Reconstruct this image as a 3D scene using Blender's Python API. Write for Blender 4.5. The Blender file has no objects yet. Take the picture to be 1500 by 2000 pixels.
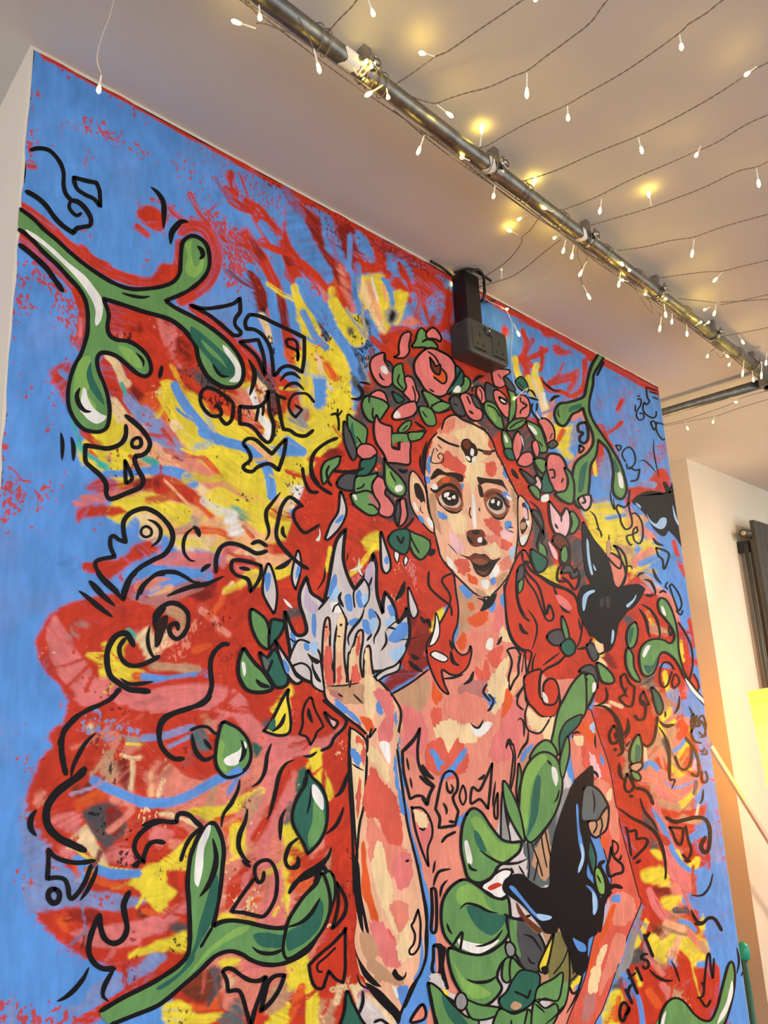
import bpy, math, random
import numpy as np
from mathutils import Vector, Matrix
from mathutils.geometry import tessellate_polygon

random.seed(7)
rng = np.random.RandomState(11)
scene = bpy.context.scene
COL = scene.collection

# ------------------------------------------------------------------ camera
F_PX, CX, CY = 1333.0, 750.0, 1000.0
CAM_Z = 1.55
def _ray(x, y):
    return np.stack([(np.asarray(x, float) - CX) / F_PX, -(np.asarray(y, float) - CY) / F_PX, -np.ones_like(np.asarray(x, float))], -1)
_up = _ray(453, -5026); _up /= np.linalg.norm(_up)
_ax = _ray(2153, 1224); _ax = _ax - _up * _ax.dot(_up); _ax /= np.linalg.norm(_ax)
_ay = np.cross(_up, _ax)
ROT = np.array([_ax, _ay, _up])          # world = ROT @ camera space
cam_data = bpy.data.cameras.new('camera')
cam_data.sensor_fit = 'VERTICAL'
cam_data.sensor_height = 36.0
cam_data.lens = F_PX / 2000.0 * 36.0
cam_data.clip_start = 0.02
cam = bpy.data.objects.new('camera', cam_data)
COL.objects.link(cam)
m4 = Matrix([[*ROT[0], 0], [*ROT[1], 0], [*ROT[2], CAM_Z], [0, 0, 0, 1]])
cam.matrix_world = m4
scene.camera = cam

# ------------------------------------------------------------------ world, lights, exposure
world = bpy.data.worlds.new('world')
scene.world = world
world.use_nodes = True
bg = world.node_tree.nodes['Background']
bg.inputs['Color'].default_value = (0.95, 0.97, 1.0, 1)
bg.inputs['Strength'].default_value = 1.95
scene.view_settings.view_transform = 'Standard'
scene.view_settings.look = 'None'
scene.view_settings.gamma = 1.0
scene.view_settings.use_curve_mapping = False
scene.view_settings.exposure = 0.0
scene.cycles.max_bounces = 6
scene.cycles.diffuse_bounces = 3
scene.cycles.glossy_bounces = 2
scene.cycles.transmission_bounces = 3
scene.cycles.transparent_max_bounces = 4
scene.cycles.adaptive_threshold = 0.03
def area_light(name, loc, rot, size, energy, color):
    l = bpy.data.lights.new(name, 'AREA'); l.shape = 'DISK'; l.size = size; l.energy = energy; l.color = color
    o = bpy.data.objects.new(name, l); COL.objects.link(o); o.location = loc; o.rotation_euler = rot
    return o
# a ceiling lamp of the room behind the camera, shining down
area_light('room_ceiling_lamp', (0.6, -1.3, 2.40), (0, 0, 0), 0.5, 14, (1.0, 0.93, 0.84))
# and a warm one further along the room, right of the picture
area_light('far_ceiling_lamp', (3.7, -0.6, 2.40), (0, 0, 0), 0.4, 60, (1.0, 0.89, 0.70))

# ------------------------------------------------------------------ place constants
CEIL = 2.45
YW = 0.9178           # mural face of the pier
XL, XR = 0.2300, 2.2740
def on_wall(x, y, yy=YW):
    d = _ray(x, y) @ ROT.T
    return d * (yy / d[..., 1:2]) + np.array([0, 0, CAM_Z])
def on_level(x, y, z):
    d = _ray(x, y) @ ROT.T
    return d * ((z - CAM_Z) / d[..., 2:3]) + np.array([0, 0, CAM_Z])
def same_depth(x, y, ref):
    depth = -((np.asarray(ref) - np.array([0, 0, CAM_Z])) @ ROT)[2]
    return (_ray(x, y) * depth) @ ROT.T + np.array([0, 0, CAM_Z])
def to_px(p):
    c = (p - np.array([0, 0, CAM_Z])) @ ROT
    return CX + F_PX * c[..., 0] / -c[..., 2], CY - F_PX * c[..., 1] / -c[..., 2]

# ------------------------------------------------------------------ materials
def lin(rgb):
    c = np.asarray(rgb, float) / 255.0
    return np.where(c <= 0.04045, c / 12.92, ((c + 0.055) / 1.055) ** 2.4)
def mat(name, rgb, rough=0.6, metal=0.0, noise=0.0, nscale=20.0, bump=0.0, bscale=60.0, emit=None, estr=0.0, trans=0.0, alpha=1.0):
    m = bpy.data.materials.new(name); m.use_nodes = True
    nt = m.node_tree; b = nt.nodes['Principled BSDF']
    col = (*lin(rgb), 1.0)
    b.inputs['Base Color'].default_value = col
    b.inputs['Roughness'].default_value = rough
    b.inputs['Metallic'].default_value = metal
    b.inputs['Transmission Weight'].default_value = trans
    b.inputs['Alpha'].default_value = alpha
    tc = nt.nodes.new('ShaderNodeTexCoord')
    if noise:
        n = nt.nodes.new('ShaderNodeTexNoise'); n.inputs['Scale'].default_value = nscale; n.inputs['Detail'].default_value = 2
        nt.links.new(tc.outputs['Object'], n.inputs['Vector'])
        mr = nt.nodes.new('ShaderNodeMapRange'); mr.inputs['From Min'].default_value = 0.3; mr.inputs['From Max'].default_value = 0.7
        mr.inputs['To Min'].default_value = 1 - noise; mr.inputs['To Max'].default_value = 1 + noise
        nt.links.new(n.outputs['Fac'], mr.inputs['Value'])
        mx = nt.nodes.new('ShaderNodeMix'); mx.data_type = 'RGBA'; mx.blend_type = 'MULTIPLY'; mx.inputs[0].default_value = 1
        mx.inputs[6].default_value = col
        nt.links.new(mr.outputs['Result'], mx.inputs[7])
        nt.links.new(mx.outputs[2], b.inputs['Base Color'])
    if bump:
        n2 = nt.nodes.new('ShaderNodeTexNoise'); n2.inputs['Scale'].default_value = bscale; n2.inputs['Detail'].default_value = 2
        nt.links.new(tc.outputs['Object'], n2.inputs['Vector'])
        bp = nt.nodes.new('ShaderNodeBump'); bp.inputs['Strength'].default_value = bump; bp.inputs['Distance'].default_value = 0.004
        nt.links.new(n2.outputs['Fac'], bp.inputs['Height'])
        nt.links.new(bp.outputs['Normal'], b.inputs['Normal'])
    if emit is not None:
        b.inputs['Emission Color'].default_value = (*lin(emit), 1.0)
        b.inputs['Emission Strength'].default_value = estr
    return m
M = {
    'ceiling': mat('ceiling_paint', (214, 211, 206), 0.8, noise=0.03, nscale=3, bump=0.25, bscale=14),
    'wall': mat('wall_paint', (226, 216, 202), 0.7, noise=0.03, nscale=4, bump=0.3, bscale=18),
    'wall2': mat('far_wall_paint', (232, 222, 200), 0.7, noise=0.03, nscale=4, bump=0.25, bscale=18),
    'floor': mat('floor_wood', (120, 92, 70), 0.5, noise=0.15, nscale=6),
    'steel': mat('galvanised_steel', (132, 134, 130), 0.42, 1.0, noise=0.25, nscale=45, bump=0.15, bscale=120),
    'steel_bright': mat('bright_steel', (168, 168, 166), 0.25, 1.0, noise=0.1, nscale=60),
    'wire': mat('wire_brown', (128, 114, 100), 0.35),
    'wire_clear': mat('wire_clear', (235, 225, 215), 0.25),
    'neck': mat('bulb_plastic', (255, 246, 224), 0.2),
    'tip': mat('bulb_glow', (255, 235, 150), 0.3, emit=(255, 214, 84), estr=52.0),
    'tape': mat('white_tape', (232, 230, 226), 0.5),
    'socket': mat('socket_grey', (54, 58, 60), 0.38, noise=0.04, nscale=40),
    'black': mat('black_plastic', (19, 20, 23), 0.35),
    'slot': mat('slot_black', (6, 6, 7), 0.6),
    'radiator': mat('radiator_anthracite', (74, 72, 66), 0.42, 0.2),
    'brass': mat('valve_brass', (196, 184, 150), 0.35, 0.6),
    
    'woodstrip': mat('lamp_wood', (150, 105, 60), 0.5),
    'white_rod': mat('white_rod', (222, 224, 246), 0.2),
    'green_stick': mat('green_stick', (38, 92, 74), 0.35),
    'teal': mat('teal_cap', (20, 170, 140), 0.25, trans=0.15),
}

# lamp paper lets the light of the bulb through
def paper_material():
    m = bpy.data.materials.new('lamp_paper'); m.use_nodes = True; nt = m.node_tree
    out = nt.nodes['Material Output']; nt.nodes.remove(nt.nodes['Principled BSDF'])
    d = nt.nodes.new('ShaderNodeBsdfDiffuse'); t = nt.nodes.new('ShaderNodeBsdfTranslucent'); mx = nt.nodes.new('ShaderNodeMixShader')
    w = nt.nodes.new('ShaderNodeTexNoise'); w.inputs['Scale'].default_value = 40
    tc = nt.nodes.new('ShaderNodeTexCoord'); nt.links.new(tc.outputs['Object'], w.inputs['Vector'])
    r = nt.nodes.new('ShaderNodeMix'); r.data_type = 'RGBA'; r.inputs[6].default_value = (*lin((250, 186, 88)), 1); r.inputs[7].default_value = (*lin((255, 206, 112)), 1)
    nt.links.new(w.outputs['Fac'], r.inputs[0])
    for n in (d, t): nt.links.new(r.outputs[2], n.inputs['Color'])
    mx.inputs[0].default_value = 0.6
    nt.links.new(d.outputs[0], mx.inputs[1]); nt.links.new(t.outputs[0], mx.inputs[2]); nt.links.new(mx.outputs[0], out.inputs['Surface'])
    return m
M['paper'] = paper_material()

# the mural's paint: colours come from two vertex colour layers, broken up by dry-brush noise
def paint_material(name, ground):
    m = bpy.data.materials.new(name); m.use_nodes = True
    nt = m.node_tree; L = nt.links; b = nt.nodes['Principled BSDF']
    b.inputs['Roughness'].default_value = 0.5
    b.inputs['Specular IOR Level'].default_value = 0.14
    tc = nt.nodes.new('ShaderNodeTexCoord')
    a = nt.nodes.new('ShaderNodeAttribute'); a.attribute_name = 'paint'
    colour = a.outputs['Color']
    def noise(scale, detail, sx=1, sz=1):
        mp = nt.nodes.new('ShaderNodeMapping'); mp.inputs['Scale'].default_value = (sx, 1, sz)
        L.new(tc.outputs['Object'], mp.inputs['Vector'])
        n = nt.nodes.new('ShaderNodeTexNoise'); n.inputs['Scale'].default_value = scale; n.inputs['Detail'].default_value = detail
        L.new(mp.outputs['Vector'], n.inputs['Vector']); return n.outputs['Fac']
    def math_(op, x, y):
        n = nt.nodes.new('ShaderNodeMath'); n.operation = op
        for i, v in enumerate((x, y)):
            if isinstance(v, (int, float)): n.inputs[i].default_value = v
            else: L.new(v, n.inputs[i])
        return n.outputs[0]
    if ground:
        s = nt.nodes.new('ShaderNodeAttribute'); s.attribute_name = 'speckle'
        c = nt.nodes.new('ShaderNodeAttribute'); c.attribute_name = 'cover'
        nv = noise(170, 4, 1.0, 0.75)
        thr = math_('MULTIPLY_ADD', c.outputs['Fac'], -0.42); thr.node.inputs[2].default_value = 0.71
        k = math_('MULTIPLY', math_('SUBTRACT', nv, thr), 14.0); k.node.use_clamp = True
        k2 = math_('MULTIPLY', math_('MULTIPLY', k, math_('GREATER_THAN', c.outputs['Fac'], 0.02)), 0.88)
        mx = nt.nodes.new('ShaderNodeMix'); mx.data_type = 'RGBA'
        L.new(k2, mx.inputs[0]); L.new(colour, mx.inputs[6]); L.new(s.outputs['Color'], mx.inputs[7])
        colour = mx.outputs[2]
    mr = nt.nodes.new('ShaderNodeMapRange')
    mr.inputs['From Min'].default_value = 0.3; mr.inputs['From Max'].default_value = 0.7
    mr.inputs['To Min'].default_value = 0.88; mr.inputs['To Max'].default_value = 1.12
    L.new(noise(26, 3, 1, 0.6), mr.inputs['Value'])
    mu = nt.nodes.new('ShaderNodeMix'); mu.data_type = 'RGBA'; mu.blend_type = 'MULTIPLY'; mu.inputs[0].default_value = 1
    L.new(colour, mu.inputs[6]); L.new(mr.outputs['Result'], mu.inputs[7])
    mr2 = nt.nodes.new('ShaderNodeMapRange')
    mr2.inputs['From Min'].default_value = 0.35; mr2.inputs['From Max'].default_value = 0.65
    mr2.inputs['To Min'].default_value = 0.94; mr2.inputs['To Max'].default_value = 1.05
    L.new(noise(120, 1, 1.0, 0.25), mr2.inputs['Value'])
    mu2 = nt.nodes.new('ShaderNodeMix'); mu2.data_type = 'RGBA'; mu2.blend_type = 'MULTIPLY'; mu2.inputs[0].default_value = 1
    L.new(mu.outputs[2], mu2.inputs[6]); L.new(mr2.outputs['Result'], mu2.inputs[7])
    L.new(mu2.outputs[2], b.inputs['Base Color'])
    bp = nt.nodes.new('ShaderNodeBump'); bp.inputs['Strength'].default_value = 0.18; bp.inputs['Distance'].default_value = 0.002
    L.new(noise(70, 2, 1, 0.5), bp.inputs['Height']); L.new(bp.outputs['Normal'], b.inputs['Normal'])
    return m
MAT_GROUND = paint_material('mural_ground_paint', True)
MAT_PAINT = paint_material('mural_paint', False)

# ------------------------------------------------------------------ mesh helpers
def tag(o, label=None, cat=None, group=None, kind=None):
    if label: o['label'] = label
    if cat: o['category'] = cat
    if group: o['group'] = group
    if kind: o['kind'] = kind
    return o
def obj(name, verts, faces, material, parent=None, smooth=False):
    me = bpy.data.meshes.new(name)
    me.from_pydata([tuple(map(float, v)) for v in verts], [], [tuple(map(int, f)) for f in faces])
    if material is not None: me.materials.append(material)
    if smooth: me.polygons.foreach_set('use_smooth', [True] * len(me.polygons))
    me.update()
    o = bpy.data.objects.new(name, me); COL.objects.link(o)
    if parent is not None: o.parent = parent
    return o
class MB:
    def __init__(s): s.v = []; s.f = []
    def add(s, v, f):
        n = len(s.v); s.v += [tuple(p) for p in v]; s.f += [tuple(i + n for i in q) for q in f]; return s
    def box(s, lo, hi, bev=0.0):
        x0, y0, z0 = lo; x1, y1, z1 = hi
        if bev <= 0:
            v = [(x0, y0, z0), (x1, y0, z0), (x1, y1, z0), (x0, y1, z0), (x0, y0, z1), (x1, y0, z1), (x1, y1, z1), (x0, y1, z1)]
            return s.add(v, [(0, 3, 2, 1), (4, 5, 6, 7), (0, 1, 5, 4), (1, 2, 6, 5), (2, 3, 7, 6), (3, 0, 4, 7)])
        # rounded in the x-z outline, bevelled towards -y (the face seen from the room)
        def ring(y, ins):
            r = bev * 1.6; pts = []
            for cx, cz, a0 in ((x1 - r, z1 - r, 0), (x0 + r, z1 - r, 90), (x0 + r, z0 + r, 180), (x1 - r, z0 + r, 270)):
                for k in range(5):
                    a = math.radians(a0 + 22.5 * k); pts.append((cx + (r - ins) * math.cos(a), y, cz + (r - ins) * math.sin(a)))
            return pts
        rings = [ring(y1, 0), ring(y0 + bev, 0), ring(y0 + bev * 0.3, bev * 0.3), ring(y0, bev)]
        v = [p for r in rings for p in r]; n = 20; f = []
        for k in range(3):
            for i in range(n):
                j = (i + 1) % n; f.append((k * n + i, k * n + j, (k + 1) * n + j, (k + 1) * n + i))
        f.append(tuple(range(n))[::-1]); f.append(tuple(range(3 * n, 4 * n)))
        return s.add(v, f)
    def tube(s, pts, rad, n=8, caps=True):
        v, f = tube_mesh(pts, rad, n, caps); return s.add(v, f)
    def build(s, name, material, parent=None, smooth=False): return obj(name, s.v, s.f, material, parent, smooth)
def tube_mesh(pts, rad, n=8, caps=True):
    P = np.asarray(pts, float); k = len(P)
    rad = np.full(k, rad) if np.isscalar(rad) else np.asarray(rad, float)
    T = np.gradient(P, axis=0); T /= np.linalg.norm(T, axis=1, keepdims=True) + 1e-12
    ref = np.array([0, 0, 1.0]) if abs(T[0][2]) < 0.9 else np.array([1.0, 0, 0])
    N = np.cross(T[0], ref); N /= np.linalg.norm(N)
    V = []
    for i in range(k):
        N = N - T[i] * N.dot(T[i]); N /= np.linalg.norm(N) + 1e-12
        B = np.cross(T[i], N)
        a = np.arange(n) * 2 * np.pi / n
        V.append(P[i] + rad[i] * (np.cos(a)[:, None] * N + np.sin(a)[:, None] * B))
    V = np.concatenate(V); Fs = []
    for i in range(k - 1):
        for j in range(n):
            j2 = (j + 1) % n
            Fs.append((i * n + j, i * n + j2, (i + 1) * n + j2, (i + 1) * n + j))
    if caps:
        Fs.append(tuple(range(n))[::-1]); Fs.append(tuple(range((k - 1) * n, k * n)))
    return V, Fs
def smooth_path(P, per=8, closed=False, corners=()):
    """Catmull-Rom through the points; indices in corners stay sharp."""
    P = np.asarray(P, float); n = len(P)
    if n < 3: 
        return np.linspace(0, 1, per + 1)[:, None] * (P[-1] - P[0]) + P[0]
    out = []; segs = n if closed else n - 1
    for i in range(segs):
        p1, p2 = P[i], P[(i + 1) % n]
        if closed: p0, p3 = P[i - 1], P[(i + 2) % n]
        else: p0, p3 = P[max(i - 1, 0)], P[min(i + 2, n - 1)]
        if i in corners: p0 = p1
        if (i + 1) % n in corners: p3 = p2
        t = np.linspace(0, 1, per, endpoint=False)[:, None]
        out.append(0.5 * (2 * p1 + (p2 - p0) * t + (2 * p0 - 5 * p1 + 4 * p2 - p3) * t ** 2 + (3 * p1 - p0 - 3 * p2 + p3) * t ** 3))
    if not closed: out.append(P[-1:])
    return np.concatenate(out)

# ------------------------------------------------------------------ the room
def structure(name, mb, m):
    return tag(mb.build(name, m), kind='structure')
structure('ceiling', MB().box((-3.5, -3.2, CEIL), (8.0, 4.2, CEIL + 0.12)), M['ceiling'])
structure('floor', MB().box((-3.5, -3.2, -0.1), (8.0, 4.2, 0.0)), M['floor'])
structure('wall_front', MB().box((XL, YW, 0.0), (XR, YW + 1.6, CEIL)), M['wall'])
structure('wall_right', MB().box((3.297, 1.246, 0.0), (8.0, 4.2, CEIL)), M['wall2'])
structure('wall_back', MB().box((-3.5, 4.2, 0.0), (8.0, 4.3, CEIL)), M['wall'])
structure('wall_far', MB().box((8.0, -3.2, 0.0), (8.1, 4.3, CEIL)), M['wall'])
# ------------------------------------------------------------------ the mural
COLOURS = dict(red=(202, 58, 34), dred=(136, 36, 28), hair=(207, 62, 37), blue=(92, 152, 228), bluef=(94, 148, 224), bluep=(130, 150, 204),
    bluel=(170, 205, 240), dblue=(60, 92, 150), yellow=(240, 218, 62), cream=(242, 212, 164), peach=(242, 178, 132), orange=(226, 92, 40),
    pink=(228, 124, 122), salmon=(232, 138, 118), pinkw=(240, 190, 196), pinkg=(190, 120, 116), coral=(222, 96, 78), skin=(240, 184, 150),
    skin2=(232, 144, 124), tan=(198, 152, 118), green=(104, 152, 90), lgreen=(134, 180, 92), dgreen=(46, 104, 88), dteal=(70, 112, 120),
    teal=(70, 172, 158), olive=(128, 120, 72), white=(240, 238, 234), flame=(214, 204, 204), lav=(196, 178, 200), grey=(150, 150, 150),
    grey2=(96, 106, 108), dgrey=(80, 80, 84), charcoal=(60, 58, 60), black=(17, 15, 20), lip=(150, 80, 54), sclera=(208, 188, 172), brown=(112, 54, 34), dbrown=(44, 24, 18))
LINC = {k: lin(v) for k, v in COLOURS.items()}

class Tile:
    x0 = 0.0; y0 = 0.0; s = 1.0
def parse_pts(toks):
    pts = []; corners = []
    for t in toks:
        if t == '/': corners.append(len(pts) - 1); continue
        a, b = t.split(','); pts.append((Tile.x0 + float(a) * Tile.s, Tile.y0 + float(b) * Tile.s))
    return np.array(pts), corners

def _h(i, j, seed):
    n = (i.astype(np.int64) * 374761393 + j.astype(np.int64) * 668265263 + seed * 974711) & 0xffffffff
    n = ((n ^ (n >> 13)) * 1274126177) & 0xffffffff
    return ((n ^ (n >> 16)) & 0xffff) / 65535.0
def vnoise(x, y, seed=0):
    i = np.floor(x); j = np.floor(y); u = x - i; v = y - j
    u = u * u * (3 - 2 * u); v = v * v * (3 - 2 * v)
    i = i.astype(np.int64); j = j.astype(np.int64)
    return (_h(i, j, seed) * (1 - u) + _h(i + 1, j, seed) * u) * (1 - v) + (_h(i, j + 1, seed) * (1 - u) + _h(i + 1, j + 1, seed) * u) * v
def fnoise(x, y, seed=0):
    return 0.55 * vnoise(x, y, seed) + 0.3 * vnoise(x * 2.1, y * 2.1, seed + 1) + 0.15 * vnoise(x * 4.3, y * 4.3, seed + 2)
def sstep(a, b, x):
    t = np.clip((x - a) / (b - a), 0, 1); return t * t * (3 - 2 * t)

# grid of the painted ground, finer where the wall is nearer
NX = 660
_t = np.linspace(0, 1, NX + 1)
gx = (XL + 0.002) + (XR - XL - 0.004) * ((2.0 ** _t - 1) * 0.75 + 0.25 * _t)
gz = np.concatenate([np.arange(CEIL - 0.004, 1.0, -0.0021), np.arange(1.0, 0.4, -0.0034), np.arange(0.4, 0.02, -0.012)])
NZ = len(gz) - 1
GX, GZ = np.meshgrid(gx, gz)
PXY = to_px(np.stack([GX, np.full_like(GX, YW), GZ], -1).reshape(-1, 3))
PX, PY = PXY[0], PXY[1]
NV = PX.size
paint = np.tile(LINC['blue'], (NV, 1))
paint *= (0.94 + 0.12 * fnoise(PX / 40, PY / 90, 5))[:, None]
speck = np.tile(LINC['red'], (NV, 1))
cover = np.zeros(NV)
_lav = sstep(0.52, 0.8, fnoise(PX / 130, PY / 130, 77)) * 0.35
paint = paint * (1 - _lav[:, None]) + LINC['bluep'] * _lav[:, None]
_op = [0]

def seg_dist(px, py, path):
    a = path[:-1]; b = path[1:]; d = b - a; L2 = (d ** 2).sum(1) + 1e-9
    L = np.sqrt(L2); cum = np.concatenate([[0], np.cumsum(L)])[:-1]
    best = np.full(px.size, 1e9); side = np.zeros(px.size); along = np.zeros(px.size)
    for k in range(len(a)):
        rx = px - a[k, 0]; ry = py - a[k, 1]
        t = np.clip((rx * d[k, 0] + ry * d[k, 1]) / L2[k], 0, 1)
        dd = np.hypot(rx - t * d[k, 0], ry - t * d[k, 1])
        w = dd < best
        best = np.where(w, dd, best)
        side = np.where(w, np.sign(d[k, 0] * ry - d[k, 1] * rx) * dd, side)
        along = np.where(w, cum[k] + t * L[k], along)
    return best, side, along
def window(lo, hi, pad):
    return np.nonzero((PX > lo[0] - pad) & (PX < hi[0] + pad) & (PY > lo[1] - pad) & (PY < hi[1] + pad))[0]
def lay(idx, a, col, var):
    c = LINC[col][None] * var[:, None]
    paint[idx] = paint[idx] * (1 - a[:, None]) + c * a[:, None]
    cover[idx] *= (1 - a)
def op_brush(col, w, dry, pts):
    _op[0] += 1; sd = _op[0] * 13
    path = smooth_path(pts, 6); hw = w / 2
    idx = window(path.min(0), path.max(0), hw * 1.5 + 6)
    if not idx.size: return
    d, s, t = seg_dist(PX[idx], PY[idx], path)
    n1 = 0.6 * vnoise(t / (w * 1.1 + 14), s / 2.4, sd) + 0.4 * vnoise(t / (w * .5 + 5), s / 4.5, sd + 3)
    e = 1 - d / hw
    a = sstep(0.0, 0.16 + 0.55 * dry, e + (n1 - 0.5) * dry * 1.3 + 0.08)
    a = a * (1 - dry * 0.7 * sstep(0.56, 0.8, vnoise(t / (w * .8 + 22), s / 1.9, sd + 7)))
    lay(idx, a, col, 0.84 + 0.3 * n1)
def poly_sd(px, py, poly):
    q = np.vstack([poly, poly[:1]])
    d, _, _ = seg_dist(px, py, q)
    inside = np.zeros(px.size, bool)
    for k in range(len(poly)):
        (x1, y1), (x2, y2) = q[k], q[k + 1]
        if y1 == y2: continue
        c = ((y1 > py) != (y2 > py)) & (px < (x2 - x1) * (py - y1) / (y2 - y1) + x1)
        inside ^= c
    return np.where(inside, d, -d)
def op_patch(col, dry, pts):
    _op[0] += 1; sd = _op[0] * 13
    poly = smooth_path(pts, 4, closed=True)
    pad = 8 + 26 * dry
    idx = window(poly.min(0), poly.max(0), pad)
    if not idx.size: return
    x, y = PX[idx], PY[idx]
    s = poly_sd(x, y, poly)
    an = rng.uniform(-0.9, 0.9); ca, sa = math.cos(an), math.sin(an)
    u = (x * ca - y * sa) / 34; v = (x * sa + y * ca) / 5
    n1 = 0.6 * vnoise(v, u, sd) + 0.4 * fnoise(x / 11, y / 11, sd + 5)
    a = sstep(-0.25, 0.3 + 0.35 * dry, s / (5 + 16 * dry) + (n1 - 0.5) * dry * 1.8)
    a = a * (1 - dry * 0.6 * sstep(0.58, 0.8, vnoise(v * 1.7, u * .8, sd + 9)))
    lay(idx, a, col, 0.78 + 0.38 * n1 - 0.12 * sstep(0.5, 0.8, fnoise(x / 30, y / 30, sd + 2)))
def op_speckle(col, c, pts):
    _op[0] += 1; sd = _op[0] * 13
    poly = smooth_path(pts, 4, closed=True)
    idx = window(poly.min(0), poly.max(0), 24)
    if not idx.size: return
    x, y = PX[idx], PY[idx]
    s = poly_sd(x, y, poly)
    k = min(0.95, c * 1.25) * sstep(-16, 20, s + (fnoise(x / 13, y / 13, sd) - 0.5) * 50)
    new = k > cover[idx]
    ii = idx[new]
    speck[ii] = LINC[col]; cover[ii] = k[new]

# vector motifs: flat shapes of paint lying on the wall
class Motif:
    def __init__(s, name, layer):
        s.name = name; s.layer = layer; s.els = []
    def put(s, pts2, faces, col):
        s.els.append([np.asarray(pts2, float), faces, col, 0.0])
    def fill(s, poly, col):
        tris = tessellate_polygon([[Vector((p[0], p[1], 0)) for p in poly]])
        area = lambda t: (poly[t[1]][0] - poly[t[0]][0]) * (poly[t[2]][1] - poly[t[0]][1]) - (poly[t[2]][0] - poly[t[0]][0]) * (poly[t[1]][1] - poly[t[0]][1])
        s.put(np.asarray(poly), [t if area(t) < 0 else t[::-1] for t in tris], col)
    def line(s, path, w, taper, col='black'):
        P = np.asarray(path, float); w = w * (0.97 if P[0, 0] < 560 else 0.8 if P[0, 0] < 1130 else 0.98)
        keep = [0] + [i for i in range(1, len(P)) if np.hypot(*(P[i] - P[i - 1])) > 0.3]
        P = P[keep]; n = len(P)
        if n < 2: return
        T = np.gradient(P, axis=0); T /= np.linalg.norm(T, axis=1, keepdims=True) + 1e-9
        N = np.stack([-T[:, 1], T[:, 0]], 1)
        u = np.concatenate([[0], np.cumsum(np.hypot(*np.diff(P, axis=0).T))]); L = u[-1]; u = u / L
        wob = 0.88 + 0.24 * vnoise(u * L / 14.0 + 100, u * 0 + 0.5, int(abs(P[0, 0]) * 7 + abs(P[0, 1])))
        if taper: prof = 0.16 + 0.92 * np.sin(np.pi * np.clip(u, 0.0, 1.0)) ** 0.62
        else: prof = np.minimum(1, 0.72 + 2.2 * np.minimum(u, 1 - u) * L / (w * 3 + 1e-6))
        r = (0.5 * w * wob * prof)[:, None]
        A = P + N * r; B = P - N * r
        verts = [A, B]; faces = [(i, i + 1, n + i + 1, n + i) for i in range(n - 1)]
        base = 2 * n
        for e, sg in ((0, -1), (n - 1, 1)):
            ang = np.linspace(-np.pi / 2, np.pi / 2, 6)
            cap = P[e] + r[e] * (np.cos(ang)[:, None] * T[e] * sg + np.sin(ang)[:, None] * N[e])
            verts.append(cap); ids = list(range(base, base + 6)); base += 6
            faces.append(tuple(ids[::-1] if sg < 0 else ids))
        s.put(np.concatenate(verts), faces, col)
    def clusters(s):
        """elements that touch stay one part; pieces lying apart become parts of their own"""
        n = len(s.els); root = list(range(n))
        def find(a):
            while root[a] != a: a = root[a]
            return a
        bb = [(e[0].min(0) - 5, e[0].max(0) + 5) for e in s.els]
        for a in range(n):
            for b in range(a):
                if (bb[a][0] < bb[b][1]).all() and (bb[b][0] < bb[a][1]).all(): root[find(a)] = find(b)
        out = {}
        for a in range(n): out.setdefault(find(a), []).append(s.els[a])
        return list(out.values())
    def build(s, parent):
        for group in s.clusters():
            V = []; Fc = []; C = []; n = 0
            for pts, faces, col, y in group:
                w = on_wall(pts[:, 0], pts[:, 1], YW).copy()
                w[:, 0] = np.clip(w[:, 0], XL + 0.001, XR - 0.001); w[:, 2] = np.clip(w[:, 2], 0.02, CEIL - 0.004); w[:, 1] = y
                V.append(w); Fc += [tuple(i + n for i in q) for q in faces]; C.append(np.tile(LINC[col], (len(w), 1))); n += len(w)
            V = np.concatenate(V); C = np.concatenate(C)
            me = bpy.data.meshes.new(s.name); me.from_pydata(V.tolist(), [], Fc)
            at = me.color_attributes.new('paint', 'FLOAT_COLOR', 'POINT')
            at.data.foreach_set('color', np.concatenate([C, np.ones((len(C), 1))], 1).astype(np.float32).ravel())
            me.materials.append(MAT_PAINT)
            o = bpy.data.objects.new(s.name, me); COL.objects.link(o); o.parent = parent

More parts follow.
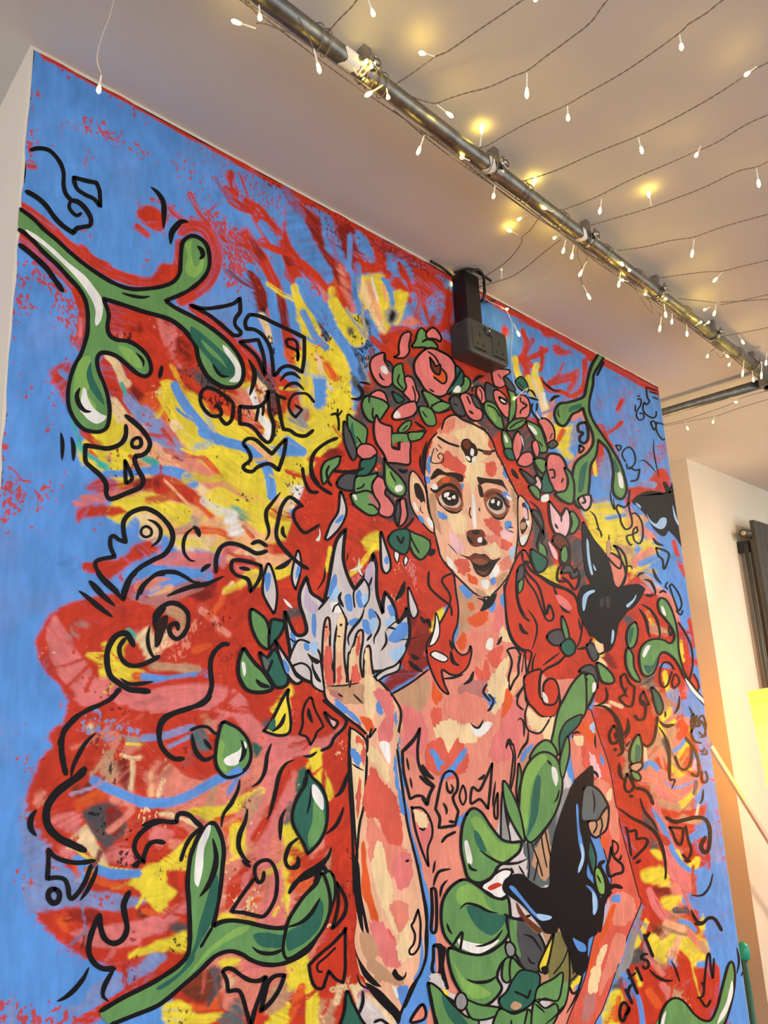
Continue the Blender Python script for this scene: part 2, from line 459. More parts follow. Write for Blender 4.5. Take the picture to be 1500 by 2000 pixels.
MOTIFS = []
SKIN = ('painted_torso', 'painted_face', 'painted_arm', 'painted_upper_arm', 'painted_dress')
def ragged(q):
    """brush-torn outline for the patches of flesh paint"""
    n = len(q); c = q.mean(0); size = np.ptp(q, axis=0).max()
    r = q - c; r /= np.linalg.norm(r, axis=1, keepdims=True) + 1e-6
    a = vnoise(np.arange(n) / 1.6, np.full(n, q[0, 0]), 31) - 0.5
    b = vnoise(np.arange(n) / 5.0, np.full(n, q[0, 1]), 32) - 0.5
    return q + r * (a * min(7, size * 0.13) + b * min(9, size * 0.16))[:, None]
def run_mural(text):
    cur = None
    for ln in text.splitlines():
        tk = ln.split()
        if not tk or tk[0] == '#': continue
        c = tk[0]
        if c == 'T':
            Tile.x0, Tile.y0 = float(tk[1]), float(tk[2]); Tile.s = float(tk[3]) / 150.0
        elif c[0] == '@':
            cur = Motif(c[1:], float(tk[1])); MOTIFS.append(cur)
        elif c == 'b': op_brush(tk[1], float(tk[2]) * Tile.s, float(tk[3]), parse_pts(tk[4:])[0])
        elif c == 'p': 
            q = parse_pts(tk[3:])[0]
            if len(q) > 2: op_patch(tk[1], float(tk[2]), q)
        elif c == 's': op_speckle(tk[1], float(tk[2]), parse_pts(tk[3:])[0])
        elif c == 'f':
            p, k = parse_pts(tk[2:]); q = smooth_path(p, 5, True, k)
            if cur.name in SKIN and tk[1] not in ('black', 'dbrown', 'white', 'brown', 'lip', 'sclera') and np.ptp(q, axis=0).max() > 14: q = ragged(smooth_path(p, 12, True, k))
            cur.fill(q, tk[1])
        elif c == 'K':
            p, k = parse_pts(tk[1:]); cur.fill(smooth_path(p, 5, True, k), 'black')
        elif c in 'FG':
            p, k = parse_pts(tk[3:])
            if c == 'F' and cur.name in ('painted_flower', 'painted_leaf') and np.ptp(p, axis=0).max() < 75: p = p.mean(0) + (p - p.mean(0)) * 1.13
            q = smooth_path(p, 6, True, k); cur.fill(q, tk[1])
            if c == 'G': q = smooth_path(p, 6, False, k)
            else: q = np.vstack([q, q[:2]])
            cur.line(q, float(tk[2]) * Tile.s * 0.86, False)
        elif c in 'kt':
            p, k = parse_pts(tk[2:]); cur.line(smooth_path(p, 6, False, k), float(tk[1]) * Tile.s * 0.9, c == 't')

MURAL_DATA = r"""
T 0 0 150
p red .7 85,1215 140,1175 220,1160 330,1160 450,1090 560,1060 640,1000 720,1250 720,2080 420,2080 330,1940 240,1900 130,1850 70,1780 150,1720 90,1660 50,1580 70,1500 110,1440 130,1370 90,1290
p red .5 85,1215 140,1175 220,1160 330,1160 450,1090 560,1060 640,1000 720,1250 720,2080 420,2080 330,1940 240,1900 130,1850 70,1780 150,1720 90,1660 50,1580 70,1500 110,1440 130,1370 90,1290
p salmon .9 200,1420 330,1350 480,1420 620,1500 640,1800 560,1960 420,1960 380,1700 260,1650 200,1540
p yellow .8 150,880 330,700 460,690 540,760 620,800 690,760 660,880 570,960 560,1060 430,1080 300,1040 210,1010 230,940
p yellow .5 150,880 330,700 460,690 540,760 620,800 690,760 660,880 570,960 560,1060 430,1080 300,1040 210,1010 230,940
p peach .9 250,900 420,880 540,960 540,1060 400,1070 300,1020
p red .6 240,620 330,600 420,680 470,760 560,800 500,860 380,800 270,760
p red .7 1140,1010 1210,1080 1260,1130 1310,1230 1340,1340 1352,1480 1358,1620 1364,1760 1385,1880 1400,2080 1180,2080 1240,1760 1180,1450 1150,1300
p red .5 1140,1010 1210,1080 1260,1130 1310,1230 1340,1340 1352,1480 1358,1620 1364,1760 1385,1880 1400,2080 1180,2080 1240,1760 1180,1450 1150,1300
p tan .9 1270,1320 1330,1420 1345,1560 1340,1680 1280,1640 1260,1500
p salmon .9 1280,1560 1350,1640 1350,1760 1290,1800 1260,1700
p tan .9 1280,1800 1350,1800 1370,1900 1300,1960
p bluep .8 40,1560 90,1640 150,1720 220,1780 150,1790 80,1750 40,1660
T 0 0 150
b red 30 .3 90,100 300,212 520,336 700,440
b red 26 .3 680,428 900,548 1100,658 1290,762
s red .5 90,108 190,165 150,160 95,120
s red .35 380,275 520,350 600,420 640,470 560,430 470,370 400,310
s red .55 58,185 72,190 70,290 60,330 48,330
p red .5 50,316 72,322 68,330 50,326
s red .3 100,235 170,225 180,262 110,275
s red .45 160,225 230,245 300,305 290,312 220,285 170,262
s red .35 160,290 190,285 190,330 160,330
s red .3 310,292 370,310 420,370 440,440 400,470 380,420 340,370
s red .35 400,330 440,325 460,360 440,385 400,370
b red 6 .5 210,268 232,278
s red .35 200,175 260,205 290,245 230,220
T 0 270 320
p red .5 124,68 135,60 150,70 152,80 146,88 132,78
b red 11 .3 19,62 30,70 45,82 60,97 80,110 95,120 110,127 130,132 146,130 156,120
p red .3 140,125 149,114 160,120 160,134 140,134
b red 12 .4 18,89 30,98 45,112 60,126 70,138 75,152
b red 7 .5 125,81 135,89
s red .45 30,110 50,125 70,140 74,170 66,180 50,165 40,140 24,125
s red .4 14,120 24,112 30,140 36,165 30,170 22,160 12,172
b red 9 .4 70,140 75,160 74,180 70,192
T 280 270 320
s red .3 24,12 45,20 60,45 64,52 50,48 35,36
s red .35 52,28 70,30 80,36 76,48 60,44
s red .65 0,62 8,58 16,60 33,68 20,84 12,88 0,76
s red .6 44,70 68,60 80,76 96,84 112,105 124,130 128,152 112,152 100,122 80,142 70,120 68,98 58,84
b red 9 .6 75,46 88,56 100,66 113,88 125,105 137,128 146,150
b red 7 .7 83,48 94,58 106,64 114,74 127,87 135,97 143,112 150,122
s red .6 80,44 96,52 108,64 120,80 130,92 120,92 104,74 84,58
b red 13 .6 93,88 102,104 113,118 121,135 126,155
p dred .7 96,92 104,98 112,112 108,118 100,108
b dred 11 .4 99,122 106,134 110,152
b blue 6 .15 96,117 103,121 110,130 116,143 120,158
b blue 8 .2 108,78 122,100 134,125 142,150
b red 13 .35 36,84 46,80 57,84 65,98 67,112 62,128 50,140 36,148
b red 10 .3 33,96 32,112 29,124
b red 8 .3 128,96 134,118 141,132 148,146
b orange 8 .5 138,122 144,136 148,146
T 0 570 320
s red .5 12,0 28,0 36,20 30,24 26,18 14,40 10,42
s red .4 48,0 75,0 76,40 64,60 56,62 60,30
s red .3 46,70 58,80 60,110 50,118 44,100
p red .6 44,72 60,64 66,66 60,100 56,98
b pink 5 .6 74,25 73,40
s red .2 8,60 40,70 40,100 8,110
s red .5 0,125 8,125 8,150 0,150
p red .4 98,10 150,24 150,110 140,128 116,115 102,100 90,66 100,57 125,72 137,76 130,55 100,42
p dred .7 118,34 135,28 146,34 150,48 135,44
p dred .6 118,85 130,80 134,95 124,106 116,100
b cream 9 .3 99,58 106,66 112,80 116,84
b teal 4 .2 111,84 115,93
p red .5 104,92 114,96 116,110 108,106
b orange 16 .6 140,85 150,105 156,125
b bluep 12 .5 117,98 128,112 142,124 152,132
b cream 14 .4 103,102 114,118 116,130 108,136
b yellow 12 .3 84,136 100,136 112,124
b peach 12 .5 118,122 128,130 132,140 124,148
b red 8 .4 76,128 84,136 90,140
b teal 4 .5 66,118 70,130 76,144
b orange 8 .4 84,146 96,150
T 280 570 320
p red .4 0,24 20,27 36,36 46,48 50,66 56,80 70,92 60,100 40,100 30,90 20,82 10,70 0,60
p dred .7 30,40 44,50 48,66 36,62 28,50
p pink .8 20,33 30,34 30,55 38,72 30,70 22,55
s black .35 19,34 28,34 32,52 36,66 28,64 22,50
p dgrey .8 44,72 52,72 66,84 74,92 60,92 48,82
s black .4 44,70 58,76 72,90 80,96 60,92
p dred .6 36,84 50,92 52,104 38,98
b red 30 .4 2,76 18,92 30,104
b orange 18 .6 6,100 16,116 26,136 34,150
b yellow 26 .4 22,94 36,116 52,136 70,150
s black .25 16,84 30,104 38,118 30,112 20,100
b yellow 22 .4 40,102 60,116 78,130 92,142
b cream 10 .6 28,122 44,140 56,150
b bluep 18 .4 0,112 14,126 30,146
b bluep 10 .4 2,126 24,150
b blue 9 .15 29,86 36,100 48,116 64,132 82,139 100,144 120,146 145,146
b red 9 .5 44,14 62,28 76,40 82,48 92,66 94,80
s red .6 36,12 55,18 80,38 90,50 100,62 96,72 84,56
p dred .6 100,0 113,0 116,16 104,20
p black .8 106,16 112,12 114,18 108,20
b cream 8 .4 108,22 114,36 116,44
b orange 5 .4 114,17 117,24
s black .6 113,34 120,36 122,58 117,56
b dred 10 .4 124,5 128,20 130,36 134,60
b red 16 .5 128,40 138,52 142,68
b blue 10 .3 117,0 120,20 122,40 128,66
b orange 14 .5 134,56 142,66
b red 30 .6 88,54 100,68 112,82 120,100
b cream 8 .5 104,78 112,96 110,104
p salmon .6 86,88 100,92 112,104 108,118 90,112
s black .4 88,104 100,100 108,116 98,120 88,118
b red 18 .6 124,82 134,92 140,106 146,112
b blue 8 .4 128,74 140,80 148,90
p dgrey .7 112,76 118,78 122,94 120,130 114,130 114,100
s black .5 112,76 122,90 128,126 116,134 114,104
b yellow 8 .5 104,108 112,118 114,128
b white 8 .5 108,116 116,126 112,134
p red .6 54,92 68,92 80,102 82,116 72,120 60,110
s black .5 56,90 72,94 82,104 70,110 58,106
b orange 8 .5 74,108 78,116
p pink .6 90,114 100,118 112,134 104,132 92,122
p grey .7 132,112 148,104 150,128 136,126
b yellow 14 .6 70,118 90,128 104,138
b yellow 16 .5 100,140 116,150
b yellow 12 .5 128,132 142,136
b yellow 14 .4 144,60 148,80 150,100
s black .5 60,140 72,138 76,150 62,150
T 0 270 320
@painted_swirl 5
k 4.5 28,11 35,9.5 44,11 50,16 55,23 58,32 58,43 60,51 65,57
k 3.6 65,57 63,62 65,67 70,71 74,69
k 5 65,57 72,59 79,66 83,74 82,80 76,81.5 70,83 67,87 / 58,81 50,73 42,62 33,54 24,49
@painted_swirl 5
k 4.4 67,36 78,39 88,41 / 91,49 91.5,63 / 86,56 78,52 70,46 67,36
@painted_swirl 5
t 5 138,45 144,50 149,58 150,68 149.5,83
@painted_swirl 5
t 6 172,77 166,76.5 161,81 157,87 156,97
@painted_vine 6
G green 4.6 18,65 30,74 40,84 52,94 65,106 80,118 95,128 106,134 118,138 130,138.5 146,136.5 158,132 164,124 165,115 166,100 168,94 174,90 181,91 188,97 191,106 191,118 186,128 176,137 166,143 151,149 / 161,156 176,163.6 191,172.6 206,184.6 215,194.6 221,205.6 222.7,216.6 219,225.6 211,228.6 201,226.6 191,219.6 185,210.6 181,200.6 179,190.6 174,182.6 167,174.6 156,166.6 141,161.6 131,159 115,153.6 94,147 / 99,160.6 98,172.6 100,180.6 106,184.6 118,186.6 128,192.6 135,200.6 138,210.6 136,216.6 131,218 124,214.6 115,206.6 106,199.6 97,196.6 91,197.6 88.5,203.6 90,213.6 95,225.6 98.5,237.6 100,250.6 98,263.6 92,268.6 83,268.6 75,265.6 68,257.6 63,246.6 62,233.6 64,220.6 68,208.6 74,197.6 78,185.6 80,175.6 80,160.6 78,149 72,138 62,127 52,116 40,105 30,94 22,87 17,84
f white 23,84 33,89 48,101 62,114 77,126 86,137 92,146 94,156 92,167 88,172 86.5,168 87,158 83,147 75,135 66,124 53,111 40,99 28,90
t 3.4 111,142 120,144.5 130,146 137,145
k 5.5 18,98 28,106 42,119 50,130 57,140
T 280 270 320
f lgreen 38,98 44,94 50,98 55,108 54,120 46,128 38,122 40,108
f green 44,95 50,98 52,110 48,118 44,110
t 5 49,99 53,103 54,108 51,111
T 280 570 320
f dgreen 43,32 50,36 60,44 70,53 79,62 83,70 82,77 78,79 72,76 64,67 55,57 48,48 43,40
f green 52,44 60,50 70,60 76,70 70,64 60,56
f white 72,49 76,51 82,58 88,67 89,75 87,82 82,83 78,82 83,77 83.5,70 79,62 74,55
t 3.6 63,66 67,73 72,77.5 78,77.5
T 0 570 320
f lgreen 108,50 118,52 126,60 130,70 122,68 112,58
t 2.6 124,56 129,61 131,65 130.5,69
f lgreen 72,64 82,60 82,84 80,94 88,106 80,112 68,100 68,80
f dgreen 83,65 80,70 79,78 82,88 88,97 95,104 93,95 88,85 84,75
f white 75,90 78,89 80,97 85,106 92,112 97,114 95,118 88,121 80,117 75,111 73,108
t 5 73,88 70,95 72,103 77,109 83,110
@painted_swirl 5
t 4 55.5,129 57,139 56.5,154
@painted_swirl 5
t 4.6 65,133 67,142 67,155
@painted_swirl 5
k 4.4 148,69 146,78
T 280 570 320
@painted_swirl 5
k 4 43,12.5 55,15.5 70,14 82,11 88,6 / 88.5,15 88,19 84,25 84,31 89,37 87,40 82,40 / 72,31 62,23 52,17 43,12.5
@painted_swirl 5
k 4 100,21 96,22 93,28 94,34 / 102,35 110,41 116,52 118,65 119,77 / 122,75 126,70 132,68 139,70 145,74 / 147,60 147,42 / 135,36 118,28 108,23 100,21
k 3.6 141,63 141,55 132,50 / 131,44 140,46 141,63
@painted_swirl 5
k 4 88,46 105,44 / 110,60 111,77 / 105,62 97,53 88,46
@painted_swirl 5
t 5 96,62 101,72 101,82 97,95
@painted_swirl 5
t 3.6 125,82 130,76 137,75 144,80
t 3.6 128,90 133,85 140,84 147,90
@painted_swirl 5
k 4 82,102 75,96 66,90 58,88 53,92 52,100 55,107 61,113 67,114 71,112 70,107 66,104
k 4 69,114 75,121 80,118 82,110 82,102
@painted_swirl 5
k 4 88,105 100,106 108,104 113,97 114,90 / 115,108 118,118 119,122 118,133 114,138 108,134 102,126 96,122 88,121 / 88,105
k 3.4 105,107 103,118
k 3 110,105 109,113
@painted_swirl 5
k 4 122,94 123,100 126,118 128,126 / 134,127 140,131 148,132 155,127
k 3.6 122,95 130,98
k 3.4 156,101 150,94 144,93 138,94 134,99 133,106 136,112 139,115 / 145,108 / 139,104
T 560 410 320
s red .7 14,2 32,6 34,20 36,36 42,44 30,44 22,30 16,18
b red 10 .6 34,42 40,52 44,62 50,76 56,92
s red .75 12,40 26,52 40,66 50,74 52,86 40,82 28,72 20,56
b pink 8 .7 14,48 24,58 32,70 36,82
b red 11 .4 0,24 8,36 14,48
b dred 9 .5 0,42 6,54 10,62
b red 14 .4 4,58 12,68 18,82
s red .7 44,18 58,16 62,34 70,44 62,52 52,44 48,30
p red .5 38,0 60,10 68,20 60,26 52,16 44,10
s red .8 68,20 90,30 104,44 96,54 82,40 74,28
p red .4 68,46 78,48 86,50 84,58 72,58 62,56 62,48
b pink 10 .7 50,50 54,64 60,80 60,90
b red 7 .5 82,38 90,50 92,60
s red .5 88,40 110,54 116,70 104,64 92,56
b red 5 .4 104,52 110,62 114,74
b red 5 .4 124,56 128,62
p red .4 122,54 140,58 126,66
p red .4 94,66 104,64 110,76 98,74
s red .4 116,78 142,82 144,96 124,92
s black .4 136,56 150,64 150,74 140,66
p red .4 144,76 152,70 152,130 138,112 142,96
p yellow .5 62,64 70,60 82,58 90,60 88,66 92,76 94,90 96,104 90,114 84,108 78,100 72,92 66,80
b cream 9 .5 66,68 74,84 82,98 88,108
b peach 6 .6 78,66 84,84 88,100
p yellow .5 96,76 106,73 112,78 108,90 104,102 98,104 96,90
b peach 4 .5 88,70 91,82
p white .5 90,92 98,88 102,96 96,104 92,102
p black .5 93,98 96,92 100,96 97,102 93,102
b blue 4 .1 88,63 94,72 97,86
b blue 5 .15 54,48 60,60 62,76 66,90 74,94
p yellow .5 38,84 46,80 54,92 68,98 75,108 73,118 66,126 58,124 52,116 46,104
p yellow .5 10,72 18,78 24,92 30,108 34,118 46,122 52,130 56,150 16,150 14,128 12,110 8,92
s grey .5 22,84 28,92 32,106 30,112 24,98
p dgrey .6 28,100 34,104 36,116 30,112
b blue 10 .12 12,66 22,86 32,98 44,112 54,126 60,142
b blue 7 .12 15,94 20,104 26,116 36,126
p dgrey .4 53,105 61,108 58,116 56,112
p black .5 66,100 72,98 76,106 70,106
s black .5 60,96 76,100 80,112 72,118
b dblue 8 .5 60,128 66,140 62,150
s black .5 58,126 76,124 78,140 70,150 58,150
b blue 7 .3 78,108 82,122 82,134
b blue 10 .4 112,88 120,96 128,104
p salmon .6 104,102 122,96 128,106 114,108
b orange 8 .5 36,142 42,150
p cream .6 24,130 34,126 36,150 24,150
p red .3 84,112 100,106 114,108 118,120 106,130 92,128
p black .7 86,124 110,118 118,126 108,140 90,148
T 980 620 320
p red .3 0,0 14,4 60,20 100,44 150,66 148,62 90,34 40,10
p red .5 0,4 6,10 4,24 0,30
p red .5 36,8 54,14 50,18 40,20
b red 6 .5 19,12 22,24 20,36 27,44
b red 8 .5 17,38 22,48 21,56
p red .4 46,23 65,32 50,35
b red 5 .5 36,28 37,40 35,48
b red 9 .5 44,60 56,56 64,54
b red 6 .5 68,50 66,60 62,66
b red 6 .4 76,40 76,56 74,66 66,72
b red 5 .5 36,56 42,66 54,68 62,72
b yellow 6 .4 12,38 14,50 18,58
b yellow 7 .4 32,44 30,52 34,62 38,76 42,90
b yellow 8 .4 24,56 28,70
b cream 6 .6 30,58 36,78 40,90
b white 4 .6 38,70 40,82
p yellow .5 44,92 56,100 66,96 72,104 66,116 58,124 62,132 54,126 46,112
p yellow .5 48,108 62,120 66,130 56,128
b orange 5 .4 56,104 52,112
b bluep 9 .5 70,100 66,114
b salmon 8 .4 66,92 74,88 80,100 82,114 74,124 64,136
b salmon 6 .5 46,76 44,92
b red 7 .4 80,36 90,42
s red .4 84,60 96,70 92,90 100,110 92,110 86,88
s red .35 96,64 120,60 118,110 104,112 98,84
b red 7 .4 90,100 98,116 106,126
b red 6 .4 106,84 110,76
s red .5 112,98 126,98 122,112 116,124
s red .5 128,130 140,118 150,112 150,128 134,140
b red 10 .4 88,116 90,130 84,140
b yellow 4 .4 84,132 86,144
p red .4 140,146 144,138 152,140 152,152
s red .4 106,48 128,58 126,64 108,60
T 0 840 320
s red .5 0,36 8,32 18,44 28,50 14,80 4,92 0,92
b red 2 .3 8,34 14,38 20,46 28,47
s red .45 30,48 36,38 44,44 54,54 44,70 32,70
s red .3 50,30 72,36 70,46 56,52 50,44
s red .3 60,56 70,70 66,80 56,66
p red .5 78,54 88,45 100,44 116,46 140,42 150,42 150,52 128,56 96,58
p dred .6 120,46 150,42 150,52 126,54
p pink .5 68,64 78,58 94,55 112,54 130,53 128,58 116,62 98,66 80,70 70,70
p yellow .6 98,64 116,62 132,58 150,58 150,78 140,72 124,72 108,70
p red .4 70,72 84,68 98,68 114,72 116,77 92,80 78,82 70,86
p yellow .4 82,16 96,17 108,14 120,14 124,24 118,30 116,36 98,36 90,30
b orange 4 .5 83,20 88,26
b teal 4 .5 90,32 98,34
p grey .5 97,24 102,24 101,30 97,30
s red .5 114,20 122,20 122,34 116,30
p dred .6 124,28 134,30 136,34 124,34
b teal 10 .6 132,26 142,30
b blue 7 .1 97,40 112,40 128,38 150,36
p cream .5 120,78 136,76 146,86 146,104 128,100 124,92 128,86
p bluef .3 116,88 122,80 128,84 128,96 122,102 116,102
p red .4 122,104 136,100 144,98 140,104 148,108 136,116 122,122 110,130 100,137 90,130 78,131 86,127 88,122 106,118 116,112
p pink .5 140,118 152,116 152,126 142,126
b salmon 14 .5 128,148 140,138 152,132
s red .6 112,136 128,130 126,150 110,150
s red .3 100,132 130,124 120,136 100,144
b blue 8 .2 120,132 134,128 150,127
T 300 840 320
p yellow .4 20,0 46,0 60,10 80,14 100,20 120,30 136,36 142,52 130,66 112,60 106,80 88,76 74,60 56,44 40,24
b red 6 .4 8,0 14,8 18,16
b bluep 14 .5 2,4 12,16 24,28 34,38
b peach 14 .6 0,18 14,28 26,38
p dred .6 18,24 26,26 34,34 26,34
b orange 6 .3 44,24 54,34 62,44
b salmon 24 .6 34,36 54,50 76,66 90,76
b cream 14 .5 36,50 56,66 74,80
b blue 10 .15 0,37 16,38 28,42 36,49
p red .3 0,42 12,41 24,46 36,54 48,66 54,80 48,76 36,69 20,66 8,60 0,58
p dred .7 0,42 8,42 4,54 0,52
b peach 3 .4 10,46 22,58 32,68
b orange 8 .6 40,64 52,78
p yellow .5 0,62 14,66 30,68 36,76 34,88 18,90 12,80 0,72
s black .25 12,70 38,72 36,82 16,84
p grey .5 34,78 40,80 42,96 36,92
b yellow 30 .5 60,64 76,74 96,84
b orange 7 .5 20,93 36,92 56,92 70,98
p dgrey .6 36,88 42,90 42,97 38,96
p cream .5 18,96 40,96 56,98 54,108 36,112 20,110
b yellow 8 .6 24,102 44,104
p pink .4 14,112 34,112 54,112 58,120 52,128 30,126 10,124
p pink .4 62,106 76,104 92,108 104,112 92,118 72,118 64,128 60,122
b cream 12 .5 88,112 104,112
p white .6 64,76 76,74 82,84 84,94 72,98 66,90
b peach 6 .5 78,80 90,92 96,98
b red 4 .4 82,88 92,100
p teal .8 70,70 82,72 92,84 80,84
b yellow 10 .4 106,70 106,84
p yellow .4 110,86 120,82 126,80 126,90 118,94 112,98
p cream .5 116,66 126,62 134,66 128,72 118,78
p white .7 124,52 138,50 142,60 132,64
s dgrey .5 120,46 136,48 140,62 126,60
s black .4 120,18 134,20 132,32 120,28
s black .5 52,14 60,14 58,24 50,22
s black .4 74,20 88,22 90,32 78,34
b peach 8 .5 90,14 100,22 106,28
b blue 9 .1 44,2 58,9 72,13 84,16 94,24 103,34 107,48 108,60
b blue 9 .2 122,10 136,20
p red .3 120,100 128,84 140,64 152,60 152,150 120,150 112,120 110,104 118,100
p yellow .5 108,118 118,118 128,120 124,132 112,138 106,130
b orange 6 .5 112,126 122,124
b red 12 .4 106,108 116,112
p red .5 46,134 60,130 72,128 84,136 88,146 66,152 20,152 40,142
b orange 4 .5 66,144 76,140
p yellow .3 84,128 98,130 98,142 88,146 82,138
p pink .4 74,122 92,124 84,130 76,130
b blue 10 .15 0,130 18,131 34,132 50,134
p dred .7 20,146 36,138 52,138 48,142 26,150
b peach 10 .6 2,140 14,146
T 300 840 320
@painted_swirl 5
k 4 84,16 82,12 86,8 93,9 100,15 108,22 / 115,14 121,8 / 119,22 114,37 / 108,32 103,31 95,34 90,38 84,37 82,33 88,28 88,22 84,15
@painted_swirl 5
t 4 116,57 108,67 103,74 103,82 105,90 105,96 102,101
@painted_swirl 5
k 4.2 90,104 96,102 103,106
@painted_swirl 5
k 4.6 57,130 57,118 61,108 68,104 77,105 86,109 94,113 103,111
@painted_swirl 5
k 4 98,124 88,121 78,119 72,120 71,127 76,133 85,136 88,142 88,148 / 94,141 98,132 98,124
t 4.6 78,126 84,127 88,128
@painted_swirl 5
t 3.6 37,89 30,95 27,104 28,113 33,119 38,120
t 5 36,88 40,92 42,98
@painted_swirl 5
t 4.6 52,123 47,126 43,130
@painted_swirl 5
t 4.4 -6,137 4,131 18,130 28,134 36,139 42,139
t 5 64,134 55,138 48,141 36,143 24,147 12,152
@painted_hair_curl 5
k 5 136,70 128,63 123,62 117,70 114,82 112,94 114,102 120,110 128,118 134,123 141,127
k 4 136,69 129,73 128,80 132,88 138,94 145,91 151,87
t 4 118,88 118,94 121,99
t 5 111,127 119,124 126,118
@painted_hair_curl 5
k 4.4 136,35 138,46 143,56 150,57
k 4.4 154,14 146,22 144,32 146,42 151,50
T 0 840 320
@painted_swirl 5
k 5 115,-4 115,4 112,11 106,15 98,17 90,16 78,14 / 78,28 83,34 92,42 97,50 97,58 100,63 106,62 118,57 128,53 / 131,46 126,36 123,28 124,24 / 130,23 135,19 137,12 133,4 126,-4 115,-13
k 4 125,7 121,10 121,15 126,16 129,13 128,8 125,7
k 4 114,28 115,49 / 120,46 120,41 114,28
@painted_swirl 5
k 5 115,103 113,94 113,84 118,77 126,73 134,72 143,76 150,82 156,90 158,98 156,106 150,114 140,119 128,126 118,136 112,150
k 4.4 115,103 108,100 104,97 101,99 101,107 105,116 / 90,119 87,124 92,133 100,141 108,149
k 3 134,88 130,90 129,95 133,98 138,96 138,91 134,88
t 4 135,82 142,85 147,92 145,101 138,107
@painted_swirl 5
t 6 82,138 87,144 95,151
@painted_swirl 5
k 4 128,150 132,142 140,134 150,130
T 980 620 320
@painted_vine 6
G green 3 88,34 82,44 79,54 77,64 75,72 70,75 60,78 53,79 49,84 48,90 51,97 56,99.5 60,96 64,89 70,86 74,83 / 77,93 81,102 83,108 83,116 78,124 70,130 66,136 64,148 64,160 68,172 74,174 78,166 80,150 81,136 86,126 88,112 / 96,120 100,130 102,142 101,156 104,164 110,166 114,158 112,146 108,134 100,120 92,108 84,96 80,86 80,76 83,62 84,52 90,42 93,36
f dgreen 62,82 68,80 73,79 72,83 66,85 61,87
f dgreen 72,138 78,132 76,146 74,158 70,160 70,148
f white 106,140 110,146 111,156 107,154
f dgreen 102,128 106,136 107,142 103,140
t 2 52,84 51,88 53,92
k 2.6 93,41 90,47 87,53
@painted_swirl 5
t 2.4 36,57 42,63 48,67 54,67
@painted_swirl 5
t 4 44,77 48,73 53,72
@painted_swirl 5
k 3 76,96 70,98 70,104 74,106 71,110 72,114 76,115 79,110 78,100 76,96
k 2.4 71,117 75,120 71,124 71,117
@painted_swirl 5
k 1.6 132,64 133,73 135,77 132,80 / 130,78 129,84 132,89 138,92 141,90 141,86
k 1.4 132,64 142,67
k 1.4 135,68 142,70
k 1.4 138,73 143,75
k 1.4 124,75 127,75 127,80 124,85 123,90 126,94 130,92 129,88 126,88
k 1.4 122,80 122,86
k 1.4 124,72 126,72
@painted_swirl 5
k 1.6 136,96 139,95 141,99 139,103 136,96
k 1.6 142,96 141,101 143,107 147,112 149,111
k 1.4 141,96 148,98
@painted_swirl 5
k 1.6 104,117 109,118 107,122 104,117
k 1.6 113,132 110,126 112,121 117,119 121,124 122,132 118,138 115,138 114,134
k 2 117,137 122,140 126,139 / 124,148 118,150
t 1.2 139,111 139,122 141,134 144,146
t 1.2 125,132 130,131 136,136 141,142
T 980 620 320
T 0 0 150
p hair .5 590,960 620,900 680,840 730,700 790,650 860,640 910,700 960,720 1000,770 1040,830 1080,900 1110,960 1150,1040 1160,1180 1160,1300 1090,1400 1020,1330 1000,1240 880,1180 850,1240 840,1300 780,1300 640,1320 560,1240 540,1160 560,1050
p hair .15 590,960 620,900 680,840 730,700 790,650 860,640 910,700 960,720 1000,770 1040,830 1080,900 1110,960 1150,1040 1160,1180 1160,1300 1090,1400 1020,1330 1000,1240 880,1180 850,1240 840,1300 780,1300 640,1320 560,1240 540,1160 560,1050
p dgrey .8 740,730 800,700 850,700 880,760 860,800 800,830 740,850 700,850 700,810
p dgrey .8 880,760 950,745 990,790 1010,815 960,850 910,830
p red .4 740,800 770,800 770,850 720,850
p red .4 780,715 805,710 808,735 786,730
p red .4 820,810 860,815 830,850 812,830
p dgrey .9 985,835 1040,830 1065,870 1090,930 1110,980 1060,970 1020,900
p red .5 1020,820 1050,815 1060,835 1030,840
p dgrey .5 690,920 740,890 810,920 830,960 820,1010 760,1020 700,960
p red .4 700,880 750,900 740,920 690,920
p dred .6 640,870 670,880 660,920 630,910
p dgrey .5 1040,1000 1070,1040 1080,1110 1050,1130 1040,1080
p dgrey .6 1090,980 1130,1010 1150,1090 1140,1180 1120,1120
p yellow .5 1050,1120 1090,1100 1090,1140 1060,1140
p yellow .4 708,1050 725,1038 742,1040 742,1078 722,1076 708,1068
p yellow .5 1140,985 1190,980 1230,1000 1260,1020 1240,1080 1250,1140 1270,1160 1230,1120 1180,1110 1150,1040
b bluep 8 .4 1160,980 1190,970
b blue 9 .4 1185,1012 1220,1006
p bluep .4 1170,900 1200,880 1205,950 1175,955
b yellow 14 .4 1250,1110 1290,1080
b red 14 .5 1230,960 1260,950 1290,920
p salmon .5 1150,1150 1190,1110 1220,1110 1220,1150 1180,1180
p red .4 1180,1080 1210,1090 1220,1130 1205,1150 1190,1120
b peach 10 .5 1235,1100 1260,1070
T 640 620 240
p yellow .5 0,28 14,40 24,56 30,70 28,90 32,110 34,118 26,124 20,128 18,150 0,150
p yellow .5 0,34 12,44 22,60 28,74 26,96 30,116 20,124 16,150 0,150
b orange 10 .5 2,58 10,74
b white 5 .6 0,80 5,88
s black .45 16,66 30,84 30,112 18,100
s black .4 0,84 8,90 6,150 0,150
b blue 8 .3 32,55 34,75 32,92
b blue 7 .3 50,14 56,28 60,42
p grey2 .6 28,46 40,48 46,66 52,80 46,82 36,66
b grey 5 .7 40,56 50,78
b dblue 7 .6 38,60 44,74
b tan 6 .6 48,48 52,66
p brown .5 42,84 54,86 54,94 46,96
p dgrey .7 40,94 52,90 52,100 44,118 34,126
s black .5 40,10 54,14 52,40 44,36
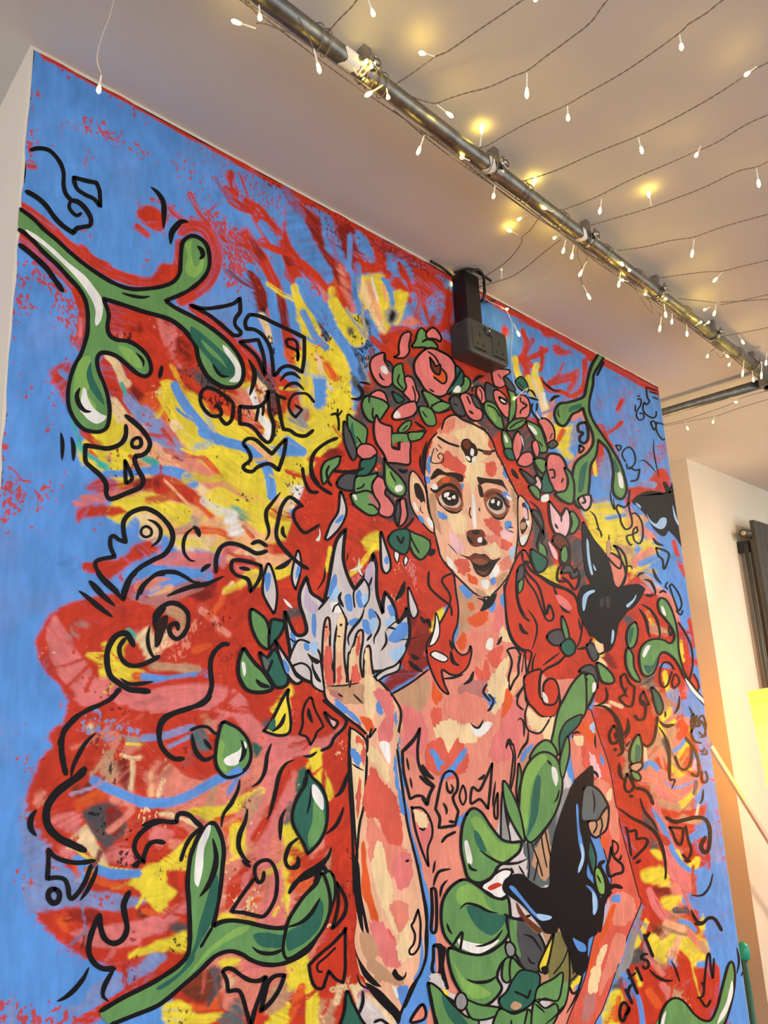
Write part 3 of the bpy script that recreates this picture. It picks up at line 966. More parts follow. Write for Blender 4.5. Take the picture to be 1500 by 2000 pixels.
T 640 620 240
@painted_flower 6
F pink 3.4 53,102 52,96 56,92 62,90 68,93 70,98 71,104 60,101
@painted_leaf 6
F green 3.4 104,35 108,28 110,20 114,15 119,19 124,26 130,32 132,36 126,38 118,36 110,36
k 4 115,30 121,27 128,28
@painted_flower 6
F pink 3.6 121,19 127,14 132,16 137,24 136,29 / 130,26 122,25
@painted_flower 6
F pink 3.6 82,47 87,44 87,34 90,24 96,20 100,22 98,34 98,42 92,48
@painted_flower 6
F pink 3.8 68,46 58,49 53,56 54,66 59,76 66,82 74,82 78,75 78,64 74,56 70,54
f white 64,61 68,59 72,63 73,69 69,69 65,66
t 3.4 62,68 65,74 69,77
f dgrey 70,54 78,60 77,68 72,62
k 3 68,46 69,54 74,60
@painted_flower 6
F pink 4.2 119,39 110,47 105,56 106,68 112,78 118,88 126,94 136,97 144,94 150,86 156,75 157,64 153,54 147,47 138,42 128,38
k 3 122,42 130,48 135,56
f orange 128,70 138,62 143,68 144,76 140,80 132,76
F brown 4 125,51 129,56 131,60 136,58 136,66 134,69 129,66 126,60 / 125,51
k 3.6 139,63 144,70 144,78 140,81 134,77 129,73
k 3 124,88 129,91
@painted_leaf 6
F green 3.2 80,66 84,60 90,59 91,66 94,78 94,84 92,89 86,86 80,80
k 3 87,70 85,79 92,88
@painted_flower 6
F pink 3.4 94,76 99,74 104,78 107,88 110,96 107,104 104,105 98,98 93,92 96,86
k 2.6 103,84 106,94 106,102
@painted_flower 6
F pink 3.6 80,120 84,113 92,107 103,104 106,106 107,113 103,119 96,122 84,124
f white 80,120 84,114 88,119 88,122 82,123
@painted_leaf 6
F green 3.8 48,98 43,106 44,114 48,122 54,126 62,124 68,116 72,109 68,104 62,101
k 3 50,94 50,104
k 3 55,111 54,118 55,124
@painted_leaf 6
F dgreen 3.2 79,92 84,94 92,100 86,104 82,100
@painted_leaf 6
F green 3.6 117,92 124,93 132,98 142,104 150,108 144,113 134,115 126,112 122,104
f white 126,108 130,106 134,110 138,111 134,113 128,112
k 3 126,107 132,108
@painted_leaf 6
F green 3 112,112 118,110 126,114 130,122 130,130 122,131 116,124
k 2.6 115,115 120,122
@painted_swirl 5
t 4 38,79 44,80 52,82
t 6 36,82 42,90 41,97 36,100 28,99
@painted_swirl 5
k 4 4,119 10,118 13,126 13,138
k 3.4 12,112 12,120 17,114
@painted_leaf 6
F green 3.6 25,122 32,126 40,131 46,137 46,146 43,158 36,166 30,156 26,142
f dgreen 30,128 32,142 36,154 30,150 27,136
k 3 35,146 42,156
@painted_leaf 6
F dgrey 3.6 20,130 25,138 30,150 34,164 30,172 24,162 20,148
@painted_leaf 6
F green 3 86,138 92,130 100,127 99,135 92,140
k 2.4 91,138 97,132
@painted_leaf 6
F green 3.2 98,143 108,140 118,139 112,147 104,150 99,150
@painted_swirl 6
t 4 106,127 112,132 119,136
T 600 840 240
@painted_flower 6
F pink 4 84,-18 88,-10 96,-6 102,-4 103,4 103,16 104,22 112,24 / 112,15 125,14 125,28 124,42 110,41 97,40 / 92,28 84,16 81,4 81,-8
k 4 103,4 103,20 / 112,24 / 112,14
f green 104,5 124,6 124,15 113,14 106,16 104,20
k 3.4 103,4 124,5 125,16
@painted_leaf 6
F green 3.2 124,4 134,3 141,3 138,10 130,13 125,12
@painted_flower 6
F pink 3.4 61,26 64,20 70,18 78,20 83,27 80,34 72,36 64,32
@painted_leaf 6
F dgreen 4 66,38 76,36 82,32 82,40 78,48 72,54 60,55 64,48
@painted_leaf 6
F dgrey 4.4 37,65 41,58 48,54 58,56 58,70 50,73 40,70
@painted_leaf 6
F green 3.8 38,34 30,36 22,40 18,48 18,56 20,64 24,60 30,50 36,44 38,38
k 4.6 26,44 23,52 25,62 29,68
k 5 31,50 44,51 58,50 68,47
@painted_hair_curl 5
k 6 36,10 24,15 12,24 6,34 4,46 6,58 14,68 22,74 29,78
@painted_leaf 6
F green 4 60,59 70,57 84,54 / 82,62 78,70 78,76 68,74 59,75
k 3 60,72 66,70 69,66
@painted_leaf 6
F green 4 55,80 62,78 72,76 80,80 86,88 87,96 82,102 74,102 66,97 58,90
f pinkg 74,79 82,82 86,90 86,96 80,92 76,86
f white 55,79 59,80 60,86 57,84
k 3 74,91 80,92 86,98
@painted_flower 6
F pink 4 81,66 86,60 92,62 96,70 94,78 99,84 104,92 103,100 98,104 90,102 87,98 88,90 82,80 80,72
@painted_leaf 6
F green 4.2 95,38 95,52 95,62 98,70 104,76 112,79 117,76 118,68 112,58 104,50 98,44
f lgreen 96,50 100,48 104,60 106,70 102,70 97,62
f white 107,69 112,67 116,69 115,74 109,76 106,73
t 3 100,50 104,58 108,64
@painted_flower 6
F pink 4 113,88 118,86 120,94 121,104 118,112 112,116 110,110 113,100
@painted_leaf 6
F dgrey 4 111,87 113,98 112,108 110,115 107,106 108,95
@painted_swirl 6
k 4.4 129,108 124,115 116,122 109,130 110,134 114,138 117,130
@painted_leaf 6
F green 3.6 124,125 132,128 142,132 148,138 146,148 138,156 130,150 125,138
k 3 124,126 130,140 136,150
@painted_leaf 6
F dgreen 3.6 100,132 108,124 122,124 123,140 118,150 108,146 102,140
@painted_swirl 6
k 4.6 109,130 114,138 117,131
@painted_hair_curl 5
t 6 111,48 118,51 122,48
@painted_hair_curl 5
t 5 146,14 142,28 142,44 141,54
t 4 138,30 138,42 141,54
@painted_spark 5
f white 14,120 16,126 15,134 12,136 10,134 14,128
T 860 680 240
@painted_leaf 6
F dgreen 3.4 18,24 24,28 28,36 27,44 20,50 12,54 9,53 14,44 18,36
k 4 24,28 20,36 14,46
@painted_leaf 6
F green 3.4 28,36 33,38 35,44 32,51 24,55 12,55 20,50 27,44
f white 15,52 20,46 24,48 23,54 16,54
@painted_leaf 6
F green 3.2 0,66 8,68 11,70 6,75 -4,78 -10,72
@painted_leaf 6
F dgrey 3.4 12,64 18,60 24,64 28,72 29,80 24,82 16,76
k 3 16,68 20,70
@painted_flower 6
F pink 3.6 25,60 32,57 38,62 42,70 49,77 49,84 45,87 38,86 32,80 28,70
k 3 32,59 34,64 36,68
k 4 35,77 39,80
@painted_leaf 6
F dgrey 3 38,58 44,62 48,70 50,74 44,72 40,66
@painted_flower 6
F pink 3 45,49 49,48 53,54 55,62 52,68 47,62 44,56
k 2 47,50 50,56 50,64
@painted_leaf 6
F dgrey 3 56,44 64,48 69,52 66,60 68,70 60,66 56,64 55,54
@painted_flower 6
F pink 3 66,54 72,54 80,62 83,72 82,82 78,82 72,74 66,62
k 4.4 71,60 74,66 79,68 80,64 / 71,60
f white 73,62 78,65 79,67 74,65
@painted_leaf 6
F green 3.6 54,70 58,67 66,70 72,80 75,92 75,97 68,95 60,86 55,78
f lgreen 57,72 64,76 68,90 62,86
k 2.6 57,70 66,74 72,84
@painted_leaf 6
F green 3 82,52 88,54 92,62 92,74 88,84 83,92 84,76 85,64
@painted_flower 6
F pink 3 93,61 100,59 106,64 108,74 106,82 98,86 92,84 93,72
k 3 100,68 105,70 98,76 97,80
k 2.4 97,60 98,66 102,66
@painted_leaf 6
F green 3.6 82,100 83,94 90,88 102,87 100,94 92,99
k 2.6 84,98 92,92 101,88
@painted_leaf 6
F dgreen 2.6 92,42 98,36 104,42 106,52 98,50
k 2 94,42 100,48
@painted_leaf 6
F dgrey 2.6 78,36 84,40 90,50 86,52 80,46
@painted_flower 6
F pink 2.8 64,30 70,27 82,28 82,32 76,36 78,44 72,47 66,44 64,36
k 2 70,32 74,38
@painted_leaf 6
F green 3.2 76,102 82,106 86,114 86,122 80,124 76,114
f white 77,106 80,108 82,114 80,116 78,112
@painted_leaf 6
F dgreen 2.8 78,125 86,124 90,132 88,136 82,134
@painted_flower 6
F pink 3.2 94,104 90,110 88,120 90,130 94,137 97,128 99,118 97,108
f white 97,106 100,112 101,120 99,114
@painted_flower 6
F pink 3.2 95,137 100,130 108,128 112,134 111,140 104,144 96,142
@painted_leaf 6
F green 3.6 106,93 114,94 122,100 126,112 129,122 126,126 120,124 116,112
f white 106,94 112,96 117,102 117,106 113,104
k 2.4 120,114 124,120
@painted_flower 6
F pink 3.4 120,90 128,88 136,96 138,106 136,113 130,116 128,108 124,98
k 2 136,104 133,111
@painted_flower 6
F pink 2.8 112,117 117,114 120,124 118,132 114,128
@painted_leaf 6
F dgrey 3 132,116 138,113 142,118 136,122 132,120
@painted_leaf 6
F green 3 114,136 122,138 128,146 130,154 122,156 116,146
k 2 118,142 126,150
@painted_swirl 6
t 3 106,51 112,53 116,60
t 3.4 107,60 114,62 120,64
k 3 112,68 111,76 116,84 120,88
k 3 118,68 117,76
f white 116,78 120,84 122,88 118,84
@painted_hair_curl 6
t 5 40,42 45,36 53,34
t 2.6 38,54 40,48 46,46
T 780 790 280
@painted_face 2
f skin 40,28 48,14 58,12 70,18 84,22 94,32 100,46 106,60 112,70 118,84 124,96 124,120 124,140 122,154 119,171 109,186 98,198 90,202 79,198 68,188 56,176 44,161 38,144 34,126 30,112 28,100 26,80 28,60 34,40
f cream 58,30 72,20 84,24 92,32 93,46 88,58 78,62 70,60 64,40
f cream 66,62 84,60 90,70 80,84 76,100 74,82 68,80
f salmon 41,28 48,16 56,14 58,24 48,30
f coral 46,50 60,54 68,64 66,78 54,68 44,66
f coral 90,62 100,62 100,74 92,74
f coral 88,120 100,120 108,130 104,140 96,132
f coral 94,30 98,40 98,47 94,46
f pinkw 54,132 62,140 64,152 58,156 52,146
f pinkw 106,132 118,134 116,142 108,140
f cream 52,112 68,116 70,132 60,134 50,122
f tan 30,96 38,96 40,116 44,134 38,130 32,114
f tan 116,88 123,98 122,118 118,110
f bluef 30,54 33,55 33,68 29,72 28,64
f bluef 25,76 31,76 32,82 27,83
f bluef 109,64 113,72 112,78 108,72
f bluef 39,111 44,113 50,117 48,120 42,119
f bluef 110,124 116,122 117,128 112,132
f bluef 62,84 67,83 66,89 63,89
k 3 44,26 48,15 58,11 66,16 76,20 82,23 90,28 96,36 100,46
k 2.6 100,46 102,52 108,62 112,72 117,82 124,96
k 2.8 39,30 32,38 28,50 27,62 26,74 28,88 30,104 32,116 36,132 40,148 44,161 56,176 68,188 79,198 90,202
k 2.8 124,96 124,112 124,136 122,154 119,171 109,186 98,198 90,202
k 3.4 40,34 50,40 62,44
k 3.4 82,47 92,50 100,48
f brown 88,48 96,49 95,53 88,52
f dbrown 64,44 66,37 72,36 76,40 79,42 82,50 78,58 74,61 70,58 68,52
f white 69,54 73,55 74,59 71,58
f white 75,46 78,48 77,54 74,52
f white 76,56 80,54 79,60 76,60
f brown 66,40 72,37 74,44 70,47
k 1.6 36,46 33,60 44,61 46,55 43,51 40,54 42,57
k 1.4 40,42 44,46
k 1.4 38,46 40,49
f dbrown 32,78 36,70 41,67 48,71 56,71 66,74 66,81 58,80 50,75 42,74 36,78
f lip 38,84 46,76 56,76 64,84 66,98 66,108 56,112 46,106 38,98
f orange 45,77 52,76 51,82 45,81
f brown 42,86 50,82 58,84 62,92 64,100 58,90 50,86
f sclera 41,98 46,92 52,90 60,94 64,102 60,108 50,107 44,104
f dbrown 44,98 45,92 52,89 60,92 62,101 57,106 49,105
f black 47,98 48,94 53,92 58,95 58,101 53,103
f white 47,93 52,92 51,96 47,97
f white 55,96 58,95 58,99 55,98
f white 50,97 54,98 53,100 50,99
t 4 33,90 38,92 44,87 52,84 60,88 65,98
f dbrown 32,88 36,92 43,90 40,86
t 3 44,106 52,112 60,113 66,109
t 2.4 40,98 42,104 46,108
f white 33,85 38,83 40,88 35,89
f dbrown 81,76 88,77 98,78 107,79 110,84 114,92 108,86 98,83 90,82 84,84
f dbrown 82,84 86,86 88,96 84,96
f lip 88,94 96,88 106,90 114,98 114,112 106,120 96,116 90,108
f brown 90,94 98,90 108,96 110,102 100,94 92,98
f sclera 91,103 96,98 104,97 110,104 110,112 102,115 94,110
f dbrown 93,104 96,98 103,97 108,102 107,109 101,111 95,108
f black 95,104 98,99 104,99 106,104 104,109 98,108
f white 96,100 99,99 99,103 96,103
f white 103,101 105,102 104,106 102,105
t 4 101,92 108,98 112,106 116,107
t 3 95,114 101,119 108,119 112,113
f bluef 107,92 112,91 117,98 117,101 111,98
f white 112,95 117,98 117,101 113,99
k 2 74,108 73,114 75,119
t 2 83,108 84,112
f white 76,94 79,100 80,120 80,130 77,126 76,110
f brown 70,134 76,131 80,132 86,131 91,138 92,146 86,148 78,149 72,144
f dbrown 76,132 83,131 83,136 77,136
f black 70,138 74,140 77,146 73,144
f black 87,141 91,142 90,146 86,147
f white 82,140 86,139 86,144 82,144
T 820 1040 320
f coral 33,24 44,26 46,34 40,40 34,34
f orange 44,38 52,42 53,48 46,46
f white 24,22 28,24 32,32 34,36 29,33 25,28
f pinkw 28,4 36,8 40,18 34,17 28,10
f salmon 60,2 70,4 78,8 80,16 72,14 62,8
f coral 76,6 84,10 80,16 74,14
f cream 58,14 70,10 74,20 66,22 60,18
f salmon 76,24 84,20 84,32 76,36 72,32
f bluel 82,16 87,13 85,24 82,22
f white 65,32 70,29 73,34 70,40 64,42
f bluef 64,44 68,41 69,46 66,48
f tan 52,51 60,56 58,59 52,56
f tan 70,42 80,36 76,44 70,50
f cream 60,54 68,52 64,58
f white 56,44 63,44 62,52 57,50
f dbrown 36,20 44,22 50,19 55,20 60,20 66,25 74,23 70,28 66,35 63,39 58,41 52,38 49,33 46,26
f brown 44,23 51,20 55,21 60,22 64,26 56,26 48,26
f lip 48,25 56,24 62,27 57,30 50,29
f black 47,27 56,30 66,27 64,30 56,33 49,30
f brown 52,34 58,36 63,34 60,39 55,38
f lip 56,36 59,37 58,38
t 1.2 25,10 30,15 34,20
T 780 790 280
k 1.6 114,128 119,129
k 1.6 114,132 119,134
@painted_ear 3
F skin 2.6 28,92 24,82 18,73 13,70 10,78 10,94 12,106 17,116 24,124 31,132 36,134 35,124 30,110
f cream 14,76 20,82 25,96 20,92 14,90
f dbrown 15,84 20,83 25,92 27,104 24,104 25,114 21,110 22,102 17,96
f skin 22,104 26,102 27,112 23,112
f white 14,102 17,104 20,112 16,110
f bluef 19,116 24,118 26,124 22,123
f white 28,118 34,122 35,130 30,126
@painted_ear 3
F skin 2.6 124,98 130,98 136,108 139,120 138,130 134,142 130,148 126,146 124,130
f dbrown 128,104 133,104 135,116 134,128 128,136 126,124 130,116
f pinkw 129,108 133,110 134,120 130,118
f tan 127,124 132,124 131,130 127,130
f white 126,140 134,136 132,144 128,147
f white 132,122 136,122 135,128
f bluef 131,101 135,106 135,110 132,106
T 980 880 320
@painted_hair_curl 5
t 5 9,17 12,22 15,26
t 3 25,46 32,52 36,60 36,72 33,82 34,92
k 3 31,112 28,104 20,102 23,112 32,122 36,132 40,150
t 3 18,92 19,102
k 3.6 22,102 27,110 40,118 52,124 64,130 70,140 74,152
t 3 14,114 13,126 16,142 22,152
t 2.6 47,124 52,136 56,146 63,149
f pink 49,132 58,136 64,144 60,146 52,140
k 2.6 41,150 44,142 47,150
@painted_leaf 6
F green 3.2 30,9 36,8 41,12 40,20 36,20 32,15
@painted_flower 6
F pink 3.6 41,14 43,6 48,5 54,8 58,18 58,34 54,37 48,35 44,28 42,20
k 2.6 43,18 47,18 48,24 45,25
t 2.4 56,25 54,30
@painted_leaf 6
F green 3.2 57,18 62,22 65,32 64,46 58,46 50,40 52,38 58,36 60,28
@painted_leaf 6
F dgreen 3 36,28 40,20 43,28 46,36 40,38 34,36
@painted_flower 6
F pinkw 2.6 31,24 34,26 36,32 34,36 30,32
@painted_leaf 6
F dgrey 3 17,18 24,22 30,28 26,30 22,26
@painted_leaf 6
F green 2.6 25,34 30,33 34,38 34,44 30,42
f white 36,42 42,40 42,46 36,47
@painted_flower 6
F pinkw 3.2 44,49 48,53 52,58 54,60 58,54 61,60 61,70 58,77 54,78 48,73 45,64
t 2.4 54,58 54,66
t 3 48,67 51,72
@painted_leaf 6
F green 2.8 62,58 66,58 70,66 66,74 62,74 64,66
@painted_leaf 6
F dgrey 3 27,56 32,56 37,64 37,76 32,86 35,94 34,104 40,96 40,90 36,84 38,76
f green 34,86 38,88 40,96 37,100 34,96
@painted_leaf 6
F dgreen 3 27,92 32,94 40,100 38,108 32,110 28,102
@painted_leaf 6
F brown 3 47,84 50,78 56,80 60,86 61,96 60,104 54,102 53,92 50,88
F green 2.6 54,92 58,88 60,96 58,102 54,100
f pinkw 42,84 45,86 50,94 50,100 46,96
@painted_swirl 6
F dgrey 3 54,112 58,105 63,106 66,112 68,108 70,114 64,117 62,112 58,112
k 3 53,106 51,110 51,119 60,120 66,127 70,122 71,114
k 2.6 55,116 60,119
@painted_leaf 6
F dgrey 2.6 14,112 18,106 20,112 18,120 18,126 14,128
@painted_flower 6
F pinkw 3 70,45 74,42 80,42 80,50 76,54 72,50
k 2.4 74,42 76,47 73,48
@painted_swirl 5
t 1.6 80,55 85,60 88,70 90,74 92,78
t 1.6 86,71 90,74 91,80
@painted_butterfly 6
F black 2 74,66 78,72 84,82 92,92 98,104 101,118 104,127 / 114,124 124,123 130,127 126,132 120,140 112,150 106,158 98,166 92,176 84,170 76,160 70,146 70,134 74,125 82,123 / 77,110 75,96 74,82
f bluel 77,82 79,84 80,96 82,108 83,113 81,113 78,100
f bluel 83,104 85,107 86,110 84,109
f bluel 73,134 78,129 85,128 84,130 78,134 76,146 73,145
f bluel 114,142 118,136 122,132 121,136 116,143
f charcoal 91,135 93,136 93,144 91,142
@painted_swirl 5
F salmon 2.4 95,100 98,94 104,96 110,102 113,112 112,120 107,126 102,122 100,112
t 2 98,77 98,84 99,90 96,96
f tan 96,84 99,82 99,94 96,96
k 2.2 96,97 102,104 108,108 109,100 105,90 102,87 108,90 113,98 114,110 110,122 107,126
@painted_swirl 5
t 1.6 112,106 118,106 119,109
@painted_swirl 5
k 2 117,36 116,50 119,64 118,70 113,72 109,66 108,60 105,54 106,50 112,52 116,48
t 1.6 99,36 100,46 103,54 102,44
k 1.8 118,58 123,58 128,66 129,78 126,85 121,82 120,74 123,70 124,74 121,76
k 1.8 119,77 114,79 117,86 119,86
@painted_butterfly 6
G black 1.4 120,46 124,42 132,38 142,38 152,40 / 148,30 150,30 154,36 156,30 / 160,22 168,60 172,80 168,92 160,80 152,72 / 148,78 140,72 134,62 126,52 120,48
f bluel 122,48 126,50 127,53 124,51
f bluel 132,58 136,64 141,67 145,62 150,62 150,68 146,72 140,70 135,65
f bluel 156,50 159,60 163,70 160,67 157,60
@painted_swirl 5
t 2.6 138,80 142,85 148,87
k 2 141,89 150,92 153,96 150,106 148,108 147,100 143,96 141,89
t 2.6 138,108 141,116 146,122
t 2.4 124,116 126,113 130,112
t 2.6 130,118 136,120 140,128 140,133
t 3 131,132 136,133 139,132
T 0 1120 320
p red .4 32,66 34,54 42,50 52,36 60,29 66,32 76,38 90,46 104,50 106,56 98,70 92,84 90,100 70,120 62,104 48,98 36,82
s red .4 60,30 90,44 108,50 100,44 70,32
p pink .3 42,54 50,38 56,46 62,56 70,70 78,80 86,92 94,102 106,106 90,116 74,122 66,108 54,94 46,78
s red .35 54,54 66,60 80,84 88,94 76,100 64,78
p pinkg .7 70,44 80,46 76,54 66,60 62,54
p red .4 8,0 14,0
p yellow .5 98,68 104,58 116,54 122,62 112,70 118,84 132,88 132,98 116,100 100,100 92,96 90,88 94,80
b orange 8 .5 124,94 136,94
b teal 5 .6 118,52 126,60
p cream .5 124,56 138,48 142,58 142,76 134,78 128,68
b pink 22 .4 80,112 100,104 120,114 150,118 175,112
p red .5 116,104 136,98 150,98 150,106 130,108
b blue 8 .2 132,95 150,97 166,94
p red .4 136,88 150,84 150,92 140,92
p red .5 86,124 110,120 130,124 150,128 150,150 116,150 96,140
s bluep .5 72,124 96,128 130,140 128,150 84,150 66,140
s black .35 100,118 122,124 116,128 100,124
p yellow .2 138,127 143,140 144,146 138,148 140,138
p cream .5 76,144 84,136 86,148
p red .4 44,152 50,140 58,138 66,148 74,152
p red .4 116,16 122,8 134,6 138,20 130,26 120,22
b salmon 12 .5 128,12 144,8
b cream 10 .5 140,18 150,14
b grey 7 .6 136,26 150,22
p red .5 76,-6 100,-14 112,-4 98,6
s bluep .4 96,8 120,2 116,20 100,16
T 300 1120 320
p red .4 0,100 20,60 40,30 60,10 80,4 100,14 150,20 150,150 0,150 0,110
p dred .6 20,12 44,8 60,8 50,26 34,22
p red .3 60,30 84,40 90,60 110,66 104,80 90,70 60,66 40,60
b pinkg 14 .7 4,26 20,18 40,10
b peach 10 .6 0,16 14,14
b salmon 10 .6 44,34 56,42
b salmon 8 .7 60,50 68,56
b tan 12 .7 14,34 26,40 24,56
b orange 6 .6 66,12 62,26 50,40
b cream 4 .5 72,8 64,18
p cream .6 0,54 14,48 20,60 10,70 0,72
s salmon .5 4,60 40,40 36,66 10,80
b orange 8 .5 38,70 50,66
b tan 10 .6 0,84 24,86 40,88
b blue 8 .3 0,96 14,97 30,95 48,92
b red 12 .4 0,106 20,102 44,98
b pink 20 .3 0,116 16,112 34,110 52,110 68,114 78,122 88,134 98,146 108,156
p red .4 20,130 40,122 56,120 74,134 60,140 40,138 20,142
p tan .6 44,128 56,122 62,130 54,140 46,138
b bluep 6 .5 20,146 40,140
p red .3 88,112 106,118 112,128 100,138 88,126
p yellow .4 110,120 120,108 124,100 130,112 126,124 114,126
p dgrey .6 100,134 108,132 106,140 100,142
p dgreen .6 113,36 119,37 118,46 112,46
p red .3 127,110 150,106 150,140 128,148 126,130
b pink 10 .4 96,146 120,150
b orange 8 .4 0,132 6,146
T 500 960 320
p red .2 40,10 60,6 76,10 74,30 62,44 42,40 36,24
p dgrey .5 18,110 40,106 44,114 22,118
b yellow 10 .4 20,76 34,70
b peach 12 .4 4,62 30,64
b yellow 4 .4 68,52 64,72
s pink .6 136,62 146,68 150,86 142,86
s pink .6 90,66 98,62 100,80 92,86
p dred .4 104,120 106,132 116,150 108,150
p dred .3 140,116 152,110 152,150 138,150 140,130
T 580 1180 320
p dred .3 102,14 120,16 122,36 120,56 86,80 78,72 100,52 104,34
p yellow .4 122,20 128,8 134,4 134,16 126,26 122,24
p red .3 0,80 12,78 24,88 46,106 46,160 0,160
p pink .5 0,122 14,124 30,118 44,110 36,126 20,138 0,138
b yellow 10 .3 18,136 16,150
b red 14 .4 34,134 42,146
T 1060 1120 320
p red .3 76,38 84,32 92,40 98,56 106,60 92,64 88,90 92,100 110,96 120,100 100,120 104,150 48,150 46,120 52,100 50,82 40,60 66,58 70,50
p dgrey .6 70,44 76,44 80,56 76,84 70,84
p red .5 70,66 84,74 80,92 66,92
b dred 8 .5 58,76 66,84
b yellow 6 .5 48,62 54,74
b cream 6 .5 50,78 56,84
p red .4 100,22 108,20 104,36 110,60 98,58 94,40 88,30
b yellow 6 .3 96,36 102,46
p orange .6 110,42 118,46 118,60 110,58
b salmon 5 .4 112,62 119,60
b salmon 8 .5 110,18 118,28 122,44
p red .4 124,44 132,56 136,80 136,100 128,96 124,80
b yellow 4 .4 126,62 127,76
b bluef 8 .3 118,2 126,16 134,30 136,50 140,74 144,96
b red 6 .5 136,50 134,40
b blue 4 .3 108,84 116,86
p red .3 106,90 116,92 116,102 108,104
b yellow 4 .3 111,92 112,98
b yellow 7 .4 116,108 118,124 108,134
b bluep 5 .5 122,106 124,118 120,128
b bluef 10 .3 130,120 136,134 144,142
s pink .6 122,106 132,108 130,116 124,114
b salmon 7 .5 122,124 116,142
p red .4 128,136 136,140 132,150 122,150
b yellow 5 .3 134,142 132,150
p tan .6 86,98 98,96 106,106 104,120 96,108
b cream 4 .5 62,118 72,122
p tan .6 104,138 114,136 116,150 106,150
b red 6 .4 134,92 142,104
b cream 5 .5 48,120 60,122
T 0 0 150
@painted_torso 1
f skin2 886,1120 893,1200 895,1230 870,1290 840,1308 766,1354 780,1400 784,1480 796,1560 820,1680 846,1800 852,1900 846,2080 1120,2080 1120,1900 1112,1700 1104,1560 1104,1470 1120,1400 1140,1380 1128,1330 1060,1318 1000,1250 988,1200 984,1136 950,1160
T 820 1040 320
f tan 34,50 46,58 54,60 50,72 44,90 36,90 36,70
f bluef 36,49 42,48 48,55 46,60 40,58
f orange 43,66 48,64 50,70 46,72
f orange 44,78 50,76 56,72 62,72 60,82 50,86 45,84
f bluef 62,68 70,64 66,74
f bluef 73,58 77,56 78,66 75,70
f pink 68,72 76,68 76,84 68,90
f cream 76,86 80,92 84,100 76,100 72,94
f salmon 40,94 54,90 70,92 74,100 66,112 54,112 44,104
f orange 34,100 40,91 43,102 40,108 34,106
f coral 62,112 74,104 76,114 70,124 62,120
f white 60,104 63,97 67,98 66,107 62,107
f cream 66,128 74,120 82,112 80,130 80,148 72,158 64,150 62,136
f coral 50,122 56,126 60,116 64,124 62,136 54,136
f pinkg 36,140 48,134 60,136 58,150 40,152
f peach 82,130 90,130 96,136 88,146 80,150
f black 52,60 60,60 70,54 68,64 62,70 55,72 58,64
t 4 75,95 72,101 70,103
t 5 49,127 46,135 40,139
t 3 61,139 58,146 62,152
k 3 97,110 88,104 82,94 79,80 78,64 77,48
k 2.8 31,38 33,56 35,74 34,84
k 3 83,106 88,106 92,112 / 90,122 90,130 86,136 82,145 / 81,134 84,120 82,112 80,108 83,106
k 1.4 95,112 94,122 93,128
t 1.4 90,112 91,128
k 2.4 96,110 97,124 98,134 94,142 88,150
T 580 1180 320
f white 105,78 112,76 114,80 108,84
t 6 104,81 100,86 96,88
f tan 88,82 104,74 120,66 122,84 112,100 104,96 98,92
f pink 98,94 112,100 120,120 112,140 100,136 98,116
f cream 126,110 140,104 150,110 150,120 138,134 130,124
f orange 126,74 132,82 128,92 124,84
f coral 122,98 132,96 132,110 124,110
f bluef 121,133 126,132 132,144 130,150 124,144
f bluef 140,148 150,134 150,150
k 3 87,82 104,72 120,60
t 3 113,113 107,125 96,136 / 97,152
t 3 113,113 110,132 112,152
T 820 1040 320
@painted_hair_lock 3
F hair 2.8 6,110 8,98 20,80 28,60 20,44 28,38 31,40 33,56 35,70 34,84 30,96 32,106 38,112 44,110 46,104 47,110 44,122 36,130 28,130 20,126 22,138 26,148 18,142 10,126
t 5 28,108 30,118 36,122
k 3 8,36 8,48 14,56 24,64 28,68 29,76
t 4 27,98 30,108
t 3 20,134 30,133 40,130
f orange 12,134 14,146 20,152 12,150
@painted_hair_lock 3
F hair 2.8 94,16 106,36 120,48 136,54 148,68 146,100 134,112 126,120 114,126 110,134 110,152 112,160 98,156 97,140 99,124 102,110 92,106 84,96 80,82 78,64 79,46
k 2.8 92,32 89,40 88,54 90,66 94,76 100,81
k 2.8 94,34 98,44 106,56 112,72 116,80 121,80 122,74 118,66 116,74
t 2.6 98,70 104,78 107,86 106,96 102,108
t 5 91,83 94,90 99,93
t 2.6 122,50 126,60 132,70 138,74
t 2.6 112,122 120,116 128,110
t 2.4 106,110 103,120 103,136
f salmon 124,56 132,60 138,68 132,68
t 2.6 145,78 147,90
k 2.4 134,112 126,119 116,124
@painted_leaf 6
F dgrey 2.8 117,96 121,91 128,90 134,96 130,102 122,102
@painted_leaf 6
F green 2.6 130,78 134,86 136,96 134,100 130,88
@painted_leaf 6
F dgreen 2.8 129,104 136,98 141,103 140,110 134,112
@painted_leaf 6
F green 2 90,46 94,44 93,52 90,54
@painted_flower_pendant 5
f black 7,16 12,15 14,17 12,21 8,21
k 1.2 9,6 9,16
@painted_hair_curl 5
F hair 2.8 113,150 113,140 118,134 124,136 127,146 124,156 118,158 113,156
f white 112,146 116,150 117,156 113,154
T 500 960 320
@painted_flame 3
F flame 4 26,110 34,128 40,132 46,128 44,116 40,104 40,92 46,78 / 50,92 58,98 62,102 / 66,84 70,60 74,44 82,34 / 80,50 80,64 84,78 90,90 / 98,80 104,68 107,57 / 110,68 110,82 111,96 116,112 / 116,102 118,92 / 124,100 128,112 130,120 136,112 138,106 / 140,120 140,134 134,150 128,160 118,164 100,166 60,176 36,166 30,140
f bluef 70,78 73,76 74,84 70,94 66,98 67,88
f bluel 70,92 74,86 76,94 72,100 67,99
f bluef 81,96 86,94 88,100 88,109 83,108
f bluef 51,113 54,112 55,122 54,134 51,128
f bluef 31,129 35,132 38,142 34,144
f bluef 44,142 48,140 56,138 55,146 48,150
f bluel 49,140 55,138 55,147 50,146
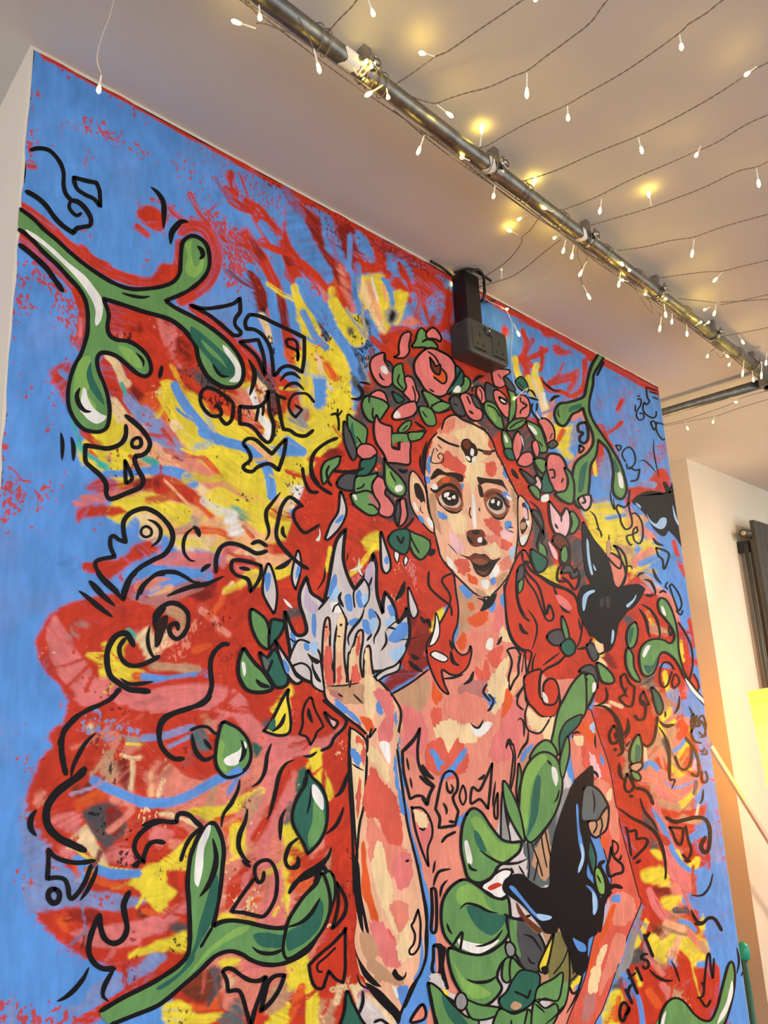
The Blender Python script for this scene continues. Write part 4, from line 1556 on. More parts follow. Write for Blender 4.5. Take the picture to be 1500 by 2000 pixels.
f bluef 103,108 107,108 110,116 107,122 103,116
f bluef 97,118 102,118 106,128 102,131 98,126
f bluel 104,118 110,116 110,126 105,128
f bluef 120,106 124,104 127,112 124,116
f bluef 121,134 130,122 138,120 138,132 130,138 124,138
f bluel 118,118 126,114 126,120 120,124
f bluef 84,120 90,116 96,118 90,124
f bluel 122,148 134,140 136,146 128,156
f lav 100,72 106,64 108,78 106,92 100,84
f lav 46,86 50,98 58,106 52,112 44,104
k 3 57,108 66,97
f white 68,102 76,102 78,110 70,110
t 4.4 78,92 76,98 80,106
k 2.4 90,106 89,94 92,86 98,80 103,88 103,98 99,106
f bluef 91,96 95,90 99,104 94,106
f bluel 96,96 102,94 102,100 98,104
k 2.4 70,110 72,105 76,103
t 3.6 99,106 96,116 88,126 84,134 85,141
t 3 106,78 103,88
t 3 128,126 120,124
t 3 108,109 113,118 112,126 108,134 108,140
t 3.4 106,130 101,137
t 3 118,128 119,138 114,146
k 1.6 95,76 102,84 104,90
k 2.4 75,102 80,112 84,122
t 1.6 27,131 34,137 42,138 48,139
f white 25,98 28,104 33,107 31,103
t 3.6 140,106 136,116
t 1.6 131,136 140,135 148,133
t 1.6 118,128 124,122 132,116
@painted_flame_drop 4
F flame 3.4 77,0 82,12 82,22 76,34 66,44 63,43 / 68,30 75,18
f bluef 72,28 76,23 80,21 79,26 74,29
@painted_flame_drop 4
F flame 3 11,66 16,76 19,92 18,106 16,112 / 10,102 6,92 7,78
f bluef 8,76 13,75 13,84 10,92 8,86
@painted_flame_drop 4
F flame 3 38,54 41,64 40,76 36,90 / 33,82 33,72
f bluef 37,70 40,67 40,74 36,80
@painted_flame_drop 4
F flame 3.4 114,37 118,48 122,60 123,70 119,75 115,70 114,56
f bluef 117,62 120,59 121,66 118,66
@painted_flame_drop 4
F flame 2.6 139,88 144,98 148,110 144,116 140,108
@painted_spark 4
F white 1.6 129,51 131,58 129,65 126,58
@painted_spark 4
F white 1.6 137,59 139,63 136,68 135,63
@painted_swirl 4
t 6 136,82 133,92 127,100
t 2.4 63,68 62,80 56,90
@painted_swirl 4
t 1.4 84,56 83,64
f white 94,60 95,70 97,77 93,72
f white 86,72 96,68 96,70 88,73
T 580 1180 320
@painted_flame 4
F flame 3 72,66 80,60 88,57 92,54 95,52 / 93,60 88,63 80,66 74,70
F flame 3 0,34 12,36 20,44 22,56 24,72 24,80 14,74 12,60 4,54 -8,56
f bluel 11,36 18,35 18,44 14,46
f bluef 6,36 10,36 11,42 7,42
K 9,45 14,48 21,52 18,55 14,53 / 16,60 22,71 17,69 13,58 13,53
@painted_arm 3
F skin 3.2 24,78 23,56 23,40 24,24 26,14 29,13 30,22 30,40 32,56 33,78
F skin 3.2 34,78 34,56 34,42 35,28 38,16 42,11 45,15 44,28 43,44 44,58 47,78
F skin 3.2 47,78 46,58 48,46 52,36 54,28 57,24 60,25 60,34 58,46 58,58 61,78
F skin 3.2 61,78 61,56 62,44 65,38 67,42 68,54 70,66 72,74
f skin 24,74 34,73 47,73 61,70 70,66 84,80 90,88 95,100 92,122 91,133 70,140 64,127 64,120 56,112 48,106 36,96 26,86
k 3.4 24,70 26,86 36,96 48,106 56,112 64,120 64,127
k 3.4 70,66 78,73 84,80 90,88 95,100 92,122 91.4,133
f skin 64,118 64.2,127 63.3,152 61.4,182 57,202 55,225 54.4,267 53,309 56.7,334 68.4,354 82.5,369 92.8,380 98.4,369 108.8,346 117.7,324 118.6,294 114.8,264 108.8,234 101,202 96,167 91.4,133 92,118
k 3.2 64,120 64.2,127 63.3,152 61.4,182 57,202 55,225
k 3.4 98.4,369 108.8,346 117.7,324 118.6,294 114.8,264 108.8,234 101,202 96,167 91.4,133
f coral 25,42 30,38 32,56 33,74 27,74 25,58
f tan 27,74 45,74 60,74 60,90 46,90 34,86
f coral 36,60 40,58 40,72 36,72
f coral 54,36 58,28 56,44 54,46
f coral 50,58 55,56 57,70 50,72
f cream 37,14 43,13 42,30 40,42 35,40 36,26
f cream 48,46 53,38 52,54 48,60
f cream 62,44 65,41 66,58 62,60
f cream 62,64 70,70 72,90 68,106 62,96
f pink 70,82 80,78 88,88 90,104 88,118 80,132 74,116 80,100
f bluef 33,90 36,87 48,96 57,106 57,109 48,104 38,96
f bluef 72,90 75,89 79,99 76,102 73,97
f bluef 89,100 91,100 92,108 90,111
f orange 58,104 68,106 70,116 64,116 60,110
f white 75,128 80,126 85,130 83,144 79,138
f bluef 89,140 91,146 90,156 88,148
f pinkg 30,78 40,82 40,88 32,84
f salmon 28,18 29,28 25,34 25,22
t 2.2 25,21 28,21
f dbrown 39,18 41,18 41,20 39,20
t 1.6 36,29 40,30
t 1.6 54,29 56,31
t 2 27,75 42,74.5 58,72
t 2.4 37,82 42,85
t 2.4 51,82 56,87 60,91
k 3 68,114 66,122 72,114
k 3 34,36 34,56 34,72
k 2.6 47,44 46,60 47,72
k 2.4 49,70 48,76
T 540 1420 320
@painted_upper_arm 2
F cream 3 67,2 76,6 82,14 83,30 82,50 79,74 75,95 74,115 72,100 70,70 68,40 67,20
f coral 73,6 80,14 80,34 77,28 77,16 73,16
f bluef 66,21 70,19 76,24 77,34 74,36 69,31
f coral 75,48 77,48 77,68 74,84 73,70
t 2 68,33 74,37 80,40
T 580 1180 320
@painted_swirl 5
F red 3.2 13,86 16,96 21,106 24,112 / 18,117 16,122 12,129 / 9,122 2,119 / 5,110 5,100 7,92 10,87
t 5 10,95 11,102 14,109
@painted_swirl 5
F red 3.6 25,99 31,104 37,108 34,114 / 28,106
f pinkw 30,106 35,108 33,112
k 4 24,88 36,98 45,106 42,114 34,122 30,130 22,134
t 3.6 18,135 12,139 5,139
T 580 1180 320
@painted_hair_curl 4
t 5 113,11 116,16 120,15 122,22
F white 2 127,8 130,18 130,28 126,36 120,39 / 124,28 126,18
F white 2 122,46 126,43 134,46 138,50 134,53 126,50
t 5 105,46 108,49 112,50
t 5 102,52 107,57 115,62
T 0 1120 320
@painted_swirl 5
t 5 72,16 80,22 92,32 103,40
t 5.4 81,7 88,15 96,22 105,30
k 4 89,0 96,9 104,16 113,24 / 116,14 120,4 124,0
k 3.4 125,24 128,14 134,7 142,2 150,1
@painted_swirl 5
k 6 122,66 119,60 115,55 108,56 102,62 98,72 98,84 101,94 108,100 118,106 126,107 136,108
k 5 114,60 109,68 111,78 118,84 128,84 138,80 145,76
t 4 110,96 118,101 128,101 140,99
k 5 109,106 102,114 92,120 82,124 72,130 64,137 58,146 54,156
@painted_swirl 5
t 4 137,48 135,58 136,68 140,76 145,76
k 6 150,32 146,36 142,44 144,52 / 148,50 146,58 143,66
T 300 1120 320
@painted_swirl 5
k 5 0,40 4,34 10,29 17,27 25,30 31,37 31,48 27,56 21,60 16,57 14,51 16,47 21,46 22,51
f dbrown 2,46 12,38 12,48 6,60 1,66
@painted_swirl 5
k 5 68,65 63,65 56,71 52,80 52,92 53,102 50,112 44,118 34,123 22,127 12,132 6,140 5,150
t 4.4 66,64 69,66
@painted_leaf 6
F green 3.4 90,35 96,38 102,44 105,54 106,65 102,67 96,62 91,52 89,42
@painted_leaf 6
F dgreen 3.4 106,54 108,44 114,44 118,46 116,54 110,62 106,66
@painted_leaf 6
F green 4.4 82,69 78,78 77,90 80,100 86,107 96,109 106,107 108,102 100,90 92,82 86,74
f white 80,82 83,82 84,90 82,94
t 5 93,97 98,102 106,104
@painted_leaf 6
F dgreen 3.6 98,74 104,78 109,72 112,73 116,82 121,91 120,100 112,102 106,94 102,86
f grey2 99,76 104,80 106,86 102,88
k 3 108,80 104,90
@painted_petal 6
F yellow 4 123,106 118,114 112,126 106,138 100,144 / 112,148 122,147 125,140 124,126 122,114
f dgreen 104,142 108,134 111,134 110,144
t 4 120,128 116,138 108,145
@painted_leaf 6
F flame 3.4 112,64 116,70 124,82 129,92 134,96 129,99 122,92 116,78
f bluef 118,78 124,86 122,92 119,86
T 1060 1120 320
@painted_butterfly 6
f black 36,16 48,10 60,12 70,16 84,10 92,14 90,22 82,32 72,38 69,48 66,62 62,70 57,72 56,64 58,54 44,58 40,50 36,40 32,26
f bluel 63,52 65,54 64,62 62,64
f bluel 36,22 40,17 46,15 47,17 41,21 38,33 36,33
f bluel 76,29 82,24 85,19 84,24 78,31
f charcoal 52,24 55,22 55,30 52,30
f charcoal 57,22 61,22 61,31 58,31
@painted_bud 5
F dgrey 2.4 40,66 45,64 50,72 50,78 46,80 42,74
f black 31,69 38,67 40,69 34,70
f cream 47,62 54,64 55,72 50,72
k 2.4 44,60 42,65
k 2.4 56,72 52,74
@painted_leaf 6
F green 2.4 84,46 86,54 84,64 79,67 77,58 79,50
f dgreen 79,52 83,50 80,64 78,60
@painted_leaf 6
F green 2.4 78,70 82,76 83,86 88,97 82,95 77,86 76,76
@painted_leaf 6
F green 2.6 50,83 56,86 62,92 64,98 60,100 54,98 51,90
@painted_leaf 6
F dgreen 2.4 100,106 106,112 109,122 106,128 103,122 101,114
@painted_vine 6
G green 2.4 155,128 148,120 138,108 130,96 124,84 118,76 110,72 106,76 104,84 100,92 94,94 90,90 88,80 89,70 94,63 102,60 110,61 116,64 120,60 119,52 112,42 107,36 105,28 107,23 112,24 117,32 121,44 123,56 124,70 126,80 130,92 138,104 146,114 156,122
f dgreen 92,84 100,84 104,76 102,86 96,92
f white 91,74 94,67 98,66 95,73 92,77
f white 108,30 110,31 112,36 112,39 109,36
f white 130,97 132,98 140,108 150,118 156,123 155,126 146,118 136,108
@painted_leaf 6
F green 3.2 40,92 33,98 24,108 16,122 12,138 10,152 18,160 22,150 30,138 34,130 42,120 48,106 49,96 46,91
F dgrey 2.6 34,90 40,85 46,86 49,94 49,104 46,94 40,91
f white 45,101 48,100 48,106 45,109
t 2.6 34,99 38,96 41,98
t 2 32,110 30,120 25,130
f dgreen 24,132 34,130 30,140 22,150 17,156 18,144
k 2.4 18,152 20,140 26,132 34,130
@painted_swirl 5
k 2.4 71,95 75,92 79,100 84,104 / 82,120 76,121 70,114 75,110 72,102 71,95
t 2 77,104 75,110 78,113
@painted_swirl 5
k 2.6 92,108 97,120 / 91,120 89,114 92,108
k 2.6 91,116 94,122 93,132 88,134 84,130
@painted_swirl 5
t 3.4 46,121 56,122 64,128 70,138 72,152
t 2.4 57,104 59,112 56,118 50,120
t 2.4 78,132 77,142 73,150
@painted_swirl 5
t 3 88,32 94,42 97,56 99,58
t 2.6 90,28 98,33 104,42 107,54 106,60
t 2.2 106,18 110,16 113,18
k 1.8 116,12 118,10 124,18 127,28 124,34 120,24 116,12
k 1.8 114,8 112,12 114,14
k 1.8 122,34 126,38 128,34
k 1.8 116,48 118,52 117,57 115,52 116,48
@painted_swirl 5
k 2 120,88 116,82 110,82 107,90 107,98 110,104 114,102 116,96 118,90
k 1.8 118,100 121,92 125,99 120,105 118,100
k 2 124,45 130,54 136,68 137,84 134,98
k 1.8 138,92 142,100 142,107 138,108
@painted_swirl 5
t 2.4 125,112 124,122 120,129
t 2.4 107,136 112,139 120,138
t 1.8 112,126 112,132
k 2 141,131 138,134 139,140 142,138 142,134 / 146,130 149,138 148,148 144,150
k 2 141,130 138,140 136,146 138,152
t 1.8 134,122 137,130 134,137
T 0 1400 320
s red .35 0,14 12,20 8,36 0,34
s red .3 22,2 26,4 26,20 22,18
p red .4 34,42 40,36 48,30 44,22 38,20 46,18 50,10 56,7 62,14 74,14 90,16 100,26 100,36 84,50 92,64 80,70 70,84 78,100 74,112 78,128 64,130 52,118 40,106 36,92 30,78 38,64 46,58 48,48
s red .4 24,74 36,66 44,90 40,108 24,100 14,96
s red .35 34,118 48,114 60,130 52,150 34,150
p pink .6 46,90 60,86 74,90 76,104 72,110 58,104 48,100
p salmon .6 30,72 40,66 44,76 34,84
p pink .5 52,118 66,118 70,130 58,130
p tan .6 94,34 108,28 116,38 112,50 100,60 92,52
s black .35 94,40 112,30 122,50 120,70 106,66 96,54
p dred .7 104,36 118,34 120,64 112,68
p red .5 120,34 150,30 150,74 136,76 124,70
b cream 5 .6 108,34 122,38 134,36
b cream 5 .6 122,42 120,66
b peach 8 .6 144,40 140,70
s bluep .6 66,8 90,6 104,14 112,20 150,18 150,28 110,26 90,18
b grey 8 .6 112,20 146,24
b yellow 3 .3 116,25 134,25
p red .4 90,84 110,82 150,86 150,150 128,150 122,132 108,124 116,108 114,94 100,76
p orange .4 68,78 80,70 92,66 98,74 88,80 78,84 70,86
p brown .5 66,66 80,58 84,66 72,74
p dgrey .4 75,88 86,80 100,78 110,84 116,96 114,108 104,116 98,124 92,118 84,106 78,96
s black .4 76,86 90,82 112,88 116,106 100,118 88,106
p dred .6 96,82 108,84 114,96 106,110 98,104
p cream .25 78,98 84,106 92,120 100,134 96,138 86,130 72,112
b yellow 4 .3 70,122 78,128 92,136 106,140 128,142
p pink .5 98,122 116,114 122,124 122,136 104,134 96,132
s black .4 98,128 122,122 126,138 106,138
b salmon 7 .5 100,104 120,86 116,76
b blue 9 .12 86,58 96,64 110,70 124,76 140,79 152,78
p red .3 134,128 140,120 150,118 150,134 136,140
p dred .5 140,120 150,118 150,132 142,132
b blue 8 .15 70,130 84,136 100,142 126,144
p yellow .3 124,148 134,138 150,134 150,150
p orange .4 66,136 76,142 82,150 70,150
T 0 1680 320
p yellow .3 116,22 126,10 140,6 152,2 152,50 140,44 134,34 120,24
s red .25 130,10 150,6 150,16 134,18
b orange 7 .4 70,8 76,18 88,18 100,22 116,26
p bluep .5 40,14 66,12 82,26 110,30 134,36 120,46 96,46 70,40 40,50 24,44 20,20
s red .35 70,32 110,30 118,42 90,48
b blue 8 .1 92,10 104,14 126,12
p red .4 32,48 50,44 76,42 104,46 122,42 136,44 150,50 150,60 118,62 100,70 70,64 66,76 82,80 100,82 130,78 150,74 150,80 130,90 112,94 90,92 76,86 60,74 44,60
s red .4 20,42 36,54 50,70 70,86 80,96 70,96 50,80 34,62
p orange .5 50,52 64,50 62,66 56,64
p dred .6 62,46 90,46 88,56 70,58
p brown .6 124,46 134,42 140,50 130,56
b orange 6 .4 132,46 146,50
p pink .35 64,66 84,60 110,58 130,54 152,48 152,66 130,76 110,80 90,80 74,76
s dred .4 112,68 150,62 150,72 120,78
p yellow .4 118,84 134,78 152,74 152,84 130,88 118,90
s red .4 80,88 120,92 116,102 100,104
p bluep .4 108,104 124,96 140,88 152,84 152,92 138,104 120,114 104,120 96,130 84,134 70,140 60,142 56,136 74,130 86,112
b red 12 .4 70,150 96,136 116,122 136,110 156,98
s red .55 0,124 12,124 28,132 42,138 60,138 62,152 0,152
p bluep .5 8,126 14,124 16,150 6,150
T 280 1360 320
p red .4 0,14 20,14 44,18 60,8 78,22 76,60 60,74 30,66 0,70
b pink 16 .3 -4,6 20,6 40,4 66,6 86,14 98,26
p red .4 96,0 120,0 118,14 106,22 98,16
p pink .4 90,24 104,26 120,38 140,36 152,38 152,54 140,56 128,60 122,72 116,90 106,110 100,130 92,150 84,150 100,110 108,84 110,60 100,44
p pink .4 140,70 142,84 130,106 120,126 112,150 104,150 108,124 118,100
p pink .5 152,70 138,76 126,96 130,90
p dgreen .3 100,42 110,49 102,56
p red .4 124,72 134,60 152,56 152,64 138,72 126,92 116,114 112,106 118,92
b red 10 .5 102,130 112,114
p red .3 26,46 44,38 62,50 66,64 60,76 44,76 30,66
p salmon .6 0,72 14,60 26,62 40,78 60,80 66,90 52,94 30,90 10,92
b cream 5 .6 22,58 18,76 14,90
b peach 6 .6 8,70 6,90
b bluep 7 .4 0,38 20,36 44,28
b bluep 4 .4 24,46 44,36
p dteal .5 44,34 54,28 60,36 62,48 48,48
p tan .6 54,18 66,22 66,34 56,30
p salmon .5 36,102 60,96 68,82 88,80 80,96 60,104
b tan 7 .6 66,82 60,100
p yellow .4 36,106 54,100 72,100 84,92 94,92 92,102 76,110 66,116 50,112
b cream 6 .5 16,108 34,110 48,118
b orange 6 .6 66,114 82,110
b orange 8 .5 76,122 88,114
p red .4 0,114 24,116 40,122 40,132 20,132 0,140
p pink .5 0,120 14,118 30,126 10,134
b yellow 7 .4 94,92 108,86
p tan .5 92,96 108,84 108,100 98,116 94,130
b yellow 18 .5 86,122 88,140
p yellow .3 20,150 30,140 44,126 54,118 48,134 42,150
s red .4 30,144 44,136 42,150
b blue 9 .08 -4,97 14,98 34,94 54,84 68,76 86,70 92,66
p dgreen .5 142,68 152,66 152,120 146,118 138,106 138,90
p yellow .5 126,118 138,114 146,128 140,138 128,130
p grey2 .6 130,100 136,96 136,114 128,116
p red .4 130,140 146,132 152,150 132,150
p red .4 2,150 8,140 20,136 30,144 26,150
T 280 1680 320
p yellow .3 0,6 20,2 40,0 42,10 24,10 20,20 30,28 26,36 14,42 4,38 0,32
s red .5 18,12 38,8 40,34 30,30 22,22
p pink .3 0,56 14,48 28,42 42,36 42,46 28,58 10,70 0,74
p red .4 0,70 20,66 36,62 24,72 0,78
b orange 4 .4 2,48 16,50
p dgrey .5 24,58 38,56 40,66 26,66
p yellow .5 8,74 22,70 40,64 40,84 20,84 4,82
s black .4 22,68 40,66 38,80 24,82
p bluep .3 0,90 14,84 18,92 8,106 0,110
p red .4 18,92 34,86 28,98 14,108 4,114 10,102
p red .4 76,22 92,4 104,6 100,24 86,36 76,44
p salmon .5 74,0 92,0 84,12 76,16
p pink .4 100,0 132,0 134,20 130,44 126,60 110,56 106,46 110,30 118,16
b orange 6 .5 94,40 106,36
s cream .5 84,36 104,20 106,48 82,54
p yellow .5 70,48 80,48 104,56 70,56
b yellow 5 .4 134,14 132,34 130,52
b orange 8 .6 142,28 150,24
p red .4 140,0 152,0 152,12 140,16
p yellow .4 70,92 84,88 90,96 72,98
p pink .6 88,92 108,96 124,98 130,104 112,110 100,106 90,100
p brown .4 44,110 60,100 66,100 72,112 70,120 56,130 40,126 34,120
p dgrey .6 60,98 70,98 72,112 66,116 60,106
p orange .3 42,130 56,132 70,122 74,124 70,136 56,138 46,138
p yellow .4 16,136 30,126 42,132 50,140 74,138 60,150 24,152
s black .35 18,138 34,130 46,142 44,152 24,152
p cream .5 74,104 84,108 84,118 78,120 74,114
p salmon .5 86,112 106,112 104,130 96,140 88,124 78,124
p grey2 .7 70,140 86,126 94,140 92,152 72,152
p yellow .4 132,94 150,86 152,110 138,120 130,112
s black .2 132,96 150,92 148,106 136,110
p tan .6 114,120 132,110 136,124 124,140 112,140
p orange .4 138,122 146,114 147,122 140,140 136,150 132,150
b red 10 .3 106,140 102,152
p yellow .5 118,140 136,130 130,152 112,152
T 540 1420 320
p red .3 16,32 30,28 46,26 66,30 70,90 70,150 50,150 52,128 44,110 44,60 30,40
p red .4 2,44 12,34 20,32 12,48 0,70
p dgreen .6 20,42 28,36 26,44 20,60 16,70
b yellow 12 .4 36,24 38,40 44,52 48,62
p yellow .5 6,100 14,92 22,106 26,116 20,124 14,128 12,150 6,150
p red .4 8,112 20,110 30,120 40,112 48,104 50,116 40,126 26,130 14,120
p orange .6 12,124 24,128 20,140 10,146
p tan .5 44,122 50,112 50,140 44,140
b orange 8 .5 18,146 34,138
T 560 1680 320
p red .3 40,0 60,0 62,50 62,100 66,120 52,130 28,130 30,118 20,112 20,96 30,80 40,66 42,40
p yellow .4 0,92 18,84 20,100 24,116 30,124 30,152 18,152 18,124 8,116 0,112
p tan .5 30,130 44,128 42,152 30,152
b orange 8 .5 4,140 14,116
b yellow 10 .2 22,126 22,152
p cream .4 54,108 66,108 74,120 92,136 100,150 70,152 60,140 52,124
p flame .4 66,126 84,134 92,152 64,152
T 0 1400 320
@painted_swirl 5
k 6 72,-2 64,6 58,14 56,26 57,38 60,52
t 4.4 87,15 78,24 70,38 66,48 65,57
@painted_swirl 5
k 8 77,48 72,54 62,61 52,69 44,80 42,92 45,102 54,111 66,117 77,122
@painted_swirl 5
t 6 33,85 28,93 28,102 33,109
@painted_swirl 5
k 5 44,121 50,128 60,132 72,133.5 86,131.5
k 5 44,122 44,134 43,148 / 52,147 59,149 62,156 63,164 66,166 72,160 78,150 83,136
t 4.6 89,136 86,146 80,158 73,168
@painted_swirl 5
k 5 150,95 140,98 130,105 124,113 123,122 128,130 131,133 / 132,126 136,117 142,114 150,115
K 120,136 128,130 126,138
T 0 1680 320
@painted_swirl 5
k 6 50,26 45,28 44,34 48,39 53,37 54,30 50,26
@painted_swirl 5
t 5 81,98 76,108 68,118 60,125 52,129
@painted_swirl 5
k 6 91,50 86,60 82,72 81,84 86,94 94,99 104,99
k 6 91,50 92,62 96,72 104,76 112,72 116,62 114,50 113,40 118,29
t 5 105,98 100,106 95,116 94,124 99,129
T 280 1360 320
@painted_swirl 5
k 5 61,0 54,7 40,11 28,15 18,20 14,30 15,42 20,51 28,57 36,57
@painted_leaf 6
F green 3.8 72,24 80,26 88,31 95,40 98,52 96,62 90,69 80,74 72,72 66,62 66,48 68,36
f lgreen 70,40 74,44 72,56 76,68 70,66 67,56
f bluef 75,72 82,66 88,64 90,69 82,72
f white 73,58 78,54 86,50 89,47 88,58 84,63 76,63
t 4.6 89,40 92,48 90,56 87,60
f white 91,41 94,44 93,48
@painted_leaf 6
k 3.2 43,31 50,28 58,28 64,33 68,35
t 5 44,34 46,46 50,54 56,58 62,56 65,53
t 4 55,39 60,46 62,49
@painted_swirl 5
t 4 117,43 113,54 111,68 106,78 99,83
@painted_swirl 5
t 5 138,58 130,62 124,72 120,90 116,106 113,113
@painted_swirl 5
t 4 88,76 86,86 80,98 73,108 71,120
@painted_swirl 5
t 5 95,103 93,114 88,126 87,138 92,148 98,152
@painted_swirl 5
t 4 130,103 126,112 125,124 125,132
@painted_leaf 6
k 4.4 148,74 146,84 140,94 137,106 140,118 146,128 152,138
@painted_swirl 5
k 5 0,118 12,114 24,115 30,115 / 31,109 35,107 42,109 48,115 53,119
k 4.4 53,120 44,128 38,138 34,150
t 4.6 141,130 134,136 131,144 130,152
T 280 1680 320
@painted_vine 6
G green 5 -40,138 -20,126 0,116 16,107 32,96 40,86 42,74 42,58 41,36 40,20 42,0 44,-8 50,-22 58,-31 64,-34 70,-24 73,-10 72,4 70,24 66,48 63,60 / 72,56 82,55 96,57 108,60 122,62 136,60 146,54 152,50 156,36 158,16 164,6 170,20 172,36 168,52 158,70 150,82 138,90 124,95 110,95 98,91 90,86 80,83 70,85 62,90 50,102 36,114 22,126 10,134 -10,142 -30,150
f dgreen 64,14 68,18 66,40 60,60 52,74 46,86 38,94 46,78 50,60 56,40
f dgreen 12,116 30,104 40,92 46,86 44,94 30,108 16,118
f dgreen 100,68 112,66 126,68 140,64 152,56 152,72 134,79 118,80 106,78
f lgreen 60,80 70,72 84,62 96,60 92,66 76,74 62,84 44,102 38,108 50,92
f white 47,0 50,-16 57,-30 61,-32 60,-24 55,-10 54,6 51,20 49,24 46,18
t 6 63,-20 66,-4 64,10 58,24 51,33
t 4.4 99,79 106,84 118,85 130,80
k 3.4 62,62 56,72 52,79
@painted_leaf 6
F green 4 173,14 168,10 158,20 146,34 138,46 132,58 140,66 156,62 168,50 174,36 175,24
t 5 160,38 150,54 140,60 128,62
@painted_swirl 5
k 4 110,11 109,18 105,20 102,14 102,6 107,1 114,0 119,5 122,16 121,32 116,44 110,51 104,51 92,48 80,47 / 90,32 101,17
@painted_swirl 5
t 4.4 90,0 95,4 98,6
@painted_swirl 5
t 5 152,12 142,18 136,26 133,31
@painted_swirl 5
k 4.6 72,102 76,99 82,100 90,106 98,110 106,110 112,106 / 108,120 102,136 98,152 / 94,138 90,124 86,119 77,120 / 76,110 72,102
@painted_swirl 5
k 4.6 129,105 120,106 114,112 110,126 107,138 / 116,130 124,118 129,105
@painted_swirl 5
k 3.6 130,0 131,5 135,7 140,4 141,0
T 540 1420 320
@painted_leaf 6
F dgreen 4.4 28,40 32,46 40,54 45,66 46,80 44,94 38,106 28,116 / 24,106 18,96 14,86 15,74 20,62 26,52
f green 34,66 42,76 43,90 38,102 30,110 28,100 32,86
f white 32,53 36,54 42,64 42,76 36,70 32,62
t 3 31,54 30,68 27,80
@painted_swirl 5
t 4.4 45,98 54,90 59,80 61,73
@painted_swirl 5
t 5 66,40 62,52 58,60 53,64
@painted_swirl 5
k 4 19,102 12,108 8,116 8,124 13,129 19,128 20,122 19,119
@painted_swirl 5
t 6 50,110 46,120 36,128 24,136 16,144 12,152
@painted_arm 4
t 3.6 121,118 116,122 110,125
t 3.6 121,128 116,131 111,134
t 3.6 124,136 119,140 113,143
k 3.4 67,0 66,30 67,60 69,90 70,120 71,152
t 6 74,112 72,130 73,152
f coral 84,42 90,38 94,46 100,54 108,62 112,74 116,90 112,110 100,104 92,84 84,84 80,70
f salmon 84,84 94,92 104,106 118,112 122,122 104,140 90,130 82,110
f orange 77,112 80,104 82,120 84,140 86,152 78,152
f cream 88,112 96,104 100,124 104,140 106,152 94,152 88,134
f bluef 107,28 109,28 112,50 116,72 117,80 114,78 110,60
f cream 84,18 92,22 100,34 104,50 98,48 90,34 84,30
f white 94,14 102,14 104,24 103,34 98,26
f pink 110,118 122,116 124,140 112,150 106,134
@painted_arm 4
T 560 1680 320
t 3 108,1 112,0
f orange 68,2 72,2 76,20 80,40 84,54 78,56 72,36
f cream 78,0 90,0 92,20 96,36 100,56 104,68 98,66 90,50 84,36 80,20
f pink 76,56 86,56 96,70 104,80 102,96 92,98 84,84 78,72
f cream 104,66 116,56 112,70 116,84 108,92 102,90
f tan 66,70 76,66 84,84 80,90 90,98 100,108 108,104 104,116 92,112 80,108 72,92
f coral 92,62 98,70 99,74 94,70
f salmon 94,40 110,38 112,52 104,64 98,54
f bluef 100,117 108,114 111,118 109,130 104,131 101,124
f white 96,115 100,117 102,126 99,124
f bluef 123,68 125,84 126,96 122,104 117,111 116,108 121,96
K 62,0 66,4 68,30 72,50 75,66 72,64 69,50 70,66 66,58 62,34 60,10
K 62,80 66,90 74,102 84,113 86,116 78,114 70,106 66,96
K 72,112 84,118 94,128 104,140 102,150 96,142 84,130 76,120
t 2.4 64,104 68,114 78,119
k 3.6 119,2 124,28 128,48 127,70 127,88 122,104 114,116 108,130 102,145
t 3 96,103 100,108 104,109 108,106 109,102
K 96,104 99,99 102,104 107,108 104,110 100,108
k 3 120,45 116,56 114,60 117,68 116,76 112,82 113,86 117,85 121,78 122,66 122,56 120,45
@painted_leaf 6
F green 4.6 32,12 26,22 16,32 6,46 0,58 -4,80 0,90 12,84 24,74 34,60 39,44 38,28
f dgreen 30,36 33,44 30,60 20,72 8,80 0,82 0,66 14,58 24,46
t 5 30,34 22,48 12,57 0,61
@painted_swirl 5
k 4.4 45,20 50,28 54,38 53,48 48,56 41,63 / 45,50 47,36 45,20
@painted_swirl 5
F red 4.4 53,64 53,84 53,100 51,112 / 44,108 38,101 / 35,110 32,117 26,116 22,108 20,96 / 30,86 42,76 53,64
k 3 44,80 36,88 28,95 28,101 32,102
@painted_swirl 5
t 6 37,-2 30,8 20,14 8,20 1,30
@painted_leaf 6
F dgreen 4 55,122 60,132 66,144 72,156 50,156 53,138
t 4 69,119 69,130 65,142
@painted_swirl 5
k 4 80,148 86,146 92,150 / 92,156
@painted_swirl 5
F salmon 4 124,132 118,138 113,148 124,146 127,140
@painted_leaf 6
F green 4 129,112 134,118 144,124 158,136 158,160 140,160 134,140 131,126
f dgreen 142,134 152,132 156,146 146,150
@painted_torso 4
k 4 132,26 133,46 132,64 136,65 137,50 136,28 132,26
k 4 134,78 144,80 / 142,100 144,110 147,118 / 140,108 133,101 134,90 134,78
t 4 150,8 140,10 136,16 134,24
t 3.6 147,18 142,24 140,34
T 540 1420 320
@painted_torso 4
k 3.6 131,1 126,10 115,22 / 116,40 119,54 122,66 / 128,63 134,64 138,71 / 140,62 144,54 / 136,46 130,34 129,20 131,1
t 2.6 119,28 121,40
t 2.6 122,46 124,56
t 3.6 134,35 138,42 143,46
F pink 3.2 124,74 132,74 138,80 142,90 142,100 138,112 139,128 / 134,116 128,98 125,84 124,74
f cream 125,76 134,78 139,88 134,94 129,92
t 3 130,92 134,94 136,92
t 3 145,122 143,134
T 1100 1400 320
p red .3 28,0 86,0 84,20 76,30 66,20 58,30 62,60 66,66 78,70 84,82 92,96 98,120 96,150 66,150 54,110 44,70 34,30
p dgrey .6 72,88 80,94 90,106 88,120 80,122 74,104
